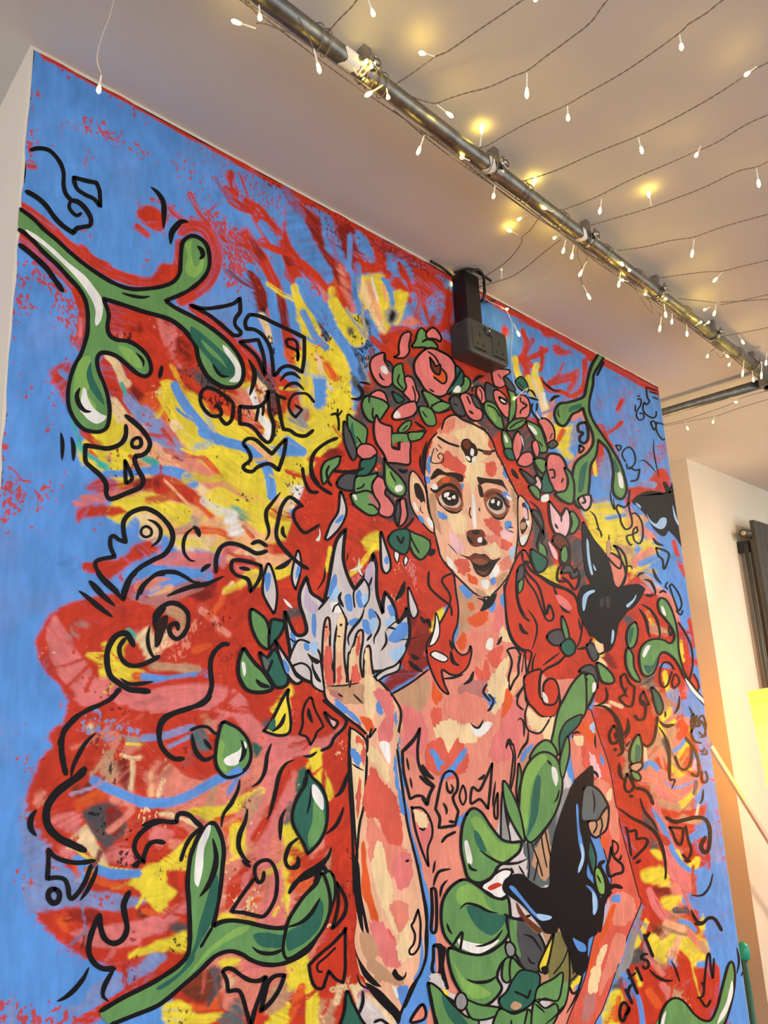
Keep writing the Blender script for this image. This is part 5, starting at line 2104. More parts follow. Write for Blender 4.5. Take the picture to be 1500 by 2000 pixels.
p yellow .4 80,122 88,122 92,132 82,130
p red .4 70,124 80,124 90,136 74,140
p yellow .5 72,138 94,136 96,150 74,150
p tan .5 54,30 62,22 62,60 54,52 56,40
b cream 5 .5 74,28 76,42
p tan .5 84,12 96,14 100,30 92,36 86,28
b yellow 5 .4 86,6 92,16
b yellow 4 .4 96,8 102,4
b salmon 10 .5 112,4 104,24 88,36
b red 7 .5 112,10 106,18
b red 10 .5 88,40 96,52
p yellow .3 104,36 112,18 118,10 116,28 108,42 100,52 98,44
p yellow .4 98,44 108,50 122,44 118,56 104,58
b orange 4 .4 104,44 114,30
b lav 5 .4 122,40 120,50
b salmon 16 .4 74,54 86,56 96,66 112,70 122,58
b yellow 8 .5 108,80 120,68
b tan 8 .5 88,78 104,82
b dgrey 5 .5 122,60 120,70
p red .4 88,84 106,86 128,80 132,66 134,56 130,90 112,90 94,94
p red .4 96,96 112,96 114,118 104,120 98,108
b cream 3 .4 124,80 122,90
b tan 8 .5 110,94 124,96
p red .4 110,114 134,110 136,130 124,140 112,136
b pink 8 .4 84,80 90,100 96,124 106,140 114,152
b yellow 5 .4 104,124 112,138 122,130
b yellow 4 .4 124,130 122,138
b blue 5 .1 73,46 80,42 88,50 96,60 104,64 114,60 122,54
b blue 4 .1 98,32 106,28 112,20
b blue 5 .1 81,86 90,98 96,112 102,126 112,138 124,142 134,134 136,124
b blue 8 .1 117,112 130,102
b blue 12 .2 118,-6 126,10 130,30 134,56 136,76 138,94
b blue 16 .3 142,110 146,130 150,152
b bluep 10 .5 138,100 140,130
s red .5 131,0 134,20 138,50 142,80 147,110 152,140 148,140 143,110 138,80 134,50
T 1080 1680 320
p red .4 74,20 84,0 96,4 100,30 112,34 100,60 96,70 88,60 80,44
p yellow .4 80,10 98,6 104,16 110,28 98,24 84,20
p dred .5 92,22 110,26 102,34 92,30
b pink 9 .4 104,0 112,14 126,26
b salmon 10 .4 112,24 120,34
b pink 6 .3 88,28 94,44 106,56 118,62
p yellow .4 98,36 110,32 120,34 112,42 104,46
b dgrey 7 .5 112,46 124,46
b bluef 12 .3 124,36 140,44
p brown .5 90,60 100,60 100,70 92,70
b yellow 6 .3 86,56 80,70 74,84
p yellow .4 84,70 90,66 100,72 110,66 124,68 140,72 142,90 128,98 114,88 108,80 104,90 106,100 96,96 88,84
s grey .4 116,70 130,74 126,84 116,80
b peach 7 .4 104,58 116,62 126,68
b blue 4 .1 116,56 124,58 130,64
b salmon 7 .5 124,66 134,78 140,84
p yellow .5 134,54 142,50 140,64 134,70
b tan 6 .5 136,76 140,84
p red .2 110,80 114,80 124,90 132,104 128,107 118,100 112,92
b bluep 8 .4 108,92 114,104 124,114 134,118
p blue .3 132,92 140,92 140,98 132,98
p red .4 136,100 150,94 150,140 140,144 124,124 106,116 100,112 104,128 96,140 94,152 80,150 78,130 82,120 88,106 90,100 84,92
b pink 6 .4 84,76 90,92 100,104
b pink 6 .4 100,114 106,124
p dgrey .5 66,86 80,78 86,84 84,94 74,96 66,100
b grey 8 .4 78,44 74,66 68,90 60,106
b bluef 5 .1 64,104 74,118 80,134 82,152
p yellow .3 74,100 80,106 82,114 78,116
p dgrey .5 56,112 64,108 62,118 54,120
p yellow .4 50,124 60,118 66,128 60,140 60,152 44,152
b orange 6 .4 60,126 58,146
b red 10 .5 72,132 72,150
b orange 8 .4 88,120 96,132
b bluef 20 .2 146,40 150,70
p bluef .2 144,120 156,110 160,160 146,160
b red 12 .4 126,122 138,136 146,128 148,100
T 0 0 150
@painted_arm 2
F coral 3 1118,1420 1121,1507 1128,1541 1160,1600 1190,1700 1191,1733 1174,1787 1157,1840 1140,1915 1106,2000 1090,2080 / 1134,2080 1161,2000 1178,1968 1204,1893 1229,1819 1251,1765 1246,1744 1229,1680 1206,1590 1190,1500 1170,1440 1158,1400 1150,1385 1130,1400
T 1100 1400 320
f salmon 6,20 14,20 18,40 20,60 12,60 8,40
f cream 10,18 18,18 18,26 12,26
f orange 12,10 24,4 30,14 24,24 18,16
f pinkw 24,34 30,38 34,52 32,58 26,46
f bluel 24,8 28,6 29,14 26,14
f bluef 34,34 38,42 36,44 34,40
f salmon 26,60 40,60 48,90 52,110 44,110 36,80
f orange 34,112 40,112 40,122 36,120
f cream 40,70 44,66 44,76 40,76
t 3 8,16 12,14 16,15
t 2 29,16 29,24 30,29
t 3 25,48 30,52 32,56
k 3 44,119 42,130 40,138 42,146 48,144 54,142 54,136 50,132 46,128 44,119
k 2 45,113 49,116 50,121 47,126 45,122 45,113
t 2.4 53,126 52,130 49,131
T 1080 1680 320
f salmon 52,34 66,30 76,40 70,56 58,60 50,52
f bluef 54,33 61,31 61,38 54,38
f lav 48,40 52,38 48,56 44,62 44,56
f orange 53,42 56,46 50,64 44,74 38,90 34,102 32,100 38,80 44,66
f cream 44,80 50,78 44,96 42,110 40,120 34,124 32,110 38,96
f salmon 56,70 64,66 66,80 60,96 50,110 44,122 42,116 46,100 50,86
f pinkg 30,122 38,124 36,140 28,150 26,138
t 3 51,28 56,24 62,26
@painted_letter 6
k 3 68,133 64,130 61,136 61,144 64,147 67,140 69,134 / 69,138 66,141
@painted_letter 6
k 3 66,118 69,124 72,131
k 3 68,124 69,118 71,114
@painted_letter 6
k 3 68,100 72,110 77,122
k 2.4 69,108 75,103
@painted_letter 6
k 3 76,98 79,105 81,110
@painted_letter 6
k 2.6 86,86 82,86 81,90 86,92 87,97 84,99 82,97
@painted_letter 6
k 3 83,68 87,78 91,88
k 3 84,72 88,66
T 820 1320 320
@painted_hair_lock 4
F hair 2.8 96,0 96,14 99,24 104,30 110,36 118,38 126,34 128,24 126,10 122,4 117,3 113,8 114,14 117,16 118,20 116,23 112,22 109,16 109,4 110,-6
f white 113,15 116,15 117,20 114,20
@painted_torso 4
f pink 76,30 90,20 94,40 92,60 84,76 70,80 64,70 72,50
f cream 16,44 30,44 44,44 50,48 56,56 44,62 30,60 26,70 20,58
f white 46,46 52,48 60,42 66,44 58,54 50,54
f cream 64,2 80,4 78,20 70,34 64,30 62,16
f salmon 22,22 40,16 56,22 58,34 44,40 28,38
f coral 8,60 20,58 26,70 34,58 42,66 44,80 36,90 20,94 6,84
f orange 78,14 84,22 80,34 74,38
f orange 12,6 18,14 20,22 14,20
f cream 98,30 108,36 118,40 116,48 106,52 98,44
f cream 120,40 126,36 124,56 116,60 112,50
f tan 96,70 102,66 100,80 94,84
f bluef 8,68 12,67 20,76 20,82 16,86
f bluef 40,67 42,70 38,78 32,86 24,94 18,98 22,88 32,76
f bluef 92,74 98,66 104,62 100,70 96,76 92,80
f bluef 40,126 44,124 38,136 34,138 35,132
f bluef 57,18 60,16 68,20 68,28 64,32 62,24
k 3 61,8 58,15 64,23
k 3 63,17 67,23 64,30 62,32
t 2.6 46,43 50,47 54,47 58,40
t 3 89,41 92,39 95,44 95,56
t 3 99,50 98,60 93,67 89,76
k 3 96,8 90,18 89,26 94,31
k 2.4 99,24 96,36 98,48 104,52 110,52 116,44 118,40
k 4 2,82 6,90 12,94
k 4 0,92 6,98 12,101 / 8,110 6,118 / 2,112
k 3.6 26,87 22,90 19,98 16,112 14,122 / 18,130 17,139 / 26,138 32,137 / 35,124 / 30,112 34,104 34,94 30,88 26,87
t 3.4 24,96 25,104 28,107 30,103 28,99
t 3.6 21,116 24,122 24,127
k 2.6 39,100 36,110 39,118 42,112 41,104 39,100
k 3.4 66,80 60,94 54,105 48,102 46,112 / 47,117 54,113 58,116 62,122 / 64,104 66,80
t 4 53,95 57,93 59,90
t 2.6 69,96 66,120
k 2.8 71,107 68,118 68,128 70,131 71,126 71,107
t 4 26,133 32,134
k 4.4 18,139 32,137
k 4 32,143 24,147 20,152
K 78,64 80,58 83,58 85,64 81,63 79,67
k 2.4 82,63 85,72 84,86 82,102
k 2.4 85,62 87,74 86,90 83,104
@painted_leaf 6
F green 2.8 120,64 122,50 126,32 132,20 140,6 150,-2 152,20 150,36 138,46 130,56 128,72
F dgreen 2.6 128,72 127,56 132,44 140,38 148,36 144,46 134,56 130,66
@painted_leaf 6
F green 2.8 102,76 106,66 114,60 120,63 124,72 116,76
@painted_leaf 6
F green 3 96,148 90,130 91,110 94,90 100,78 108,71 116,70 124,75 128,84 130,98 128,112 122,128 112,142 102,152
f lgreen 100,80 110,72 116,76 106,90 100,110 97,140 92,128 92,106 95,90
f dgreen 106,92 110,94 109,112 107,128 102,140 97,148 100,130 102,110
f white 120,84 124,85 126,94 124,101 121,94
t 3 116,77 120,82
t 2.6 127,104 125,112 122,116
@painted_leaf 6
F green 2.8 76,96 82,104 90,122 94,140 95,152 88,142 80,126 76,110
@painted_leaf 6
F green 2.4 90,82 92,92 90,104 89,114 88,104 89,92
@painted_leaf 6
F green 2.4 134,58 136,70 133,84 130,92 128,78
@painted_leaf 6
F grey 2.4 75,106 78,128 82,152 74,152
@painted_dress 2
f flame 76,120 96,140 130,90 140,100 146,110 130,150 140,200 120,300 100,330 60,330 40,300 60,200
f grey 128,110 140,104 136,130 124,150 116,150
T 820 1600 320
@painted_dress 3
f grey2 96,20 124,-10 120,40 118,60 100,60 98,40
f tan 104,30 116,10 120,40 114,56 108,50
f charcoal 78,0 82,-10 82,20 78,20
f tan 112,100 126,100 134,112 130,150 110,150 116,120
f olive 118,110 130,106 140,120 140,150 120,156
k 2 110,4 112,24 116,44
k 2 114,8 118,28 120,36
k 2 98,20 100,40 99,54
k 2 102,22 108,38 112,52
k 2 104,24 112,14 120,2
t 2.4 90,42 96,52
t 2.4 83,44 86,50
k 2 108,36 106,48 104,56
@painted_leaf 6
F green 3.8 42,-4 48,-10 56,-6 64,6 74,18 84,21 92,21 90,30 80,38 70,44 66,52 54,58 44,54 40,42 37,26 38,8
f lgreen 46,0 54,-2 64,12 74,22 90,24 80,36 70,38 60,26 50,10
f dgreen 49,10 54,14 60,28 56,30 50,20
f white 40,22 43,20 47,34 47,40 43,40
t 3.4 54,28 62,34 74,40 88,40 98,36
k 4 72,42 64,54 54,60
t 3.4 44,40 46,45 52,47
t 2 92,26 86,34 80,40
@painted_leaf 6
F green 4 36,56 44,56 54,62 64,70 74,73 80,72 82,86 82,100 76,112 64,120 54,124 40,122 30,116 22,106 19,92 20,76 26,64
f lgreen 36,62 46,60 56,68 62,80 68,84 56,82 46,76 36,78 32,70
f dgreen 42,80 52,80 64,86 78,88 76,96 66,106 56,102 48,94
f white 34,109 44,112 58,114 72,110 64,118 52,123 42,120 36,116
t 3.6 36,82 42,77 52,79 62,84 71,86
t 3.4 75,101 68,110 58,115 50,116
t 3.4 24,95 26,101 29,105
k 3.4 29,116 38,103 36,120
@painted_leaf 6
F green 4 26,118 40,122 54,124 66,120 78,112 82,124 74,132 70,144 74,156 60,170 44,166 32,150 26,132
f lgreen 30,130 40,146 54,152 64,160 50,164 38,154
t 4 42,146 50,149 62,148 72,142
@painted_leaf 6
F dgrey 3.4 79,90 90,92 100,94 110,108 114,120 110,134 106,140 96,138 88,126 82,108
f green 82,92 88,92 88,108 92,126 86,120 82,106
f olive 96,94 106,104 112,102 104,96
t 3 94,105 102,108 108,116 111,121
t 3 98,126 101,131 105,132
k 3.4 77,87 86,91 94,90 100,88
f brown 88,76 96,88 110,100 108,104 98,96 90,86
@painted_beak 6
F yellow 3 122,104 120,116 117,130 114,138 110,140 108,134 112,124 118,112
K 110,136 116,134 117,140 113,142
@painted_leaf 6
F green 2.8 77,130 82,128 88,136 84,142 80,148 76,146 75,140
F green 2.8 84,128 90,134 96,140 88,144 84,150 82,138
@painted_leaf 6
F grey 2.8 78,116 82,113 86,118 85,124 80,124
@painted_gem 4
F white 3 56,62 66,52 76,46 84,48 78,60 80,68 72,73 64,68
f red 62,62 70,58 75,60 70,63 64,65
@painted_bird 8
f black 128,-4 134,-20 140,-34 150,-44 158,-48 158,-20 156,10 152,50 152,60 160,70 164,84 162,104 154,110 152,130 144,126 138,112 128,98 124,104 114,104 108,96 98,84 88,74 80,68 76,62 82,52 92,50 100,56 110,62 118,60 119,40 122,16
f bluef 81,62 86,63 94,72 102,82 108,88 118,88 119,91 112,93 106,90 98,82 90,72
f bluel 108,88 118,88 119,91 112,93
f bluef 142,-12 145,-10 146,10 148,28 146,40 145,49 143,48 147,30 144,10
f bluef 152,60 156,62 161,70 162,82 160,90 158,84 158,74
f bluef 140,110 144,114 150,114 149,120 144,119
T 940 1520 320
@painted_bird 8
f black 90,8 97,5 102,8 92,18 91,36 93,50 96,70 96,88 100,94 106,102 109,112 108,130 102,142 94,144 92,152 98,166 92,180 84,176 80,160 74,146 70,136 64,142 56,138 48,128 34,114 20,104 20,94 28,88 38,88 46,96 56,100 62,98 62,76 66,54 72,36 80,20
F grey2 2.6 93,10 98,6 106,10 112,18 116,28 111,34 106,38 100,39 91,38 91,24
F tan 2.6 97,40 106,38 110,32 115,26 116,34 114,46 108,52 104,54 99,50
k 2 102,50 105,44 104,38
k 2 108,50 110,44 109,36
t 1.8 101,11 103,22 102,32
f bluef 25,100 29,99 38,110 48,122 54,126 63,126 62,129 54,130 46,124 36,112
f bluel 50,124 63,126 62,129 54,130
f bluef 86,26 88,26 89,44 92,58 94,70 92,80 88,87 88,82 91,72 88,56
f bluel 90,60 93,64 93,76 89,86 88,82 91,72
f bluef 95,98 100,100 105,108 106,118 103,125 101,122 103,112 100,104
f bluel 101,104 105,110 105,120 102,124
f bluef 83,146 87,148 94,152 95,158 89,158 85,152
@painted_leaf 6
F dgreen 2.4 96,50 100,58 104,70 104,82 102,88 98,76 96,64
@painted_leaf 6
F lgreen 2.4 104,84 108,84 112,94 112,104 107,104 104,94
t 2 105,88 109,96
@painted_branch 5
k 4 112,76 108,80 114,92 116,100 112,108 108,118
k 4 116,100 122,98 128,100
k 4 118,104 112,112 110,126 108,140
T 1080 1680 320
@painted_dress 4
f green 0,120 14,78 14,110 10,130 0,146
f yellow 16,114 26,98 24,112 20,116
f olive 8,96 14,80 24,90 28,96 20,110 10,110
k 2.4 14,78 15,100 14,118 10,134 0,146
k 2 0,104 8,94 14,80
k 2 14,112 22,104 27,94
k 2 20,88 18,104
k 3 15,116 18,122 24,118
t 2.4 28,90 26,108 20,126 12,140
T 820 1720 280
@painted_leaf 6
F dgreen 3.2 82,124 90,116 96,104 104,94 114,94 124,98 124,110 118,126 108,134 96,137 86,134
f tan 94,132 98,126 106,130 100,135
k 3.6 99,116 108,120 112,122 115,114
@painted_leaf 6
F green 3.4 9,108 16,110 26,120 36,132 48,142 60,144 56,156 24,156 16,144 12,126
f dgreen 22,118 34,132 44,142 50,152 36,150 26,136
f yellow 22,112 28,116 29,120 25,118
@painted_leaf 6
F green 3.2 49,126 62,130 76,132 84,134 78,140 66,144 54,142
@painted_leaf 6
F green 3.2 84,136 98,140 112,136 116,150 114,160 80,160
k 3 112,134 108,152
k 3 95,146 94,158
@painted_leaf 6
F green 3 124,112 138,104 147,98 146,112 142,124 130,122 122,126
F green 3 120,128 130,134 140,130 142,140 132,156 118,158
t 3 120,124 130,124 142,126
t 3 119,128 126,134 130,138
t 2.6 150,130 140,142 130,150
@painted_leaf 6
F grey 3 37,124 41,118 46,120 48,128 44,134 38,132
@painted_torso 5
K 14,66 24,68 25,90 28,104 30,113 26,110 22,98 14,96 19,94 18,72
f flame 8,106 12,98 18,96 24,106 30,116 38,120 36,130 28,120 18,110
T 1100 1400 320
@painted_swirl 5
k 2.8 46,8 42,16 44,24 50,22 49,12 46,8
t 2.6 47,14 48,20
t 3.4 46,30 49,30
t 4.4 46,0 52,10 53,22 54,32 49,36
t 2.6 59,2 60,12 56,20
t 2 61,22 57,28
@painted_leaf 6
F green 2.6 68,18 71,28 70,40 64,42 61,38 62,28
f dgreen 66,26 70,28 69,40 65,40
@painted_leaf 6
F tan 2.4 62,44 70,42 71,46 66,50 62,48
F green 2.4 62,50 68,52 70,56 68,58 64,56
@painted_swirl 5
k 2.8 86,0 84,16 81,24 76,27 72,24
@painted_swirl 5
t 3.4 51,42 52,52 55,58
k 2.8 58,52 56,64 60,69 65,64 / 62,58 58,52
k 3.4 66,65 74,67 79,72 82,80
t 3 60,72 64,73
@painted_swirl 5
t 3.4 50,83 62,92 74,98 84,106 90,118 93,132 94,148
t 2.6 70,74 74,86 82,96 86,104
@painted_swirl 5
k 2.6 57,101 60,105 66,104 67,112 / 74,111 77,114 74,120 64,130
k 2.2 58,102 60,114 62,127
t 3 66,134 71,131
@painted_swirl 5
t 3 87,9 92,16 96,26 97,40 97,54 98,58 / 102,58 99,66
t 2.6 88,4 94,9 102,7
k 2.6 112,19 117,26 117,40 112,48 106,46 102,36
k 2.8 112,20 120,30 124,44 123,54 117,52
@painted_swirl 5
k 4 94,92 102,96 112,94 122,92 130,94 134,104 133,120 129,124 126,118 130,110
@painted_swirl 5
k 2.6 97,101 110,102 / 108,116 103,114 100,106 97,101
k 2.6 112,100 114,112 117,122 114,130 109,126
k 2.6 111,132 116,132
@painted_swirl 5
k 2.2 117,14 121,4 118,-4 / 117,14 120,22 126,24
k 1.8 122,4 125,3 125,8 122,9
k 1.8 127,4 130,12 129,18 124,14
t 1.8 125,30 128,32 129,28
t 1.8 126,34 131,34 131,30
k 2 127,50 127,58 130,60 132,56 130,50
t 2 128,66 127,76 124,80
T 1080 1680 320
@painted_swirl 5
t 1.8 102,0 103,10 102,18
t 2.2 146,12 143,24 136,32 126,32
t 3 126,45 132,56 140,56
k 3.4 130,58 136,58 142,53 148,54 154,64
t 1.8 108,92 112,100 116,112
t 3 88,100 94,106 102,110 110,110
k 2.2 138,118 139,104 141,88 143,86 144,96 146,108 147,90
k 2.2 132,126 137,124 138,116 136,112
k 2.4 134,126 140,134 144,128
@painted_vine 6
G green 2.6 96,156 98,142 104,130 112,126 120,130 128,140 136,146 144,146 150,134 154,118 160,96 164,94 166,106 164,124 158,146 150,158
f white 98,150 100,142 103,138 102,144 100,154
f white 163,110 164,122 158,140 150,150 152,142 158,130
@painted_swirl 5
t 2 168,80 170,92 168,104
t 2 176,98 172,106
T 560 410 320
p red .5 0,-8 40,-2 80,24 120,50 146,68 148,108 122,106 104,74 90,62 70,58 58,92 46,84 24,66 0,44
p dred .8 14,0 32,6 36,24 44,46 52,70 40,60 28,40 18,20
p dred .7 44,16 60,14 66,34 74,48 62,54 50,42
p dred .7 84,32 104,42 118,56 112,66 96,54
p blue .3 0,-4 12,0 16,8 20,18 28,32 36,46 42,56 43,64 37,67 30,60 22,52 14,46 6,36 0,22
p blue .35 15,-4 38,2 45,18 50,34 54,46 57,58 51,50 44,44 37,40 33,28 32,16 28,6
p blue .3 62,18 72,24 78,34 80,46 76,48 70,40 65,36
p blue .5 90,40 104,44 116,58 116,72 124,86 138,74 145,84 143,98 134,106 126,106 119,96 112,90 114,80 106,66 94,58
s red .45 92,40 120,60 144,84 140,100 116,84 104,62
s dred .45 30,4 46,14 60,40 50,44 36,26
b red 5 .5 104,52 110,62 114,74
b red 6 .5 14,48 26,60 38,72 48,80 56,92
p salmon .7 48,48 54,60 60,80 56,88 50,72 46,58
p red .4 68,46 78,50 88,50 84,58 72,58 62,56 63,48
p yellow .4 62,64 70,60 82,58 90,60 88,66 93,76 95,90 96,104 90,114 84,108 78,100 72,92 66,80
b cream 8 .6 67,66 74,84 82,98 88,110
b white 3 .6 78,62 82,80 84,96
b peach 6 .6 74,66 80,84 86,100
p yellow .4 96,76 106,73 112,78 108,90 104,102 98,104 96,90
b peach 4 .5 88,70 91,82
p grey .5 90,92 98,88 103,96 97,105 92,103
p black .3 93,98 96,92 100,96 97,103 93,103
b blue 4 .1 88,63 94,72 97,86
b blue 4.5 .15 54,48 60,60 62,76 66,90 74,94
p yellow .4 38,84 46,80 54,92 68,98 75,108 73,118 66,126 58,124 52,116 46,104
p yellow .4 10,72 18,78 24,92 30,108 34,118 46,122 52,130 56,150 16,150 14,128 12,110 8,92
s black .45 46,88 58,94 72,100 76,110 66,104 52,96
p dgrey .4 53,105 61,108 58,116 56,112
s black .5 58,108 66,112 62,120
p black .5 66,100 72,98 76,106 70,107
p dgrey .6 28,98 34,104 38,120 32,114
s black .5 28,98 40,110 40,124 30,116
b blue 9 .12 12,66 22,86 32,98 44,112 54,126 62,142
b blue 6.5 .12 15,94 20,104 26,116 36,126
p dblue .7 74,106 82,112 84,130 76,128
b blue 6 .3 79,110 82,122 82,134
s black .5 70,118 80,120 78,140 66,140 60,128
b orange 8 .5 36,142 42,152
b cream 6 .6 28,134 32,148
T 0 0 150
b dred 7 .3 80,98 300,217 520,337 700,435 900,543 1100,652 1284,755
b red 12 .5 86,110 300,226 520,348 700,444
s dred .5 520,345 700,440 880,540 860,545 690,460 540,370
T 1040 900 360
p salmon .7 78,34 84,42 92,54 100,62 92,66 82,56 76,46
p yellow .6 88,62 104,70 108,76 96,86 86,92 80,96 88,78
p tan .7 66,62 78,64 84,76 78,84 68,78
b salmon 9 .6 82,84 96,74
b blue 6 .4 88,84 98,80 108,74
b lav 9 .6 92,96 104,108
b tan 7 .6 86,92 96,98
b bluef 9 .25 111,88 119,104 126,120 132,142 136,170
b red 8 .4 78,32 84,27 94,24 106,22
p red .5 94,16 108,8 112,20 106,25 98,24
b bluep 7 .4 88,18 98,20
b red 5 .4 115,66 120,84 124,93
p red .5 92,110 102,108 116,124 124,150 128,172 118,178 104,150 96,130
p red .6 70,126 90,114 96,134 88,160 78,170 66,160
b salmon 6 .5 102,106 111,114 115,130
p dgrey .8 73,130 80,126 82,148 76,150
p dgrey .8 88,176 100,172 98,186 88,184
b yellow 5 .4 120,150 122,162
b yellow 4 .4 108,172 110,186
b tan 8 .6 96,136 108,140
b pink 6 .5 84,100 94,106
b red 5 .5 128,130 132,150
b bluep 8 .5 112,190 118,204
T 1100 1400 320
b salmon 10 .5 90,52 104,60 120,52
b tan 10 .6 100,12 96,30 104,44
b pink 8 .5 86,66 100,76 116,66
b dgrey 6 .6 92,22 98,34
b red 8 .5 108,6 114,18 122,30
b red 6 .5 124,44 128,60
"""
# the part of the wall below the picture goes on in the same manner
for _i in range(150):
    _x, _y = rng.uniform(-500, 1450), rng.uniform(2030, 3600)
    op_brush(['red', 'yellow', 'pink', 'red', 'bluep', 'salmon', 'orange', 'green'][_i % 8], rng.uniform(25, 90), 0.5,
             np.array([(_x, _y), (_x + rng.uniform(-90, 90), _y + rng.uniform(40, 120)), (_x + rng.uniform(-150, 150), _y + rng.uniform(120, 260))]))
run_mural(MURAL_DATA)

# dry smears that drag each colour into its neighbours, fanning out from the figure
def colour_at(x, y):
    w = on_wall(x, y); i = np.searchsorted(-gz, -w[2]); j = np.searchsorted(gx, w[0])
    return paint[min(max(i, 0), NZ) * (NX + 1) + min(max(j, 0), NX)].copy()
for _i in range(900):
    _x, _y = rng.uniform(60, 1420), rng.uniform(330, 2000)
    if _y < 100 + 0.5434 * (_x - 75) + 30: continue
    _c = colour_at(_x, _y)
    if _c[2] > 0.45 and _c[0] < 0.25 and rng.rand() < 0.75: continue
    _a = math.atan2(_y - 1010, _x - 900) + rng.normal(0, 0.5); _l = rng.uniform(22, 75)
    _e = colour_at(_x + math.cos(_a) * _l, _y + math.sin(_a) * _l)
    if _x < 360 and _e[2] > 0.45 and _e[0] < 0.25 and rng.rand() < 0.85: continue
    LINC['_smear'] = _c * rng.uniform(0.82, 1.12)
    _q = np.array([(_x, _y), (_x + math.cos(_a) * _l * .5, _y + math.sin(_a) * _l * .5 + 3), (_x + math.cos(_a) * _l, _y + math.sin(_a) * _l)])
    op_brush('_smear', rng.uniform(5, 20), 0.95, _q)
for _i in range(420):
    _x, _y = rng.uniform(40, 1420), rng.uniform(250, 2000)
    if _y < 100 + 0.5434 * (_x - 75) + 20: continue
    _c = colour_at(_x, _y)
    _blue = _c[2] > 0.45 and _c[0] < 0.25
    if _blue and rng.rand() < 0.55: continue
    _r = rng.uniform(10, 26)
    op_speckle('red' if _blue else ['dred', 'cream', 'dred', 'pink', 'black', 'orange'][_i % 6], rng.uniform(0.2, 0.42), np.array([(_x + _r * rng.uniform(.6, 1.3) * math.cos(t), _y + _r * 1.5 * rng.uniform(.6, 1.3) * math.sin(t)) for t in (0, 1.2, 2.4, 3.6, 4.9)]))

def build_ground():
    me = bpy.data.meshes.new('mural')
    W = NX + 1; H = NZ + 1
    co = np.stack([GX, np.full_like(GX, YW - 0.0004), GZ], -1).reshape(-1, 3)
    # uneven hand-painted borders
    e = co.reshape(H, W, 3)
    e[:, 0, 0] += 0.004 * vnoise(gz * 25, gz * 0, 3); e[0, :, 2] -= 0.005 * vnoise(gx * 22, gx * 0, 4)
    i = np.arange(H - 1)[:, None] * W + np.arange(W - 1)[None]
    quads = np.stack([i, i + W, i + W + 1, i + 1], -1).reshape(-1, 4)
    nq = len(quads)
    me.vertices.add(NV); me.vertices.foreach_set('co', co.astype(np.float32).ravel())
    me.loops.add(nq * 4); me.loops.foreach_set('vertex_index', quads.astype(np.int32).ravel())
    me.polygons.add(nq); me.polygons.foreach_set('loop_start', (np.arange(nq) * 4).astype(np.int32))
    me.polygons.foreach_set('loop_total', np.full(nq, 4, np.int32))
    me.update(calc_edges=True)
    one = np.ones((NV, 1))
    for nm, arr in (('paint', paint), ('speckle', speck)):
        at = me.color_attributes.new(nm, 'FLOAT_COLOR', 'POINT')
        at.data.foreach_set('color', np.concatenate([arr, one], 1).astype(np.float32).ravel())
    at = me.attributes.new('cover', 'FLOAT', 'POINT'); at.data.foreach_set('value', cover.astype(np.float32))
    me.materials.append(MAT_GROUND)
    o = bpy.data.objects.new('mural', me); COL.objects.link(o)
    return o
mural = build_ground()
tag(mural, 'large wall mural of a red-haired woman with flower crown, vines and flames', 'mural')
_rank = 0
for _m in sorted(MOTIFS, key=lambda q: q.layer):
    for _e in _m.els:
        _rank += 1; _e[3] = YW - (0.0005 + 0.0000014 * _rank)
for _m in MOTIFS: _m.build(mural)
# ------------------------------------------------------------------ galvanised pipes under the ceiling
PZ = CEIL - 0.043
PYP = 0.604
PR = 0.0138
def pipe_run(name, pts, rad, label):
    o = MB().tube(pts, rad, 24).build(name, M['steel'], None, True)
    return tag(o, label, 'pipe')
pipe_a = pipe_run('conduit_pipe', [(-1.2, PYP, PZ), (0.5, PYP, PZ), (1.5, PYP, PZ), (2.40, PYP, PZ)], PR,
                  'galvanised steel pipe running along the ceiling beside the mural, wound with fairy lights')
pipe_b = pipe_run('conduit_pipe', [(2.44, 0.585, PZ), (2.44, 1.2, PZ), (2.45, 2.2, PZ), (2.46, 4.19, PZ)], 0.0165,
                  'shorter galvanised steel pipe crossing behind the right end of the mural')
def clamp(x, parent):
    mb = MB()
    n = 18; prof = []
    for k in range(n + 1):                      # band round the pipe
        a = math.radians(-250 + 320 * k / n)
        prof.append((math.cos(a), math.sin(a)))
    v = []; f = []
    for c, s in prof:
        for r in (PR + 0.0002, PR + 0.0026):
            for dx in (-0.008, 0.008):
                v.append((x + dx, PYP + r * c, PZ + r * s))
    for k in range(n):
        a = k * 4; b = a + 4
        f += [(a + 2, a + 3, b + 3, b + 2), (a, b, b + 1, a + 1), (a, a + 2, b + 2, b), (a + 1, b + 1, b + 3, a + 3)]
    mb.add(v, f)
    mb.box((x - 0.007, PYP - 0.008, PZ + PR + 0.001), (x + 0.007, PYP + 0.008, CEIL))      # spacer on the ceiling
    o = mb.build('pipe_clamp', M['steel_bright'], parent)
    lug = MB()                                   # ear with its screw on the room side
    ring = [(x + 0.009 * math.cos(t), PYP - PR - 0.009, PZ + 0.002 + 0.010 * math.sin(t)) for t in np.linspace(0, 2 * math.pi, 17)]
    lug.tube(ring, 0.0028, 8, False)
    lug.tube([(x, PYP - PR - 0.013, PZ + 0.002), (x, PYP - PR + 0.001, PZ + 0.002)], 0.0052, 10)
    lug.build('clamp_screw', M['steel_bright'], o, True)
    return o
for cx in (0.275, 0.599, 0.915, 1.237, 1.570, 1.927, 2.250): clamp(cx, pipe_a)
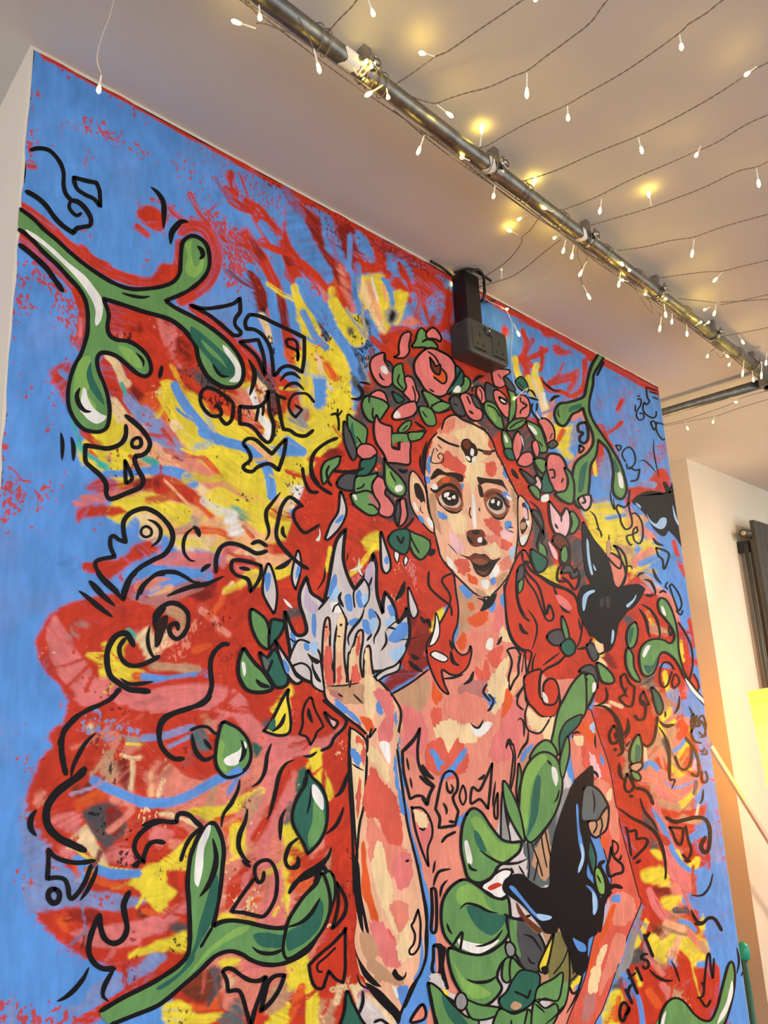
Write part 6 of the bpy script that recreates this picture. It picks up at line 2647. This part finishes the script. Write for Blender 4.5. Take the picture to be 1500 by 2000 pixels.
for tx, w in ((0.552, 0.024), (0.885, 0.016), (1.2, 0.014)):   # scraps of white tape round the pipe
    v = []; f = []
    for k in range(13):
        a = math.radians(100 + 200 * k / 12)
        for dx in (0, w): v.append((tx + dx + 0.004 * math.sin(k), PYP + (PR + 0.0007) * math.cos(a), PZ + (PR + 0.0007) * math.sin(a)))
    for k in range(12): f.append((2 * k, 2 * k + 1, 2 * k + 3, 2 * k + 2))
    obj('tape', v, f, M['tape'], pipe_a)
jb = MB().box((2.405, 0.57, PZ - 0.02), (2.475, 0.64, PZ + 0.02)).tube([(2.44, 0.605, PZ - 0.02), (2.44, 0.605, PZ + 0.03)], 0.03, 20)
jb.build('pipe_junction', M['steel'], pipe_a)

# ------------------------------------------------------------------ fairy lights
def px_path(pts, z0, z1=None):
    pts = np.asarray(pts, float); n = len(pts)
    z = np.linspace(z0, z0 if z1 is None else z1, n)
    return np.stack([on_level(p[0], p[1], zz) for p, zz in zip(pts, z)])
def resample(P, step):
    P = smooth_path(P, 10) if len(P) > 2 else np.asarray(P, float)
    L = np.concatenate([[0], np.cumsum(np.linalg.norm(np.diff(P, axis=0), axis=1))])
    n = max(4, int(L[-1] / step)); s = np.linspace(0, L[-1], n)
    return np.stack([np.interp(s, L, P[:, k]) for k in range(3)], 1), s
def twisted(P, mb, pitch=0.022, hr=0.0007, wr=0.0006):
    Q, s = resample(P, 0.0045)
    T = np.gradient(Q, axis=0); T /= np.linalg.norm(T, axis=1, keepdims=True) + 1e-12
    N = np.cross(T, [0, 0, 1.0]); N /= np.linalg.norm(N, axis=1, keepdims=True) + 1e-9
    B = np.cross(T, N)
    for ph in (0, math.pi):
        a = s / pitch * 2 * math.pi + ph
        mb.tube(Q + hr * (np.cos(a)[:, None] * N + np.sin(a)[:, None] * B), wr, 5)
BULB_PROFILE = [(0, 0.0009), (0.08, 0.0013), (0.5, 0.0013), (0.62, 0.0018)]
TIP_PROFILE = [(0.60, 0.0017), (0.74, 0.0027), (0.90, 0.0030), (1.0, 0.0010)]
def bulb(base, tip, parent):
    base = np.asarray(base, float); tip = np.asarray(tip, float)
    k = np.linalg.norm(tip - base); d = (tip - base) / (k + 1e-9); k = max(k, 0.017); 
    o = MB().tube([base + d * k * t for t, _ in BULB_PROFILE], [r for _, r in BULB_PROFILE], 8).build('bulb', M['neck'], parent, True)
    MB().tube([base + d * k * t for t, _ in TIP_PROFILE], [r for _, r in TIP_PROFILE], 7).build('bulb_tip', M['tip'], o, True)
ZS = CEIL - 0.034
def string(label, wires, bulbs, z0=ZS, z1=None, clear=(), group='fairy lights under the ceiling'):
    mb = MB()
    for w in wires:
        P = px_path(w, z0, z1)
        if w[-1][0] > 1510 or w[-1][1] < -5:          # the strand goes on over the ceiling of the room
            e = P[-1] - P[-3]; e[2] = 0; e /= np.linalg.norm(e)
            P = np.concatenate([P, [P[-1] + e * 0.2 + [0, 0, -0.003], P[-1] + e * 0.4 + [0, 0, -0.002], P[-1] + e * 0.6]])
        twisted(P, mb)
    root = mb.build('fairy_light_string', M['wire'], None, True)
    tag(root, label, 'fairy lights', group)
    if clear:
        cb = MB()
        for w in clear:
            Q, _ = resample(px_path(w, z0, z1), 0.006); cb.tube(Q, 0.0009, 6)
        cb.build('lead_wire', M['wire_clear'], root, True)
    for (bx, by, tx, ty) in bulbs:
        b = on_level(bx, by, z0 - 0.002); bulb(b, same_depth(tx, ty, b), root)
    return root
string('single fairy light dangling on its wire in the top left corner', [],
       [(198, 146, 192, 182)], clear=[[(228, -20), (214, 35), (200, 70), (192, 98), (190, 120), (198, 146)]], z0=CEIL - 0.12)
string('fairy light strand leaving the pipe at the top edge, above the first clamp', [[(622, 72), (640, 62), (662, 38), (690, 10), (715, -20)]],
       [(718, -2, 731, 32)])
string('second fairy light strand from the top left, starting at the first clamp', [[(750, 178), (762, 170), (795, 150), (848, 112), (875, 100), (930, 62), (985, 25), (1045, -16)]],
       [(850, 111, 818, 102), (1046, -24, 1046, 3)])
string('third fairy light strand from the top left, sagging from the first clamp', [[(758, 186), (795, 187), (830, 198), (852, 202), (870, 195), (910, 182), (955, 170), (1000, 150), (1030, 138), (1060, 115), (1110, 78), (1155, 42), (1205, -20)]],
       [(853, 205, 885, 229), (1029, 142, 1029, 192)])
string('fourth fairy light strand from the top left, starting before the second clamp', [[(930, 290), (950, 285), (985, 265), (1030, 240), (1070, 222), (1105, 206), (1150, 180), (1200, 152), (1250, 120), (1325, 66), (1345, 47), (1380, 25), (1440, -20)]],
       [(937, 287, 943, 245), (1108, 206, 1110, 236), (1327, 67, 1332, 98)])
string('fifth fairy light strand from the top left, starting below the second clamp', [[(1008, 358), (1060, 342), (1100, 327), (1160, 300), (1245, 266), (1300, 240), (1370, 202), (1430, 165), (1475, 135), (1540, 100)]],
       [(1246, 268, 1255, 300), (1478, 130, 1454, 148), (1030, 385, 1048, 348)])
string('sixth fairy light strand from the top left, starting between second and third clamps', [[(1100, 410), (1140, 395), (1175, 380), (1230, 352), (1300, 322), (1350, 300), (1400, 278), (1460, 242), (1540, 205)]],
       [(1175, 388, 1171, 418), (1369, 286, 1358, 307)])
string('seventh fairy light strand from the top left, starting at the third clamp', [[(1130, 447), (1180, 432), (1230, 418), (1272, 405), (1300, 395), (1370, 368), (1440, 335), (1480, 325), (1540, 300)]],
       [(1272, 403, 1266, 374), (1477, 328, 1483, 366)])
string('eighth fairy light strand from the top left, starting below the third clamp', [[(1205, 490), (1260, 482), (1310, 470), (1355, 463), (1400, 447), (1450, 432), (1540, 408)]],
       [(1356, 466, 1351, 503), (1208, 500, 1217, 520)])
string('ninth fairy light strand from the top left, starting above the fourth clamp', [[(1270, 545), (1330, 537), (1380, 531), (1410, 530), (1450, 520), (1540, 499)]],
       [(1411, 531, 1393, 551)])
string('tenth fairy light strand from the top left, starting below the fourth clamp', [[(1325, 583), (1370, 588), (1400, 592), (1398, 600)], [(1406, 590), (1450, 588), (1540, 582)], [(1406, 596), (1450, 587), (1540, 566)]],
       [(1400, 592, 1394, 617), (1387, 600, 1374, 606)])
string('lowest fairy light strand leaving the pipe near its far end', [[(1415, 656), (1460, 648), (1540, 632)]],
       [(1442, 653, 1453, 672)])
string('pair of fairy light wires sloping from the pipe to the socket cable', [[(1056, 420), (1035, 450), (1020, 462), (1018, 475), (1000, 500), (980, 518), (955, 535), (925, 552)], [(1095, 468), (1060, 495), (1030, 520), (1000, 540), (970, 550), (930, 562)]],
       [(1012, 459, 990, 448), (1030, 420, 1010, 430), (980, 545, 979, 515), (1095, 458, 1080, 466), (900, 548, 880, 556)], z0=CEIL - 0.02, z1=CEIL - 0.016,
       clear=[[(1098, 500), (1080, 530), (1060, 550), (1040, 575), (1012, 590)]])
# loose tail hanging in front of the mural below the socket cable
def wall_string(label, wire, bulbs, yy, extra=()):
    mb = MB()
    for w in [wire, *extra]:
        P = np.stack([on_wall(p[0], p[1], yy) for p in np.asarray(w, float)])
        P[:, 2] = np.minimum(P[:, 2], CEIL - 0.004)
        Q, _ = resample(P, 0.006); mb.tube(Q, 0.0009, 6)
    root = tag(mb.build('fairy_light_string', M['wire_clear'], None, True), label, 'fairy lights', 'fairy lights under the ceiling')
    for (bx, by, tx, ty) in bulbs:
        b = on_wall(bx, by, yy); bulb(b, same_depth(tx, ty, b), root)
wall_string('loose fairy light tail hanging over the mural beside the grey socket',
            [(934, 572), (955, 588), (985, 603), (995, 618), (1000, 632), (1000, 660), (998, 700), (1002, 740), (1012, 762), (1018, 768)],
            [(978, 603, 993, 604), (1003, 632, 1015, 657), (1030, 758, 992, 789)], YW - 0.03, extra=[[(1018, 768), (1024, 770), (1032, 757)]])
string('pair of fairy light wires crossing below the shorter far pipe', [[(1288, 831), (1330, 822), (1390, 803), (1430, 788), (1455, 775), (1540, 752)], [(1288, 834), (1350, 822), (1400, 812), (1450, 795), (1540, 768)]],
       [(1425, 783, 1440, 786), (1396, 812, 1392, 827), (1338, 823, 1344, 840)], z0=CEIL - 0.06)
# the bundle wound along the pipe
def bundle():
    mb = MB(); xs = np.linspace(-0.4, 2.38, 150)
    for k in range(4):
        ph = k * 1.3; a0 = math.radians(-62 + 26 * k)
        r = PR + 0.0032 + 0.0035 * (0.5 + 0.5 * np.sin(xs * (11 + 2 * k) + ph)) + 0.002 * k
        a = a0 + 0.45 * np.sin(xs * (7 + k) + ph)
        P = np.stack([xs, PYP + r * np.cos(a), PZ + r * np.sin(a)], 1)
        twisted(P[(xs > 0.28 + 0.2 * k) | (k < 2)], mb)
    # loops round the pipe
    for x0 in (0.50, 0.585, 0.61, 0.88, 0.99, 1.12, 1.22, 1.30, 1.45, 1.56, 1.72, 1.88, 1.95, 2.1, 2.22):
        t = np.linspace(0, 4 * math.pi, 40)
        r = PR + 0.0035
        mb.tube(np.stack([x0 + t * 0.0022, PYP + r * np.cos(t), PZ + r * np.sin(t)], 1), 0.0009, 5)
    # slack loops hanging below
    for pts in ([(1240, 555), (1250, 580), (1268, 605), (1275, 612), (1270, 590), (1262, 575)], [(1268, 588), (1275, 600), (1288, 612), (1292, 622)],
                [(1393, 666), (1396, 680), (1385, 688), (1382, 694)], [(1400, 690), (1408, 698), (1420, 690)], [(1335, 622), (1338, 632), (1342, 645)],
                [(1122, 470), (1135, 490), (1146, 500), (1144, 512)], [(1130, 478), (1128, 500), (1136, 520), (1134, 540), (1142, 566), (1150, 580)],
                [(500, 45), (518, 46), (540, 55), (570, 66), (600, 88)], [(480, -10), (497, 22), (503, 30)], [(583, 35), (600, 65), (612, 95)],
                [(790, 232), (815, 250), (829, 262), (845, 268), (870, 288), (890, 304)]):
        Q, _ = resample(px_path(pts, PZ - PR - 0.006), 0.005); mb.tube(Q, 0.0011, 6)
    root = tag(mb.build('fairy_light_string', M['wire'], None, True), 'dense bundle of fairy lights wound along the ceiling pipe', 'fairy lights', 'fairy lights under the ceiling')
    for (bx, by, tx, ty) in [(506, 10, 508, 40), (500, 56, 452, 40), (613, 95, 625, 143), (697, 145, 686, 126), (698, 148, 718, 116), (706, 150, 733, 122), (748, 166, 713, 188),
                             (755, 172, 757, 184), (829, 264, 815, 302), (918, 314, 898, 306), (967, 362, 963, 388), (1080, 414, 1058, 404), (1105, 468, 1099, 495), (1121, 478, 1116, 506),
                             (1146, 510, 1131, 540), (1138, 556, 1153, 585), (1222, 518, 1231, 530), (1212, 532, 1208, 561), (1228, 550, 1212, 546), (1297, 594, 1301, 620),
                             (1313, 612, 1312, 633), (1292, 618, 1288, 648), (1341, 634, 1342, 657), (1358, 636, 1371, 628), (1374, 636, 1386, 628), (1385, 684, 1381, 699), (1412, 686, 1423, 698), (1429, 702, 1423, 715),
                             (1453, 704, 1450, 736), (1469, 724, 1472, 746), (1488, 708, 1487, 740), (1497, 690, 1496, 714), (1270, 580, 1263, 576), (1290, 588, 1300, 584)]:
        b = on_level(bx, by, PZ - PR - 0.008); bulb(b, same_depth(tx, ty, b), root)
bundle()

# ------------------------------------------------------------------ double socket with trunking
def socket():
    root = bpy.data.objects.new('double_socket', None); COL.objects.link(root); root.location = (0, 0, 0)
    tag(root, 'dark grey double wall socket mounted high on the mural under black trunking', 'socket')
    x0, x1, z0, z1 = 1.138, 1.286, 2.222, 2.306; yf = YW - 0.058
    MB().box((x0 + 0.004, YW - 0.046, z0 + 0.003), (x1 - 0.004, YW - 0.004, z1 - 0.003)).build('back_box', M['socket'], root)
    MB().box((x0, yf, z0), (x1, YW - 0.044, z1), 0.005).build('face_plate', M['socket'], root, False)
    for k in (0, 1):
        cx = x0 + 0.038 + k * 0.072; cz = z0 + 0.036
        o = MB().box((cx - 0.025, yf - 0.0016, cz - 0.024), (cx + 0.025, yf + 0.002, cz + 0.028), 0.0016).build('outlet', M['socket'], root)
        for nm, (dx, dz, w, h) in (('pin_hole', (0, 0.012, 0.0022, 0.005)), ('pin_hole', (-0.011, -0.012, 0.0036, 0.0022)), ('pin_hole', (0.011, -0.012, 0.0036, 0.0022))):
            MB().box((cx + dx - w, yf - 0.0021, cz + dz - h), (cx + dx + w, yf, cz + dz + h)).build(nm, M['slot'], o)
        MB().box((cx - 0.020, yf - 0.0022, cz - 0.0245), (cx + 0.020, yf, cz - 0.0225)).build('outlet_lip', M['slot'], o)
    for k in (0, 1):
        cx = x0 + 0.066 + k * 0.016
        MB().box((cx - 0.006, yf - 0.0045, z1 - 0.026), (cx + 0.006, yf + 0.002, z1 - 0.008), 0.0016).build('switch_rocker', M['socket'], root)
    MB().box((x0 + 0.072, yf - 0.005, z1 - 0.018), (x0 + 0.076, yf - 0.003, z1 - 0.014)).build('indicator', M['tape'], root)
    MB().tube([(x0 + 0.008, YW - 0.03, z1 - 0.010), (x0 - 0.002, YW - 0.03, z1 - 0.010)], 0.0022, 8).build('screw', M['steel_bright'], root)
    return root
socket()
tr = tag(MB().box((1.161, YW - 0.042, 2.306), (1.214, YW - 0.004, CEIL - 0.012)).build('cable_trunking', M['black']),
         'black plastic cable trunking between the grey socket and the ceiling', 'trunking')
cb = MB()
for pts in ([(1.165, YW - 0.05, 2.425), (1.185, YW - 0.062, 2.438), (1.21, YW - 0.06, 2.43), (1.236, YW - 0.04, 2.41), (1.242, YW - 0.03, 2.39)],
            [(1.150, YW - 0.02, 2.436), (1.170, YW - 0.05, 2.440), (1.215, YW - 0.055, 2.438), (1.24, YW - 0.06, 2.43)],
            [(1.15, YW - 0.012, 2.432), (1.12, YW - 0.012, 2.440), (1.08, YW - 0.010, 2.443)],
            [(1.236, YW - 0.04, 2.436), (1.245, YW - 0.035, 2.41), (1.248, YW - 0.02, 2.396)],
            [(1.215, YW - 0.02, 2.40), (1.26, YW - 0.012, 2.405), (1.32, YW - 0.010, 2.43)]):
    cb.tube(smooth_path(pts, 8), 0.0032, 8)
tag(cb.build('black_cable', M['black'], None, True), 'tangle of thin black cables at the top of the trunking', 'cable')

# ------------------------------------------------------------------ far right: radiator, paper lamp, rod, pole
def radiator():
    root = bpy.data.objects.new('radiator', None); COL.objects.link(root); root.location = (3.83, 1.2, 0)
    tag(root, 'tall anthracite panel radiator on the pale far wall', 'radiator')
    def part(mb, nm, m, par=root, sm=False):
        mb.v = [(x - 3.83, y - 1.2, z) for x, y, z in mb.v]
        return mb.build(nm, m, par, sm)
    for k in range(9):
        x = 3.815 + k * 0.076
        part(MB().box((x, 1.150, 0.42), (x + 0.068, 1.172, 2.185), 0.004), 'panel', M['radiator'])
    for z in (0.50, 2.115):
        part(MB().tube([(3.755, 1.190, z), (4.52, 1.190, z)], 0.021, 20), 'header_tube', M['radiator'], root, True)
        part(MB().tube([(3.752, 1.190, z), (3.757, 1.190, z)], 0.013, 16), 'end_plug', M['brass'], root, True)
    for x in (3.80, 4.44):
        for z in (2.02, 0.7): part(MB().box((x, 1.19, z), (x + 0.03, 1.244, z + 0.06)), 'wall_bracket', M['black'])
    part(MB().tube([(3.80, 1.205, 2.06), (3.80, 1.205, 0.5)], 0.010, 12), 'riser_tube', M['radiator'], root, True)
radiator()
def paper_lamp():
    bx, by = 2.925, 0.785
    root = bpy.data.objects.new('paper_floor_lamp', None); COL.objects.link(root); root.location = (bx, by, 0)
    tag(root, 'glowing yellow paper floor lamp at the right edge', 'lamp')
    def shade(z0, z1, h0, h1):
        v = []; f = []; rows = 44
        for i in range(rows + 1):
            t = i / rows; h = h0 + (h1 - h0) * t + 0.0012 * (1 if i % 2 else -1); z = z0 + (z1 - z0) * t
            v += [(-h, -h, z), (h, -h, z), (h, h, z), (-h, h, z)]
        for i in range(rows):
            for k in range(4): f.append((i * 4 + k, i * 4 + (k + 1) % 4, i * 4 + 4 + (k + 1) % 4, i * 4 + 4 + k))
        return obj('paper_shade', v, f, M['paper'], root)
    sh = shade(0.16, 1.384, 0.12, 0.165)
    for sx in (-1, 1):
        for sy in (-1, 1):
            MB().tube([(sx * 0.1, sy * 0.13, 0.0), (sx * 0.127, sy * 0.127, 0.17)], 0.008, 8).build('leg', M['woodstrip'], root)
    MB().box((-0.118, -0.118, 0.14), (0.118, 0.118, 0.16)).build('base', M['woodstrip'], root)
    l = bpy.data.lights.new('lamp_bulb', 'POINT'); l.energy = 23; l.color = (1.0, 0.74, 0.40); l.shadow_soft_size = 0.05
    lo = bpy.data.objects.new('lamp_bulb', l); COL.objects.link(lo); lo.parent = root; lo.location = (0, 0, 1.15)
paper_lamp()
d0 = on_wall(1386, 1455, 1.12); d1 = on_wall(1520, 1672, 1.12)
far = d1 + (d1 - d0) / (d0[2] - d1[2]) * d1[2]
rod = MB().tube([d0, d1, far], 0.0125, 6).build('white_rod', M['white_rod'])
tag(rod, 'thin white plastic rod leaning diagonally between mural edge and paper lamp', 'rod')
g0 = on_wall(1453, 1870, 0.955)
pole = bpy.data.objects.new('green_pole', None); COL.objects.link(pole); pole.location = (g0[0], 0.955, 0)
tag(pole, 'dark green pole with a teal plastic cap beside the bottom right mural edge', 'pole')
MB().tube([(0, 0, 0), (0, 0, g0[2])], 0.0095, 14).build('shaft', M['green_stick'], pole, True)
MB().tube([(0.004, 0, g0[2] - 0.006), (0.006, 0, g0[2] + 0.004), (0.008, 0, g0[2] + 0.026), (0.009, 0, g0[2] + 0.036), (0.009, 0, g0[2] + 0.040)],
          [0.014, 0.0165, 0.0165, 0.012, 0.004], 16).build('cap', M['teal'], pole, True)
